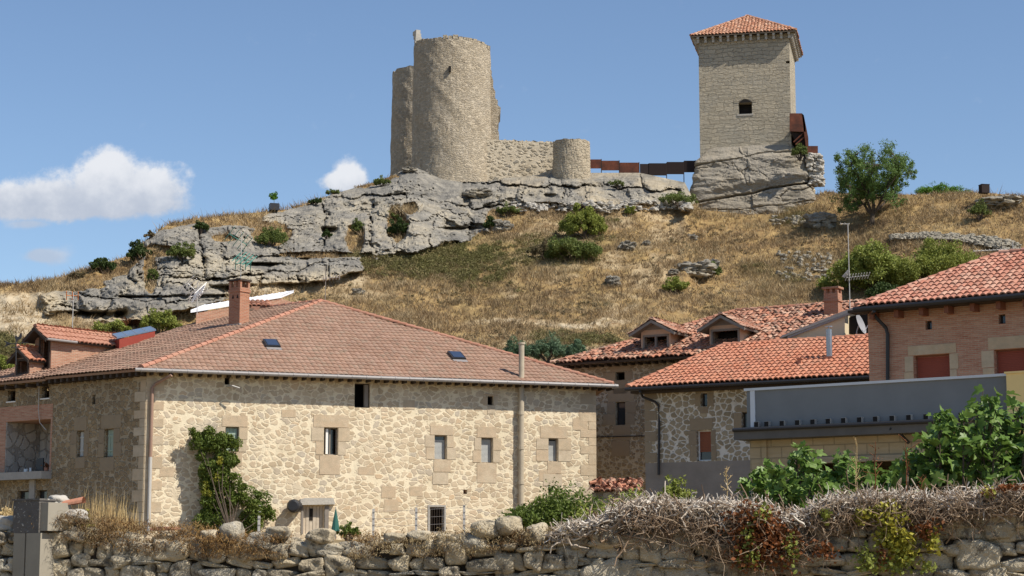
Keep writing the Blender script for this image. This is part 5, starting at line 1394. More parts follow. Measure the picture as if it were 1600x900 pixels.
# body behind
mb = MB(); mb.quad(Wl_.pt(uE, ZG), Wl_.pt(uE, ZG, -9), Wl_.pt(uE, zT, -9), Wl_.pt(uE, zT)); mb.quad(Wl_.pt(uE, ZG, -9), Wl_.pt(uL, ZG, -9), Wl_.pt(uL, zT, -9), Wl_.pt(uE, zT, -9)); mb.build('rear_wall', 'side_rubble', bh)
# roof continuing the farmhouse plane
EL2 = EC+(-Wl_.d)*(abs(uE)+.3)
tm, bm = MB(), MB(); o2 = plL.n*-.06
pl2 = Plane(EC+o2, -Wl_.d, q=AP+o2); top_ab = plL.ab(vtop)[1]
e1_ = pl2.ab(EL)[0]+.02; e2_ = pl2.ab(EL2)[0]; vt = plL.ab(vtop)[0]
roofplane(pl2, [pl2.pt(e1_, 0), pl2.pt(e2_, 0), pl2.pt(e2_, 4.2), pl2.pt(e1_+.2, 4.2)], tm, bm, .1, pitch=.235, row=.43, jit=.008, amp=.05, seed=23)
rf2 = tm.build('roof', 'smooth_tile', bh); bm.prism([pl2.pt(e2_, 4.2), pl2.pt(vt, 4.2), pl2.pt(vt, 4.2)+np.array([1, 4, -1.5]), pl2.pt(e2_, 4.2)+np.array([1, 4, -1.5])], (0, 0, -.1)); bm.build('roof_board', 'smooth_tile', rf2)
mb = MB()
for k in range(9): u = uL-.4-(abs(uE)-uS-.4)*k/8; mb.obox(Wl_.pt(u, zE_-.34, -.2), Wl_.d*-.14, Wl_.n*.72, (0, 0, .16))
mb.build('rafter', 'wood_dark', rf2)
mb = MB(); p = Wl_.hit(62, 588, .4); mb.tube([p, Wl_.hit(61, 605, .12), Wl_.hit(60, 640, .1), Wl_.hit(62, 660, .08), Wl_.hit(72, 672, .05)], .02, 5, False); mb.build('cable', 'pipe_grey', bh)
# junk on the balcony
p = Wl_.pt(a+(b-a)*.62, c_, -.3); mb = MB(); mb.obox(p, Wl_.d*.45, Wl_.n*.06, (0, 0, .62)); mb.obox(p, Wl_.d*.45, Wl_.n*.35, (0, 0, .05)); mb.obox(p+Wl_.d*.02, Wl_.d*.04, Wl_.n*-.3, (0, 0, .3))
tag(mb.build('folding_chair', 'black_metal'), 'dark folded chair on the balcony ledge of the left house', 'chair')
p = Wl_.pt(a+(b-a)*.9, c_, -.1); mb = MB(); mb.tube([p, p+np.array([0, 0, .18])], [.08, .11], 10); pt2 = mb.build('flower_pot', 'orange_tile'); tag(pt2, 'small terracotta pot on the balcony ledge beside the dark chair', 'pot')
mb = MB(); leafquads(mb, p+np.array([0, 0, .28])+np.random.default_rng(1).normal(0, .07, (60, 3)), .05, np.random.default_rng(1)); mb.build('foliage', 'leaf_red', pt2, autouv=False)
p = Wl_.pt(a+(b-a)*.45, c_, -.1); mb = MB(); mb.tube([p, p+np.array([0, 0, .14]), p+np.array([0, 0, .16])], [.09, .1, .1], 10); mb.tube([p+Wl_.d*.3, p+Wl_.d*.3+np.array([0, 0, .2])], .05, 8)
tag(mb.build('jars', 'white_paint'), 'two pale jars on the balcony ledge left of the dark chair', 'jar')

# brick dormer with gable roof (axis runs up the slope of the left roof)
def gable_dormer(name, label, f0, f1, zb, ze, zr, axis, length, wallmat, roofmat, W, opening, ovf=.5, ovs=.35, group=None, timber='wood_dark', two=False, pitch=.235, frontmat=None, gutter=False, jit=.012):
    """front face from f0 to f1 (xy), eave height ze, ridge height zr, running back along axis"""
    f0 = np.array([f0[0], f0[1], 0.]); f1 = np.array([f1[0], f1[1], 0.]); mid = (f0+f1)/2; Z = lambda z: np.array([0, 0, z]); wd = nrm(f1-f0); ax = np.asarray(axis, float)
    t = thing(name, label, 'dormer', mid+Z(zb+.5), group); mb = MB()
    a_, b_ = f0, f1; B0, B1 = f0+ax*length, f1+ax*length
    u0, u1, z0, z1 = opening; L = np.linalg.norm(f1-f0)
    Wd = Wall(f0[:2], math.degrees(math.atan2(wd[1], wd[0])))
    panel(mb, Wd, 0, L, zb, ze, [(u0*L, u1*L, z0, z1)], .2, 0)
    mb.quad(f1+Z(zb), B1+Z(zb), B1+Z(ze), f1+Z(ze)); mb.quad(f0+Z(ze), B0+Z(ze), B0+Z(zb), f0+Z(zb)); mb.quad(B0+Z(zb), B1+Z(zb), B1+Z(ze), B0+Z(ze))
    mb.build('wall', wallmat, t)
    mb = MB(); mb.prism([f0+Z(ze), f1+Z(ze), mid+Z(zr-.12)], ax*.15); mb.build('gable', timber, t)
    fr_ = MB(); o0, o1 = -.12, .03; u0, u1 = u0*L, u1*L
    Wd.box(fr_, u0-.1, u0, z0-.06, z1+.1, o0, o1); Wd.box(fr_, u1, u1+.1, z0-.06, z1+.1, o0, o1); Wd.box(fr_, u0, u1, z1, z1+.1, o0, o1); Wd.box(fr_, u0, u1, z0-.08, z0, o0, o1)
    if two: Wd.box(fr_, (u0+u1)/2-.05, (u0+u1)/2+.05, z0, z1, o0, o1)
    wf_ = fr_.build('window', timber, t); mb = MB(); Wd.box(mb, u0, u1, z0, z1, -.9, -.85); mb.build('pane', 'shade_black', wf_)  # no glass: black board set back, paints the shade inside the dormer
    rise = zr-ze; half = L/2; tm, bm = MB(), MB(); drop = rise/half*ovs
    st0 = -ax*ovf; ln = length+ovf
    rg0 = mid+Z(zr)+st0; rg1 = mid+Z(zr)+ax*length
    for sgn, fc in ((-1, f0), (1, f1)):
        e0 = fc+wd*sgn*ovs+Z(ze-drop)+st0; e1 = e0+ax*ln; pl = Plane(e0, ax, q=rg0); roofplane(pl, [e0, e1, rg1, rg0], tm, bm, .09, pitch=pitch, row=.4, jit=jit, amp=.06, seed=int(abs(mid[0])*10)+5+sgn)
    r_ = tm.build('roof', roofmat, t); bm.build('roof_board', timber, r_); rm = MB(); ridge(rm, rg0+Z(.06), rg1+Z(.06), .12, .4); 
    rm.build('ridge_tile', roofmat, r_)
    # barge boards
    mb = MB()
    for sgn, fc in ((-1, f0), (1, f1)):
        e0 = fc+wd*sgn*ovs+Z(ze-drop)+st0; mb.prism([e0-Z(.14), rg0-Z(.14), rg0+Z(.0), e0+Z(.0)], -ax*.04)
    mb.build('barge_board', timber, r_)
    if gutter:
        mb = MB(); e0 = f1+wd*(ovs+.06)+Z(ze-drop-.02); mb.tube([e0-ax*ovf, e0+ax*1.2], .06, 8); mb.build('gutter', 'gutter_metal', r_)
    return t, Wd


axL = -Wl_.n
d0 = plL.hit(78, 576); Zf = plL.hit
# front-right bottom corner at px 78,576; side wall goes back along axL
Pc = plL.hit(79, 578); front_w = 1.15
f1p = Pc[:2]; f0p = (Pc-Wl_.d*front_w)[:2]
zbot = Pc[2]-.3; zeav = P(80, 527, Pc[1])[2]; zrid = P(57, 510, Pc[1]-.4)[2]
mL = np.dot(plL.hit(183, 545)-Pc, axL)
gable_dormer('roof_dormer', 'brown brick gabled dormer with dark window on the left house roof', f0p, f1p, zbot, zeav+.05, zrid, axL, 4.6, 'dormer_brick', 'ridge_tile', Wl_, (.35, .85, zbot+.45, zeav-.05), ovf=.5, ovs=.25, gutter=True, jit=.008)
Pd = Wl_.pt(0, 0)+(-Wl_.d)*0
q = plL.hit(46, 586); q = P(46, 586, q[1]+.1)
gable_dormer('roof_dormer', 'small timber fronted dormer at the far left behind the weathervane', (q-Wl_.d*1.05)[:2], q[:2], q[2]-.3, P(46, 558, q[1])[2], P(34, 544, q[1]-.4)[2]+.02, axL, .8, 'dormer_brick', 'orange_tile', Wl_, (.2, .85, P(57, 582, q[1])[2], P(57, 563, q[1])[2]), ovf=.25, ovs=.22)
# weathervane
p = P(25, 570, 80.5); t = thing('weathervane', 'black cockerel weathervane with arrow left of the brick dormer', 'weathervane', p); sc = 80.5/F
mb = MB(); mb.tube([p, P(25, 533, 80.5)], .025, 6); mb.build('pole', 'black_metal', t)
mb = MB(); mb.tube([P(10, 538, 80.5), P(44, 535, 80.5)], .02, 6); mb.prism([P(7, 532, 80.5), P(19, 537, 80.5), P(7, 542, 80.5), P(10, 537, 80.5)], (0, .03, 0)); mb.build('arrow', 'black_metal', t)
ck = [(25, 534), (27, 534), (28, 531), (32, 530), (34, 526), (34, 521), (32, 520), (31, 522), (29, 526), (27, 527), (26, 524), (24, 524), (23, 527), (24, 530)]
mb = MB(); mb.prism([P(x, y, 80.5) for x, y in ck], (0, .03, 0)); mb.build('cockerel', 'black_metal', t)
mb = MB(); mb.tube([P(18, 543, 80.2), P(40, 543, 80.8)], .014, 5); mb.build('compass_arm', 'black_metal', t)


# ---- aerials
def aerial(label, px, py0, py1, Y, parts, matm='pipe_grey', yagis=(), name='aerial'):
    b_ = P(px, py1, Y); t = thing(name, label, 'aerial', b_, 'rooftop television aerials'); top_ = P(px, py0, Y); mb = MB(); mb.tube([b_-np.array([0, 0, .3]), [b_[0], b_[1], top_[2]]], .022, 6); mb.build('mast', matm, t)
    for (cx, cy, ang_, L, wd_, n, mt, tilt_) in yagis:
        c0 = P(cx, cy, Y); d = np.array([math.cos(ang_), math.sin(ang_), tilt_]); d = nrm(d); s_ = nrm(np.cross(d, [0, 0, 1])) ; up_ = np.cross(s_, d); s2 = nrm(s_*.6+up_*.65); mb = MB(); mb.tube([c0-d*L/2, c0+d*L/2], .017, 5)
        for k in range(n): q = c0+d*L*(k/(n-1)-.5); mb.tube([q-s2*wd_/2, q+s2*wd_/2], .021, 4)
        mb.build('yagi', mt, t)
    return t
Yc = cb_[1]
aerial('teal painted double aerial on the mast above the tall chimney', 376, 362, 440, Yc, (), yagis=[(372, 374, .5, 1.0, .9, 5, 'teal_paint', -.5), (382, 404, 2.6, .9, .8, 5, 'teal_paint', .4), (380, 412, .2, .7, .7, 4, 'teal_paint', 0)])
a_t = aerial('white multi bar aerial left of the tall brick chimney', 308, 440, 482, Yc+3, (), yagis=[(303, 452, .3, .9, 1.1, 6, 'white_paint', -.9), (311, 457, 2.0, .7, 1.0, 5, 'white_paint', -.6), (306, 460, .9, .8, .8, 4, 'white_paint', .5)])
aerial('small aerial with orange tips behind the left brick dormer', 113, 458, 514, 92, (), yagis=[(113, 462, .2, .55, .5, 3, 'orange_plastic', 0), (113, 470, 1.4, .5, .3, 3, 'pipe_grey', 0)])
aerial('thin grey aerial on the peak of the farmhouse roof', 508, 415, 474, AP[1], (), matm='wood_grey', yagis=[(518, 434, .35, .8, .3, 6, 'pipe_grey', .15)])
aerial('tall slim aerial mast beside the brick chimney in front of the ivy mound', 1328, 349, 480, 86, (), yagis=[(1340, 432, .5, 1.3, .35, 9, 'pipe_grey', .15), (1320, 350, .1, .4, .1, 3, 'pipe_grey', 0), (1322, 428, 1.2, .4, .4, 4, 'pipe_grey', 0)])
aerial('low aerial boom lying over the ridge of the right brick house', 1583, 378, 400, 82, (), yagis=[(1548, 391, .5, 2.0, .12, 10, 'pipe_grey', .12)])

# ------------------------------------------------------------------ OLD MIDDLE HOUSE
Y0 = 98.; AZM = -30
E0 = P(860, 569, Y0); Wm = Wall((E0+np.array([.75, .7, 0]))[:2], AZM)
zEm = E0[2]; um = Wm.sz(1190, 560)[0]
oh = thing('old_house', 'old stone house with patchy red tile roof behind the farmhouse', 'house', Wm.pt(um/2, 5, -4))
hm = {k: Wm.rect(v) for k, v in dict(a=(962, 581, 976, 594), b=(962, 628, 977, 664), c=(1028, 577, 1042, 590)).items()}
mb = MB(); panel(mb, Wm, 0, um, 2, zEm+.2, list(hm.values()), .35)
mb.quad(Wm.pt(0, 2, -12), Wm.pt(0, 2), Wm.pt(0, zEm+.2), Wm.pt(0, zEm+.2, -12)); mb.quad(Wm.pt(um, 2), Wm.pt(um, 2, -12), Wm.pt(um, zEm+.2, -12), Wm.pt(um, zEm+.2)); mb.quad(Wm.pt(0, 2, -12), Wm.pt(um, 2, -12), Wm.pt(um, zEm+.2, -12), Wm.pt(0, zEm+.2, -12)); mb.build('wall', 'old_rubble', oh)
window(Wm, hm['a'], oh, 'dark', 'dark_block', frame='wood_dark', lw=.5, lh=.3, sh=.7, seed=11)
window(Wm, hm['b'], oh, 'glass', 'dark_block', frame='wood_dark', lw=.7, lh=.7, sh=.8, below=2, seed=12)
window(Wm, hm['c'], oh, 'dark', 'dark_block', frame='wood_dark', lw=.4, lh=.2, sh=.4, seed=13)
mb = MB(); mb.tube([Wm.hit(931, 683, .05), Wm.hit(1010, 681, .05)], .025, 5, False); mb.build('cable', 'black_metal', oh)
plM = Plane(E0, Wm.d, slope=25, toward=-Wm.n)
Rg0 = plM.hit(1150, 487); Rg1 = plM.hit(1348, 477); E1 = plM.pt(um+9, 0)
hk = plM.hit(1000, 531)
tm, bm = MB(), MB(); b1_ = plM.ab(Rg0)[1]; Rg1 = plM.pt(plM.ab(E1)[0], b1_)
roofplane(plM, [E0, E1, Rg1, plM.pt(plM.ab(Rg0)[0], b1_), hk], tm, bm, .1, pitch=.26, row=.4, jit=.026, amp=.08, seed=33)
rf = tm.build('roof', 'old_tile', oh); rr0 = plM.pt(plM.ab(Rg0)[0], b1_); bq = Wm.n*-9
bm.poly([rr0, Rg1, Rg1+bq-np.array([0, 0, 4]), rr0+bq-np.array([0, 0, 4])]); bm.poly([E0, hk, rr0, rr0+bq-np.array([0, 0, 4])]); bm.build('roof_board', 'wood_dark', rf)
rm = MB(); up = np.array([0, 0, .07]); ridge(rm, E0+up, hk+up, .13, seed=9); ridge(rm, hk+up, rr0+up, .13); ridge(rm, rr0+up, Rg1+up, .13); rm.build('hip_tile', 'old_tile', rf)
mb = MB()
for k in range(26): u = um*k/25; mb.obox(Wm.pt(u, zEm-.2, -.1), Wm.d*.12, Wm.n*.7, (0, 0, .13))
mb.build('rafter', 'wood_dark', rf)
axM = -Wm.n
def dorm_m(pxL, pxR, pyb, pye, pxr, pyr, lab, seed, two, op, fwd=0):
    q0 = plM.hit((pxL+pxR)/2, pyb); off_ = q0
    Wd = Wall(q0[:2], AZM); a_ = Wd.hit(pxL, pyb); b_ = Wd.hit(pxR, pyb)
    return gable_dormer('roof_dormer', lab, a_[:2], b_[:2], q0[2]-.3, Wd.hit((pxL+pxR)/2, pye)[2], Wd.hit(pxr, pyr, .5)[2], axM, 4.2, 'pinkish_render', 'old_tile', Wd, op(Wd), ovf=.5, ovs=.45, timber='wood_grey', two=two, pitch=.24, jit=.02, group='gabled dormers of the old house')
dorm_m(1002, 1048, 546, 515, 1018, 500, 'left gabled dormer with two small openings on the patchy tile roof', 1, True, lambda W: (.12, .88, W.hit(1025, 543)[2], W.hit(1025, 526)[2]))
dorm_m(1109, 1157, 541, 508, 1130, 492, 'right gabled dormer with one wide dark opening on the patchy tile roof', 2, False, lambda W: (.1, .92, W.hit(1133, 538)[2], W.hit(1133, 517)[2]))

# brick chimney right
q = plM.hit(1302, 492); Yq = q[1]
ch2 = thing('chimney', 'short orange brick chimney with slotted top on the patchy old roof', 'chimney', q)
am = Wm.ang; w_ = 30*Yq/F*.78; zt_ = P(1302, 449, Yq)[2]; mb = MB(); mb.cbox((q[0], q[1], q[2]-1), w_, w_*.8, zt_-q[2]+1-.32, am); mb.cbox((q[0], q[1], zt_-.75), w_*1.14, w_*.94, .08, am); sk_ = mb.build('stack', 'chimney_brick', ch2)
mb = MB()
for a_ in (-1, 0, 1):
    for b_ in (-1, 1): mb = MB(); o_ = Wm.d*a_*w_*.4+Wm.n*b_*w_*.3; mb.cbox((q[0]+o_[0], q[1]+o_[1], zt_-.32), w_*.18, w_*.16, .22, am); mb.build('cap_pier', 'chimney_brick', sk_)
mb = MB(); mb.cbox((q[0], q[1], zt_-.1), w_*1.2, w_, .1, am); mb.build('cap', 'chimney_brick', ch2)

# ------------------------------------------------------------------ ORANGE TILED HOUSE
ET = P(980, 606, 80); Wt = Wall((ET+np.array([.85, .45, 0]))[:2], -30); zEt = ET[2]
ut = Wt.sz(1400, 600)[0]; u_in = Wt.sz(1008, 680)[0]
th = thing('tiled_house', 'stone house with white pointing and bright orange tile roof in the middle', 'house', Wt.pt(ut/2, 4, -3))
ht = {k: Wt.rect(v) for k, v in dict(a=(1095, 614, 1105, 635), b=(1089, 672, 1111, 720), c=(1159, 644, 1170, 669)).items()}
zp = Wt.sz(1100, 721)[1]; mb = MB()
panel(mb, Wt, u_in, ut, zp, zEt+.15, list(ht.values()), .3, 0); panel(mb, Wt, u_in, ut, 2, zp, [], .3, 1)
for z0, z1, mi_ in ((2, zp, 1), (zp, zEt+.15, 0)):
    mb.quad(Wt.pt(u_in, z0, -8), Wt.pt(u_in, z0), Wt.pt(u_in, z1), Wt.pt(u_in, z1, -8), mi_)
    mb.quad(Wt.pt(ut, z0), Wt.pt(ut, z0, -8), Wt.pt(ut, z1, -8), Wt.pt(ut, z1), mi_)
mb.quad(Wt.pt(u_in, 2, -8), Wt.pt(ut, 2, -8), Wt.pt(ut, zEt, -8), Wt.pt(u_in, zEt, -8), 1)
mb.build('wall', ['pointed_rubble', 'cement_dark'], th)
window(Wt, ht['a'], th, 'glass', 'dark_block', frame='wood_dark', lw=.26, lh=.12, sh=.3, seed=14)
window(Wt, ht['b'], th, 'roller', 'dark_block', frame='white_paint', lw=.32, lh=.5, sh=0, seed=15, gap=.22)
window(Wt, ht['c'], th, 'glass', 'dark_block', frame='wood_dark', lw=.4, lh=.2, sh=.2, seed=16)
mb = MB(); z = zp+.01; k = 0
while z < zEt-.3:
    L1 = (.55, .3)[k % 2]; Wt.box(mb, u_in-.012, u_in+L1, z+.01, z+.42, -.4, .015); z += .44; k += 1
mb.build('quoin', 'dark_block', th)
plT = Plane(ET, Wt.d, slope=24, toward=-Wt.n)
T0 = plT.hit(1131, 541); bT = plT.ab(T0)[1]; T1 = plT.pt(plT.ab(plT.hit(1410, 580))[0], bT); E1t = plT.pt(plT.ab(T1)[0], 0)
tm, bm = MB(), MB(); roofplane(plT, [ET, E1t, T1, T0], tm, bm, .1, pitch=.235, row=.37, jit=.006, amp=.075, seed=41)
rf = tm.build('roof', 'orange_tile', th); bq = Wt.n*-6-np.array([0, 0, 2.8]); bm.poly([T0, T1, T1+bq, T0+bq]); bm.poly([ET, T0, T0+bq]); bm.build('roof_board', 'wood_dark', rf)
rm = MB(); up = np.array([0, 0, .06]); ridge(rm, T0+up, T1+up, .13); ridge(rm, ET+up, T0+up, .12); rm.build('hip_tile', 'orange_tile', rf)
mb = MB(); gq = ET+Wt.n*.07-np.array([0, 0, .07]); mb.tube([gq-Wt.d*.05, gq+Wt.d*5, gq+Wt.d*(plT.ab(T1)[0])], .075, 8); gt_ = mb.build('gutter', 'black_metal', rf)
mb = MB(); mb.tube([gq+Wt.d*.62-np.array([0, 0, .1]), Wt.hit(1004, 620, .35), Wt.hit(1024, 628, .12), Wt.hit(1029, 634, .1), Wt.hit(1030, 660, .1), Wt.hit(1029, 742, .1)], .055, 8); mb.build('downpipe', 'black_metal', th)
mb = MB(); Wt.box(mb, u_in-.4, ut, zEt-.22, zEt-.12, -.1, .55); mb.build('soffit', 'wood_dark', rf)
# flue + vent on its roof
q = plT.hit(1296, 562); mb = MB(); tq = P(1296, 515, q[1]); mb.tube([q-np.array([0, 0, .2]), [q[0], q[1], tq[2]]], .125, 14); fl = mb.build('flue_pipe', 'steel', smooth=True); tag(fl, 'shiny steel flue standing on the orange tile roof', 'pipe')
mb = MB(); mb.tube([[q[0], q[1], tq[2]+.1], [q[0], q[1], tq[2]+.14]], .15, 12); mb.tube([[q[0], q[1], tq[2]-.02], [q[0], q[1], tq[2]+.12]], .03, 6); mb.build('cap', 'steel', fl); mb = MB(); mb.cbox((q[0], q[1], q[2]-.1), .4, .4, .22, am); mb.build('collar', 'orange_tile', fl)
q = plT.hit(1250, 572); mb = MB(); mb.cbox((q[0], q[1], q[2]-.1), .16, .16, .38, am); mb.cbox((q[0], q[1], q[2]+.28), .24, .22, .05, am); mb.cbox((q[0], q[1], q[2]-.1), .36, .36, .12, am); tag(mb.build('roof_vent', 'orange_tile'), 'stubby terracotta vent left of the steel flue on the orange roof', 'vent')
# two little vents behind ridge
for px, y0, lb, mt in ((1281, 512, 'small grey galvanised vent behind the ridge of the orange roof', 'steel'), (1269, 518, 'short cement vent behind the orange roof ridge, left of the galvanised one', 'cement')):
    p = P(px, 530, T1[1]*.35+T0[1]*.65+.8); t_ = P(px, y0, p[1]); mb = MB(); mb.tube([p, [p[0], p[1], t_[2]]], .07, 8); mb.tube([[p[0], p[1], t_[2]], [p[0], p[1], t_[2]+.1]], [.11, .11], 8); tag(mb.build('roof_vent', mt), lb, 'vent')
# cream annex with sloping coping
Wa = Wall(P(1222, 527, 82)[:2], -30)
an = thing('attic_annex', 'cream rendered attic gable with sloping grey coping behind the orange roof', 'building', Wa.hit(1300, 520))
def wa(x, y, o_=0): return Wa.hit(x, y, o_)
mb = MB(); mb.prism([wa(1232, 545), wa(1320, 545), wa(1320, 492), wa(1232, 524)], -Wa.n*3); mb.prism([wa(1318, 545, -.6), wa(1372, 545, -.6), wa(1372, 475, -.6), wa(1318, 489, -.6)], -Wa.n*2.5, 1); mb.build('wall', ['cream_render', 'cream_render'], an)
mb = MB(); mb.prism([wa(1218, 529, .08), wa(1222, 524, .08), wa(1333, 480, .08), wa(1333, 486, .08)], -Wa.n*.5); mb.build('coping', 'slab_stone', an)
mb = MB(); mb.prism([wa(1230, 526, .14), wa(1333, 486, .14), wa(1333, 489, .14), wa(1230, 529, .14)], -Wa.n*.04); mb.build('gutter', 'gutter_metal', an)
mb = MB(); mb.prism([wa(1322, 522, -.5), wa(1356, 522, -.5), wa(1356, 490, -.5), wa(1330, 494, -.5), wa(1322, 500, -.5)], -Wa.n*.05); mb.build('opening', 'shade_black', an)
# dish
p = wa(1345, 506, .1); t = thing('satellite_dish', 'round grey satellite dish beside the cream attic gable', 'dish', p-np.array([0, 0, .5])); n_ = nrm([.75, -.45, .3]); s_ = nrm(np.cross(n_, [0, 0, 1])); u_ = np.cross(s_, n_)
mb = MB(); K = 20; V = [p-n_*.08]+[p+n_*.03*(r_/.42)**2*0+n_*(-.08+.1*(r_/.42)**2)+s_*math.cos(k*2*math.pi/K)*r_+u_*math.sin(k*2*math.pi/K)*r_*1.08 for r_ in (.22, .42) for k in range(K)]
mb.add(V, [(0, 1+k, 1+(k+1) % K) for k in range(K)]); mb.add(V, [(1+k, 21+k, 21+(k+1) % K, 1+(k+1) % K) for k in range(K)]); mb.build('reflector', 'dish_grey', t, smooth=True)
mb = MB(); mb.tube([p-u_*.4, p+n_*.5], .015, 5); mb.tube([p+n_*.45, p+n_*.55], .045, 8); mb.build('feed_arm', 'white_paint', t)
mb = MB(); mb.tube([p-n_*.08, p-n_*.2-np.array([0, 0, .25]), p-n_*.2-np.array([0, 0, 1.0])], .03, 6); mb.build('mast', 'pipe_grey', t)

# ------------------------------------------------------------------ RIGHT BRICK HOUSE
EB = P(1337, 480, 68); Wb = Wall((EB+np.array([.85, .42, 0]))[:2], -36); zEb = EB[2]
u_b = Wb.sz(1357, 540)[0]; ub = u_b+16
rh = thing('brick_house', 'pink brick house with roller blinds at the right edge', 'house', Wb.pt(ub/2, 4, -3))
hb2 = {k: Wb.rect(v) for k, v in dict(a=(1446, 501, 1456, 515), b=(1560, 491, 1571, 506), c=(1428, 554, 1484, 604), d=(1554, 545, 1606, 600)).items()}
mb = MB(); panel(mb, Wb, u_b, ub, 2, zEb+.1, list(hb2.values()), .35)
mb.quad(Wb.pt(u_b, 2, -8), Wb.pt(u_b, 2), Wb.pt(u_b, zEb+.1), Wb.pt(u_b, zEb+.1, -8)); mb.quad(Wb.pt(ub, 2), Wb.pt(ub, 2, -8), Wb.pt(ub, zEb, -8), Wb.pt(ub, zEb)); mb.quad(Wb.pt(u_b, 2, -8), Wb.pt(ub, 2, -8), Wb.pt(ub, zEb, -8), Wb.pt(u_b, zEb, -8))
mb.build('wall', 'pink_brick', rh)
window(Wb, hb2['a'], rh, 'glass', None, frame='wood_dark'); window(Wb, hb2['b'], rh, 'glass', None, frame='wood_dark')
window(Wb, hb2['c'], rh, 'roller', 'sandstone_block', frame='wood_red', m='blind_red', lw=.32, lh=.36, sh=0, seed=17, depth=.22, proud=.02)
window(Wb, hb2['d'], rh, 'roller', 'sandstone_block', frame='wood_red', m='blind_red', lw=.5, lh=.45, sh=0, seed=18, depth=.22)
plB = Plane(EB, Wb.d, slope=26, toward=-Wb.n); B0_ = plB.hit(1562, 398); bB = plB.ab(B0_)[1]; E1b = plB.pt(18, 0); B1_ = plB.pt(18, bB)
tm, bm = MB(), MB(); roofplane(plB, [EB, E1b, B1_, B0_], tm, bm, .1, pitch=.235, row=.37, jit=.008, amp=.075, seed=42)
rf = tm.build('roof', 'mixed_tile', rh); bq = Wb.n*-7-np.array([0, 0, 3.2]); bm.poly([B0_, B1_, B1_+bq, B0_+bq]); bm.poly([EB, B0_, B0_+bq]); bm.build('roof_board', 'wood_dark', rf)
rm = MB(); ridge(rm, B0_+up, B1_+up, .13); ridge(rm, EB+up, B0_+up, .12); rm.build('hip_tile', 'mixed_tile', rf)
mb = MB(); gq = EB+Wb.n*.08-np.array([0, 0, .09]); mb.tube([gq-Wb.d*.05, gq+Wb.d*9, gq+Wb.d*18], .09, 8); mb.build('gutter', 'black_metal', rf)
mb = MB(); Wb.box(mb, u_b-.5, ub, zEb-.16, zEb-.06, -.1, .6); mb.build('soffit', 'wood_dark', rf)
mb = MB(); u = u_b+.3
while u < ub: Wb.box(mb, u, u+.16, zEb-.42, zEb-.165, -.1, .5); u += .95
mb.build('rafter', 'wood_red', rf)
mb = MB(); mb.tube([gq+Wb.d*.75-np.array([0, 0, .1]), Wb.hit(1363, 490, .4), Wb.hit(1384, 512, .14), Wb.hit(1387, 522, .12), Wb.hit(1387, 610, .12)], .07, 8); mb.build('downpipe', 'black_metal', rh)

# ------------------------------------------------------------------ GARAGE WITH GREY PARAPET
Wg = Wall(P(1167, 640, 52)[:2], -35.0)
gz0, gz1 = Wg.sz(1300, 664)[1], Wg.sz(1300, 603.5)[1]; ug = Wg.sz(1580, 620)[0]
gh = thing('garage', 'low garage with grey parapet and sandy block wall behind the fig bushes', 'garage', Wg.pt(ug/2, 2.5, -2))
mb = MB(); Wg.box(mb, 0, ug+1.2, gz0, gz1, -.25, 0); Wg.box(mb, 0, .2, gz0, gz1, -6, -.251); pr = mb.build('parapet', 'panel_grey', gh)
mb = MB(); Wg.box(mb, -.06, ug+1.2, gz1+.002, gz1+.07, -.3, .05); mb.build('coping', 'coping_light', pr)
mb = MB(); Wg.box(mb, .12, .26, gz0, gz1, .003, .03); mb.build('corner_strip', 'coping_light', pr)
zl0, zl1 = Wg.sz(1300, 680, .5)[1], Wg.sz(1300, 664.5, .5)[1]
mb = MB(); Wg.box(mb, -.12, ug+.8, zl0-.02, gz0-.004, -.3, .55); lg = mb.build('ledge', 'ledge_dark', gh)
mb = MB(); pth = [Wg.pt(-.12, zl1-.02, .59), Wg.pt(3, zl1-.02, .59), Wg.pt(ug+.8, zl1-.02, .59)]; mb.tube(pth, .05, 8); mb.build('gutter', 'black_metal', lg)
for k in range(13):
    px = [1185, 1201, 1225, 1249, 1273, 1297, 1321, 1346, 1371, 1397, 1423, 1450, 1505][k]; u = Wg.sz(px, 658)[0]; mb = MB(); Wg.box(mb, u-.07, u+.07, gz0, gz0+.17, .003, .12); s_ = mb.build('scupper', 'cement', gh)
    mb = MB(); Wg.box(mb, u-.068, u+.055, gz0+.002, gz0+.16, .121, .127); mb.build('shade_plate', 'shade_black', s_)  # near-black plate over the front paints the shaded recess
zw = zl0-.025; u0g = Wg.sz(1172, 720, 0)[0]
op = (Wg.sz(1245, 740)[0], Wg.sz(1440, 740)[0], 2.0, Wg.sz(1330, 722)[1])
mb = MB(); panel(mb, Wg, u0g, ug+.8, 1.8, zw, [op], .25); mb.quad(Wg.pt(u0g, 1.8, -6), Wg.pt(u0g, 1.8), Wg.pt(u0g, zw), Wg.pt(u0g, zw, -6))
mb.quad(Wg.pt(ug+.8, 1.8), Wg.pt(ug+.8, 1.8, -6), Wg.pt(ug+.8, zw, -6), Wg.pt(ug+.8, zw)); mb.quad(Wg.pt(u0g, 1.8, -6), Wg.pt(ug+.8, 1.8, -6), Wg.pt(ug+.8, zw, -6), Wg.pt(u0g, zw, -6)); mb.quad(Wg.pt(u0g, zw, .0), Wg.pt(ug+.8, zw, 0), Wg.pt(ug+.8, zw, -6), Wg.pt(u0g, zw, -6))
mb.build('wall', 'sand_block', gh)
mb = MB(); up_ = Wg.sz(1192, 720)[0]; Wg.box(mb, up_, up_+.14, 1.8, zw-.003, .002, .06); mb.build('pilaster', 'sand_block', gh)
mb = MB(); Wg.box(mb, op[0]-.2, op[1]+.2, op[3], op[3]+.14, .003, .06)
for k in range(4): Wg.box(mb, op[0]-.2, op[1]+.2, op[3]+.02+k*.035, op[3]+.035+k*.035, .06, .08)
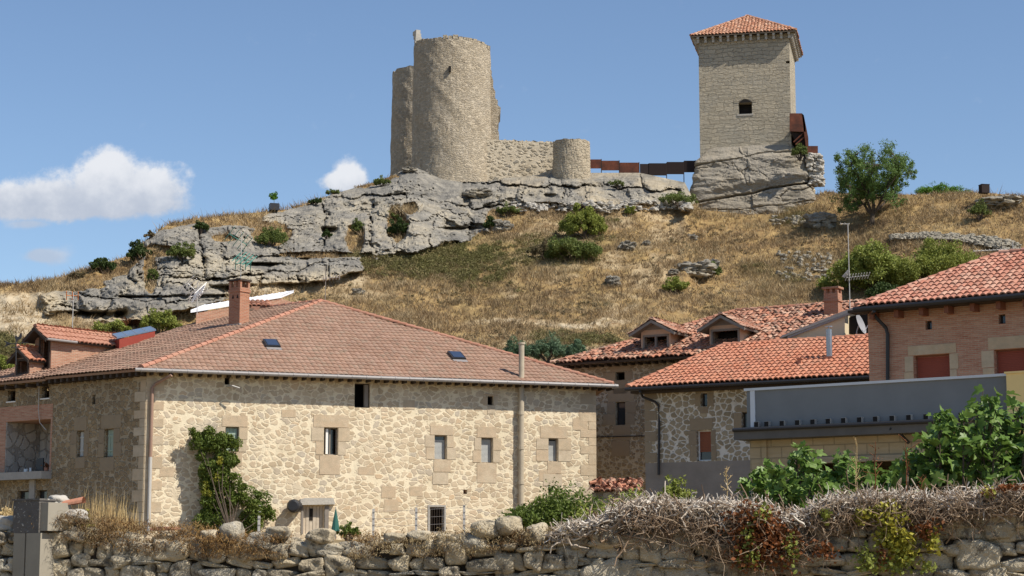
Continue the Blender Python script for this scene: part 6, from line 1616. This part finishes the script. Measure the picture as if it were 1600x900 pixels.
mb.build('lintel', 'fibre_cement', gh)
mb = MB(); mb.tube([Wg.pt(Wg.sz(1404, 670)[0], zl1-.15, .55), Wg.hit(1406, 678, .3), Wg.hit(1420, 692, .06)], .045, 6); mb.build('downpipe', 'black_metal', gh)
mb = MB(); Wy = Wall(Wg.pt(ug+.02, 0, .35)[:2], -35); Wy.box(mb, 0, 2.4, 2, Wy.sz(1590, 583)[1], -.4, 0); Wy.box(mb, -.04, 2.4, Wy.sz(1590, 583)[1]+.002, Wy.sz(1590, 583)[1]+.05, -.42, .03)
tag(mb.build('gate_pier', 'yellow_render'), 'bright yellow rendered wall end right of the grey parapet', 'wall')

# ------------------------------------------------------------------ tile heap shed between houses, stones, brambles
t = thing('tile_shed', 'small crumbling shed with a heap of old roof tiles beside the farmhouse corner', 'shed', P(955, 790, 72)); rg = np.random.default_rng(77); mb = MB()
a_ = P(925, 800, 74); Wsd = Wall(a_[:2], -10); us_ = Wsd.sz(990, 780)[0]; Wsd.box(mb, 0, us_, 2, Wsd.sz(955, 769)[1], -1.6, 0); mb.build('wall', 'ruin_rubble', t)
mb = MB(); pl0 = Plane(Wsd.pt(-.15, Wsd.sz(955, 770)[1], .2), Wsd.d, slope=14, toward=-Wsd.n); tiles(mb, pl0.o, pl0.u, pl0.v, [(0, 0), (us_+.3, 0), (us_+.3, 1.9), (0, 1.9)], pitch=.22, row=.3, jit=.03, amp=.08)
for k in range(60): c0 = Wsd.pt(rg.uniform(0, us_), Wsd.sz(955, 769)[1]+rg.uniform(.1, .45), -rg.uniform(.1, 1.4)); mb.tube([c0, c0+rg.normal(0, .12, 3)+Wsd.n*.15], .07, 6, False)
mb.build('roof', 'old_tile', t)

p = P(890, 830, 52); bush('bramble', 'dense bramble thicket left of the dry vine tangle', 'bush', P(880, 835, 50), 140*50/F, 72*50/F, 'leaf_climb', .055, 120, 15000, depth=3)
bush('bramble', 'bramble thicket right of the tile shed above the dry vines', 'bush', P(990, 835, 48), 150*48/F, 78*48/F, 'leaf_ivy', .06, 100, 10000, depth=2.5)
bush('bramble', 'sparse bramble shoots in front of the grey plinth', 'bush', P(1050, 800, 56), 60*56/F, 76*56/F, 'leaf_ivy', .07, 20, 900, depth=1)
bush('bramble', 'low bramble patch at the foot of the tall flue pipe', 'bush', P(815, 835, 52), 70*52/F, 50*52/F, 'leaf_climb', .06, 40, 3000, depth=2)

# ------------------------------------------------------------------ FOREGROUND DRY STONE WALL
print('foreground')
WW = Wall((0, 18.6), math.degrees(math.atan(-.14)))     # runs nearer towards the right
wl = [(-120, 842), (0, 840), (80, 832), (100, 832), (180, 850), (330, 856), (440, 856), (500, 858), (600, 856), (700, 852), (760, 846), (840, 843), (900, 840), (980, 830), (1060, 830), (1200, 826), (1300, 816), (1400, 810), (1500, 800), (1600, 794), (1750, 786)]
us_w = [WW.sz(x, y)[0] for x, y in wl]; zs_w = [WW.sz(x, y)[1] for x, y in wl]
def wtop(u): return float(np.interp(u, us_w, zs_w))
U0, U1 = us_w[0], us_w[-1]


rg = np.random.default_rng(101); mb = MB(); Z3 = np.array([0, 0, 1.])
zc = -.1; course = 0
bounds = [-.1]
while bounds[-1] < 3.2: bounds.append(bounds[-1]+rg.uniform(.085, .165))
def waver(u, k): return float(vnoise(np.array([u*1.1]), np.array([k*3.3]), 5)[0]-.5)*.13+float(vnoise(np.array([u*4.3]), np.array([k*7.3]), 6)[0]-.5)*.07
for k in range(len(bounds)-1):
    u = U0-.1-rg.uniform(0, .3)
    while u < U1:
        sf = np.interp(u, [U0, U0*.2, U1], [.85, 1.0, 1.3]); wdt = rg.uniform(.12, .36)*sf
        z0 = bounds[k]+waver(u, k); z1 = bounds[k+1]+waver(u, k+1)
        if rg.uniform() < (.45 if u > .3 else .12): z1 = bounds[min(k+2, len(bounds)-1)]+waver(u, k+2); 
        zt_ = wtop(u+wdt/2)
        if z0 < zt_-.05:
            z1 = min(z1, zt_+.06)
            def st_one(a0, a1, b0, b1):
                c0 = WW.pt((a0+a1)/2, (b0+b1)/2+rg.normal(0, .008), -.17+rg.uniform(-.05, .05)); tl = rg.normal(0, .09); kx, kz = rg.uniform(.98, 1.1), rg.uniform(.93, 1.14)
                ax = (WW.d*math.cos(tl)+Z3*math.sin(tl))*((a1-a0)/2*1.0); az = (Z3*math.cos(tl)-WW.d*math.sin(tl))*((b1-b0)/2*1.0)
                rstone(mb, c0, ax*kx, WW.n*-.17, az*kz, rg, 10, rg.uniform(3.6, 9), .06)
            if z1-z0 > .2 and rg.uniform() < .3: zm = (z0+z1)/2; st_one(u, u+wdt, z0, zm); st_one(u, u+wdt, zm, z1)
            else: st_one(u, u+wdt, z0, z1)
        u += wdt*1.0
# coping boulders along the top
for x0, x1, st_, smin, smax in ((90, 880, .17, .05, .10), (880, 1660, .3, .05, .10)):
    u = WW.sz(x0, 840)[0]; ue = WW.sz(x1, 820)[0]
    while u < ue:
        s_ = rg.uniform(smin, smax); c0 = WW.pt(u, wtop(u)+s_*.35, -.2+rg.uniform(-.12, .1)); tl = rg.normal(0, .25)
        rstone(mb, c0, (WW.d*math.cos(tl)+Z3*math.sin(tl))*s_*rg.uniform(1, 1.6), WW.n*-s_, (Z3*math.cos(tl)-WW.d*math.sin(tl))*s_*rg.uniform(.6, 1), rg, 7, 3, .09); u += s_*2.0
# a few named big ones seen in the photograph
for px, py, w_, h_ in [(362, 832, 19, 18), (330, 838, 16, 12), (408, 846, 26, 15), (840, 836, 19, 20), (795, 822, 22, 17), (760, 828, 26, 16), (700, 845, 20, 13), (655, 838, 18, 10), (620, 842, 22, 10), (740, 850, 30, 18), (500, 838, 24, 12), (435, 832, 20, 11), (105, 818, 18, 10), (85, 800, 14, 10), (1560, 800, 36, 13), (1590, 815, 28, 12), (1500, 812, 24, 9), (1135, 850, 26, 12), (1075, 848, 26, 13)]:
    c0 = WW.hit(px, py, -.12); sc = c0[1]/F; rstone(mb, c0, WW.d*w_*sc*.9, WW.n*-.15, Z3*h_*sc*.9, rg, 9, 3.2, .08)
wall_o = mb.build('dry_stone_wall', 'wall_stone', smooth=True, autouv=False)
tag(wall_o, 'long weathered dry stone wall across the whole foreground', 'wall')
mb = MB(); N = 60
top = [WW.pt(U0+(U1-U0)*k/N, wtop(U0+(U1-U0)*k/N)-.05, -.1) for k in range(N+1)]
mb.prism(top+[WW.pt(U1, -.2, -.1), WW.pt(U0, -.2, -.1)], -WW.n*.45); mb.build('wall_core', 'wall_core', wall_o)

# cement pillar in the wall at left
t = thing('gate_pillar', 'square cement pillar with dark lichened block in the wall at left', 'pillar', WW.hit(50, 860, .02))
a_ = WW.sz(24, 810)[0]; b_ = WW.sz(76, 810)[0]; zt0 = WW.sz(50, 783)[1]; zt1 = WW.sz(50, 833)[1]
Wp = Wall(WW.pt(a_, 0, .06)[:2], -30); wpl = b_-a_
mb = MB(); Wp.box(mb, 0, wpl, zt1, zt0, -.36, 0); Wp.box(mb, -.01, wpl+.01, zt0+.001, zt0+.02, -.37, .01); mb.build('block', 'lichen_cement', t)
mb = MB(); Wp.box(mb, wpl+.002, wpl+.10, zt1+.02, zt0-.02, -.34, -.02); Wp.box(mb, .02, .17, -.1, zt1-.002, -.33, -.0); Wp.box(mb, wpl-.16, wpl+.03, -.1, zt1-.002, -.33, 0); mb.build('shaft', 'field_stone', t)
# broken terracotta tile beside the pillar and rubble lump
p = WW.hit(107, 790, -.1); mb = MB(); K = 8
for q_, r_ in (((p-WW.d*.14-Z3*.02), .045), ):
    V = []
    for e_ in (0, 1):
        for k in range(K): th_ = math.pi*k/(K-1); V.append(q_+(WW.d*.30+Z3*.05)*e_+(WW.n*math.cos(th_)+Z3*math.sin(th_))*(.05+.01*e_))
    mb.add(V, [(k, k+1, K+k+1, K+k) for k in range(K-1)])
tag(mb.build('roof_tile', 'orange_tile'), 'broken terracotta roof tile lying on the wall right of the pillar', 'tile')
for px, py, w_, lb in [(88, 785, 16, 'rough mortar lump resting right of the dark pillar block'), (118, 806, 17, 'pale mortar lump below the broken roof tile'), (10, 818, 18, 'rounded stone left of the pillar block')]:
    c0 = WW.hit(px, py, -.12); sc = c0[1]/F; mb = MB(); rstone(mb, c0, WW.d*w_*sc, WW.n*-.1, Z3*w_*.65*sc, np.random.default_rng(px), 10, 2.6, .16); tag(mb.build('stone', 'slab_stone', smooth=True, autouv=False), lb, 'stone', 'loose stones by the pillar')

# moss and dry turf on the left half
rg = np.random.default_rng(55)
def blades(mb, c, n, sx_, h0, h1, w_, lean, rg, dirn=None, droop=0.0):
    b_ = c+rg.normal(0, 1, (n, 3))*np.array(sx_); h = rg.uniform(h0, h1, n); an_ = rg.uniform(0, math.pi, n); wv = np.stack([np.cos(an_), np.sin(an_), 0*an_], -1)*w_
    ln = rg.normal(0, lean, (n, 3)); ln[:, 2] = 1; 
    if dirn is not None: ln = ln+np.asarray(dirn)
    ln /= np.linalg.norm(ln, axis=1)[:, None]; mid = b_+ln*h[:, None]*.55; tip = b_+ln*h[:, None]+np.array([0, 0, -droop])*h[:, None]
    V = np.stack([b_-wv, b_+wv, mid+wv*.7, mid-wv*.7, tip], 1); i = np.arange(n)[:, None]*5
    s0 = mb.n; mb.add(V, i+np.array([[0, 1, 2, 3]])); mb.ch.append((s0+i+np.array([[3, 2, 4]]), None, 0))
mb = MB(); uA, uB_ = WW.sz(80, 830)[0], WW.sz(880, 840)[0]
for k in range(600):
    f_ = rg.uniform()**1.3; u = uA+(uB_-uA)*f_; px_ = 80+800*f_
    if vnoise(np.array([u*1.6]), np.array([.5]), 4)[0] < .36 and px_ > 330: continue
    off_ = rg.uniform(-.35, .1); z = wtop(u)+rg.uniform(-.13, .16)*(1 if px_ < 330 else .75)+(.05 if px_ < 330 else 0)
    blades(mb, WW.pt(u, z, off_), 34, (.07, .05, .025), .03, .10, .004, .7, rg, dirn=WW.n*(.9 if off_ > -.1 else .2)+np.array([0, 0, -.5]), droop=.5)
o = mb.build('wall_turf', 'moss_brown', autouv=False); o['kind'] = 'stuff'; o['label'] = 'brown dried moss and turf hanging over the left half of the stone wall'
# straw weeds behind the wall at left
mb = MB()
for px, w_, n, y1_ in [(150, 22, 150, 768), (170, 25, 160, 772), (195, 25, 90, 790), (128, 12, 60, 785), (60, 30, 60, 790), (10, 20, 60, 780)]:
    c0 = P(px, 838, 24); sc = 24/F; blades(mb, c0, n, (w_*sc*.6, .3, .05), .25, (838-y1_)*sc*1.1, .005, .14, rg)
o = mb.build('straw_weeds', 'straw', autouv=False); o['kind'] = 'stuff'; o['label'] = 'tall bleached straw weeds standing behind the wall right of the pillar'
bush('dry_shrub', 'bleached dry shrub at the left picture edge behind the pillar', 'bush', P(8, 836, 26), .55, .5, 'straw', .03, 22, 1500)
bush('weed', 'small yellow green weed among the straw weeds', 'plant', P(138, 835, 23.5), .16, .42, 'leaf_yellow', .02, 10, 260)
# red tiles/bricks low on soil behind wall near farmhouse
mb = MB(); 
for k in range(6): mb.cbox(P(246+k*5, 829-(k % 2)*2, 23), .16, .1, .03, rg.uniform(-.4, .4))
tag(mb.build('brick_pieces', 'ridge_tile'), 'a few broken red tile pieces on top of the wall left of the climbing shrub', 'tile')
# ------------------------------------------------------------------ DRY VINE TANGLE on the right half
print('vines')
tp = [(850, 835), (880, 822), (920, 812), (965, 790), (1000, 778), (1040, 778), (1100, 784), (1150, 782), (1195, 786), (1235, 806), (1262, 795), (1300, 776), (1360, 768), (1420, 768), (1470, 776), (1530, 768), (1600, 762), (1700, 755)]
ut_ = [WW.sz(x, y)[0] for x, y in tp]; zt_v = [WW.sz(x, y)[1] for x, y in tp]
def twigs(mb, n, px0, px1, zfun, rad, seg=5, lmin=.18, lmax=.6, rg=None, offr=(-.55, .18), dirz=.25):
    for k in range(n):
        px = rg.uniform(px0, px1); u = WW.sz(px, 810)[0]; z, off_ = zfun(u, px); L = rg.uniform(lmin, lmax)
        d = nrm(WW.d*rg.normal(0, 1)+WW.n*rg.normal(0, .5)+Z3*rg.normal(0, dirz)); p_ = WW.pt(u, z, off_)-d*L/2; path = [p_]
        for s_ in range(seg-1): d = nrm(d+rg.normal(0, .45, 3)); path.append(path[-1]+d*L/(seg-1))
        r0 = rg.uniform(*rad); mb.tube(path, np.linspace(r0, r0*.55, seg), 5, False)
rg = np.random.default_rng(66)
def mound(u, px):
    zt_ = np.interp(u, ut_, zt_v); zw_ = wtop(u); f_ = rg.uniform()**.6; off_ = rg.uniform(-.5, .10); prof = 1-((off_+.15)/.55)**2*.45
    return zw_-.0+(zt_-zw_-.03)*f_*prof+.01, off_
t = thing('dry_vine', 'tangled bleached dead vine stems piled on the right half of the wall', 'vine', WW.hit(1230, 830, -.1))
mb = MB(); twigs(mb, 6500, 862, 1665, mound, (.005, .0125), 5, .06, .18, rg, dirz=.10); twigs(mb, 3500, 862, 1665, mound, (.002, .005), 6, .08, .24, rg, dirz=.14); twigs(mb, 260, 862, 1665, lambda u, px: ((lambda q: (q[0]-.07, q[1]))(mound(u, px))), (.008, .013), 7, .15, .42, rg, dirz=.04); mb.build('stem', 'twig', t, autouv=False)
def hang(u, px): zt_ = np.interp(u, ut_, zt_v); drop = np.interp(px, [880, 980, 1050, 1150, 1240, 1290, 1330, 1420, 1480, 1600], [.04, .06, .3, .55, .5, .12, .1, .2, .05, .02]); return zt_-.12-rg.uniform(0, 1)*drop, rg.uniform(.03, .16)
mb = MB(); twigs(mb, 1500, 1000, 1640, hang, (.002, .0055), 6, .15, .45, rg, dirz=1.1); mb.build('hanging_stem', 'twig_brown', t, autouv=False)
mb = MB()  # dark filling stems inside the tangle
def inner_(u, px): zt_ = np.interp(u, ut_, zt_v); zw_ = wtop(u); return zw_-.05+(zt_-zw_-.05)*rg.uniform()*.8, rg.uniform(-.45, .05)
twigs(mb, 1500, 900, 1660, inner_, (.005, .011), 5, .2, .5, rg); mb.build('inner_stem', 'twig_brown', t, autouv=False)

# leaf patches of living creeper
def creeper(label, blobs, mat, lsize, seed):
    rg = np.random.default_rng(seed); mb = MB()
    for (px, py, rx, ry, n) in blobs:
        n = int(n*1.6); c0 = WW.hit(px, py, .17); sc = c0[1]/F; pts = c0+np.stack([rg.normal(0, rx*sc*.45, n), rg.normal(0, .05, n), rg.normal(0, ry*sc*.45, n)], -1); 
        pts[:, 1] += -(pts[:, 0]-c0[0])*.14; leafquads(mb, pts, lsize, rg, .8, .15)
    tag(mb.build('creeper', mat, autouv=False), label, 'creeper', 'living creeper patches on the wall')
creeper('rusty red creeper leaves hanging below the vine tangle left of the yellow patches', [(1180, 820, 45, 30, 380), (1210, 850, 45, 40, 420), (1170, 860, 30, 35, 240), (1290, 860, 20, 20, 60)], 'leaf_red', .022, 1)
creeper('green yellow creeper sprigs among the rusty red leaves', [(1190, 805, 14, 14, 70), (1172, 868, 22, 22, 120), (1235, 858, 14, 26, 90), (1170, 835, 12, 18, 60), (1290, 805, 10, 12, 40)], 'leaf_lime', .024, 2)
creeper('bright yellow creeper patch hanging in the middle of the right wall', [(1385, 805, 34, 20, 200), (1345, 805, 12, 12, 60), (1390, 840, 22, 26, 190), (1412, 862, 24, 24, 190), (1455, 845, 12, 24, 90), (1415, 840, 16, 12, 60)], 'leaf_yellow', .024, 3)
creeper('dull green creeper hanging lowest beneath the bright yellow patch', [(1355, 875, 20, 26, 130), (1400, 882, 34, 18, 120), (1450, 885, 12, 10, 40)], 'leaf_lime', .022, 4)
creeper('small red creeper leaves at the far right top of the wall', [(1580, 762, 26, 6, 90), (1545, 770, 12, 6, 20)], 'leaf_red', .02, 5)
creeper('small yellow creeper sprig on the tangle below the fig bush', [(1545, 770, 10, 8, 36)], 'leaf_yellow', .02, 6)
creeper('rusty creeper leaves between yellow patch and right end stones', [(1450, 825, 26, 22, 120), (1380, 870, 12, 20, 30)], 'leaf_red', .02, 7)

# ------------------------------------------------------------------ FIG BUSHES
print('figs')
leaf_o = [(0, 0), (.10, .05), (.30, -.02), (.46, .16), (.34, .26), (.50, .50), (.36, .62), (.20, .50), (.14, .80), (0, 1.0), (-.14, .80), (-.20, .50), (-.36, .62), (-.50, .50), (-.34, .26), (-.46, .16), (-.30, -.02), (-.10, .05)]
LO = np.array(leaf_o)
def figleaves(mb, pts, nrm_bias, size, rg):
    N = len(pts); d = rg.normal(0, 1, (N, 3)); d[:, 2] = d[:, 2]*.5-.3; d /= np.linalg.norm(d, axis=1)[:, None]
    n = rg.normal(0, .55, (N, 3))+np.asarray(nrm_bias); n -= (n*d).sum(1)[:, None]*d; n /= np.linalg.norm(n, axis=1)[:, None]; s_ = np.cross(d, n); sz = size*rg.uniform(.6, 1.25, N)
    fold = np.abs(LO[:, 0])*.35-LO[:, 1]**2*.2
    V = pts[:, None]+(LO[None, :, 1, None]*d[:, None]+LO[None, :, 0, None]*s_[:, None]+fold[None, :, None]*n[:, None])*sz[:, None, None]
    # fan from the midrib so that the fold shows
    mid = pts+(.4*d-.03*n)*sz[:, None]; V = np.concatenate([V, mid[:, None]], 1); K = len(LO); base = np.arange(N)[:, None, None]*(K+1)
    tri = np.array([[k, (k+1) % K, K] for k in range(K)])[None]; mb.add(V, (base+tri).reshape(-1, 3))
def fig(label, Y, stems, lsize, seed, nper=26):
    rg = np.random.default_rng(seed); xs_ = [s_[0] for s_ in stems]; t = thing('fig_bush', label, 'bush', P(sum(xs_)/len(xs_), 830, Y), 'fig bushes behind the wall'); sm, lm = MB(), MB(); sc = Y/F
    for (px, pyt, spread) in stems:
        dY = rg.uniform(-.8, .8); b_ = P(px+rg.uniform(-12, 12), 845, Y+dY); tpv = P(px, pyt, Y+dY); m_ = (b_+tpv)/2+rg.normal(0, .12, 3); path = [b_, m_, tpv-np.array([0, 0, .05])]; sm.tube(path, [.022, .016, .008], 6, False)
        H = tpv[2]-b_[2]
        ts_ = rg.uniform(.25, 1.0, nper)**.7; cen = b_+(tpv-b_)*ts_[:, None]; rad_ = spread*sc*(1.15-.75*ts_)
        an_ = rg.uniform(0, 2*math.pi, nper); rr_ = rad_*rg.uniform(.35, 1, nper); pts = cen+np.stack([np.cos(an_)*rr_, np.sin(an_)*rr_*.8, rg.normal(0, .07, nper)], -1)
        figleaves(lm, pts, (.25, -.5, .9), lsize, rg)
        tops = tpv+rg.normal(0, .05, (7, 3)); figleaves(lm, tops, (.1, -.3, 1.0), lsize*.7, rg)
        for q_ in pts[::3]: sm.tube([b_+(tpv-b_)*min(1, max(.1, (q_[2]-b_[2])/H-.1)), q_], [.008, .004], 4, False)
    sm.build('stem', 'bark', t, autouv=False); lm.build('foliage', 'leaf_fig', t, autouv=False)
rs = random.Random(9)
st1 = [(1185, 738, 40), (1205, 730, 40), (1225, 735, 40), (1245, 700, 34), (1262, 712, 36), (1275, 722, 36), (1300, 740, 36), (1318, 708, 30), (1330, 728, 34), (1350, 730, 34), (1370, 735, 34), (1215, 755, 44), (1250, 750, 46), (1290, 755, 46), (1335, 755, 46), (1390, 748, 34), (1170, 752, 26), (1235, 765, 44), (1310, 765, 44), (1360, 765, 40)]
fig('lower left fig bush in front of the dark garage opening', 27, st1, .17, 1, 42)
st2 = []
for px in range(1420, 1690, 15):
    top_ = np.interp(px, [1400, 1440, 1470, 1500, 1530, 1560, 1600, 1690], [725, 690, 655, 655, 628, 640, 636, 630]); st2 += [(px+rs.uniform(-6, 6), top_+rs.uniform(0, 22), 46), (px+rs.uniform(-8, 8), top_+rs.uniform(35, 70), 50), (px, min(770, top_+100), 50)]
st2 += [(1468, 648, 30), (1533, 626, 30), (1550, 625, 30), (1478, 652, 26), (1400, 755, 34), (1412, 735, 34)]
fig('tall dense fig bush at the right edge behind the wall', 25, st2, .17, 2, 40)
# dry seed stalks rising from the tangle
for px, y0, y1_, lb in [(1367, 690, 790, 'dry reddish seed stalk between the two fig bushes'), (1338, 692, 790, 'pale branching seed stalk left of the reddish stalk'), (1135, 728, 795, 'thin lone seed stalk in front of the grey plinth'), (1417, 690, 790, 'reddish stalk against the tall fig bush'), (1440, 745, 795, 'short red stalk at the foot of the tall fig bush')]:
    rg = np.random.default_rng(px); b_ = WW.hit(px, y1_+15, -.3); t_ = P(px, y0, b_[1]); mb = MB(); pa_ = [b_+(t_-b_)*f_+np.array([rg.normal(0, .008), 0, 0]) for f_ in np.linspace(0, 1, 7)]; mb.tube(pa_, np.linspace(.007, .003, 7), 5, False)
    for k in range(10): f_ = rg.uniform(.45, 1); q_ = b_+(t_-b_)*f_; mb.tube([q_, q_+np.array([rg.normal(0, .05), rg.normal(0, .04), rg.uniform(.02, .09)])], .003, 4, False)
    leafquads(mb, np.concatenate([b_+(t_-b_)*rg.uniform(.5, 1, (40, 1))+rg.normal(0, .025, (40, 3))]), .009, rg); tag(mb.build('seed_stalk', 'leaf_red' if px in (1367, 1417, 1440) else 'straw', autouv=False), lb, 'plant', 'dry seed stalks')
# dry twigs behind the wall near the flue
mb = MB(); t = P(790, 800, 30)
print('objects', len(bpy.data.objects))
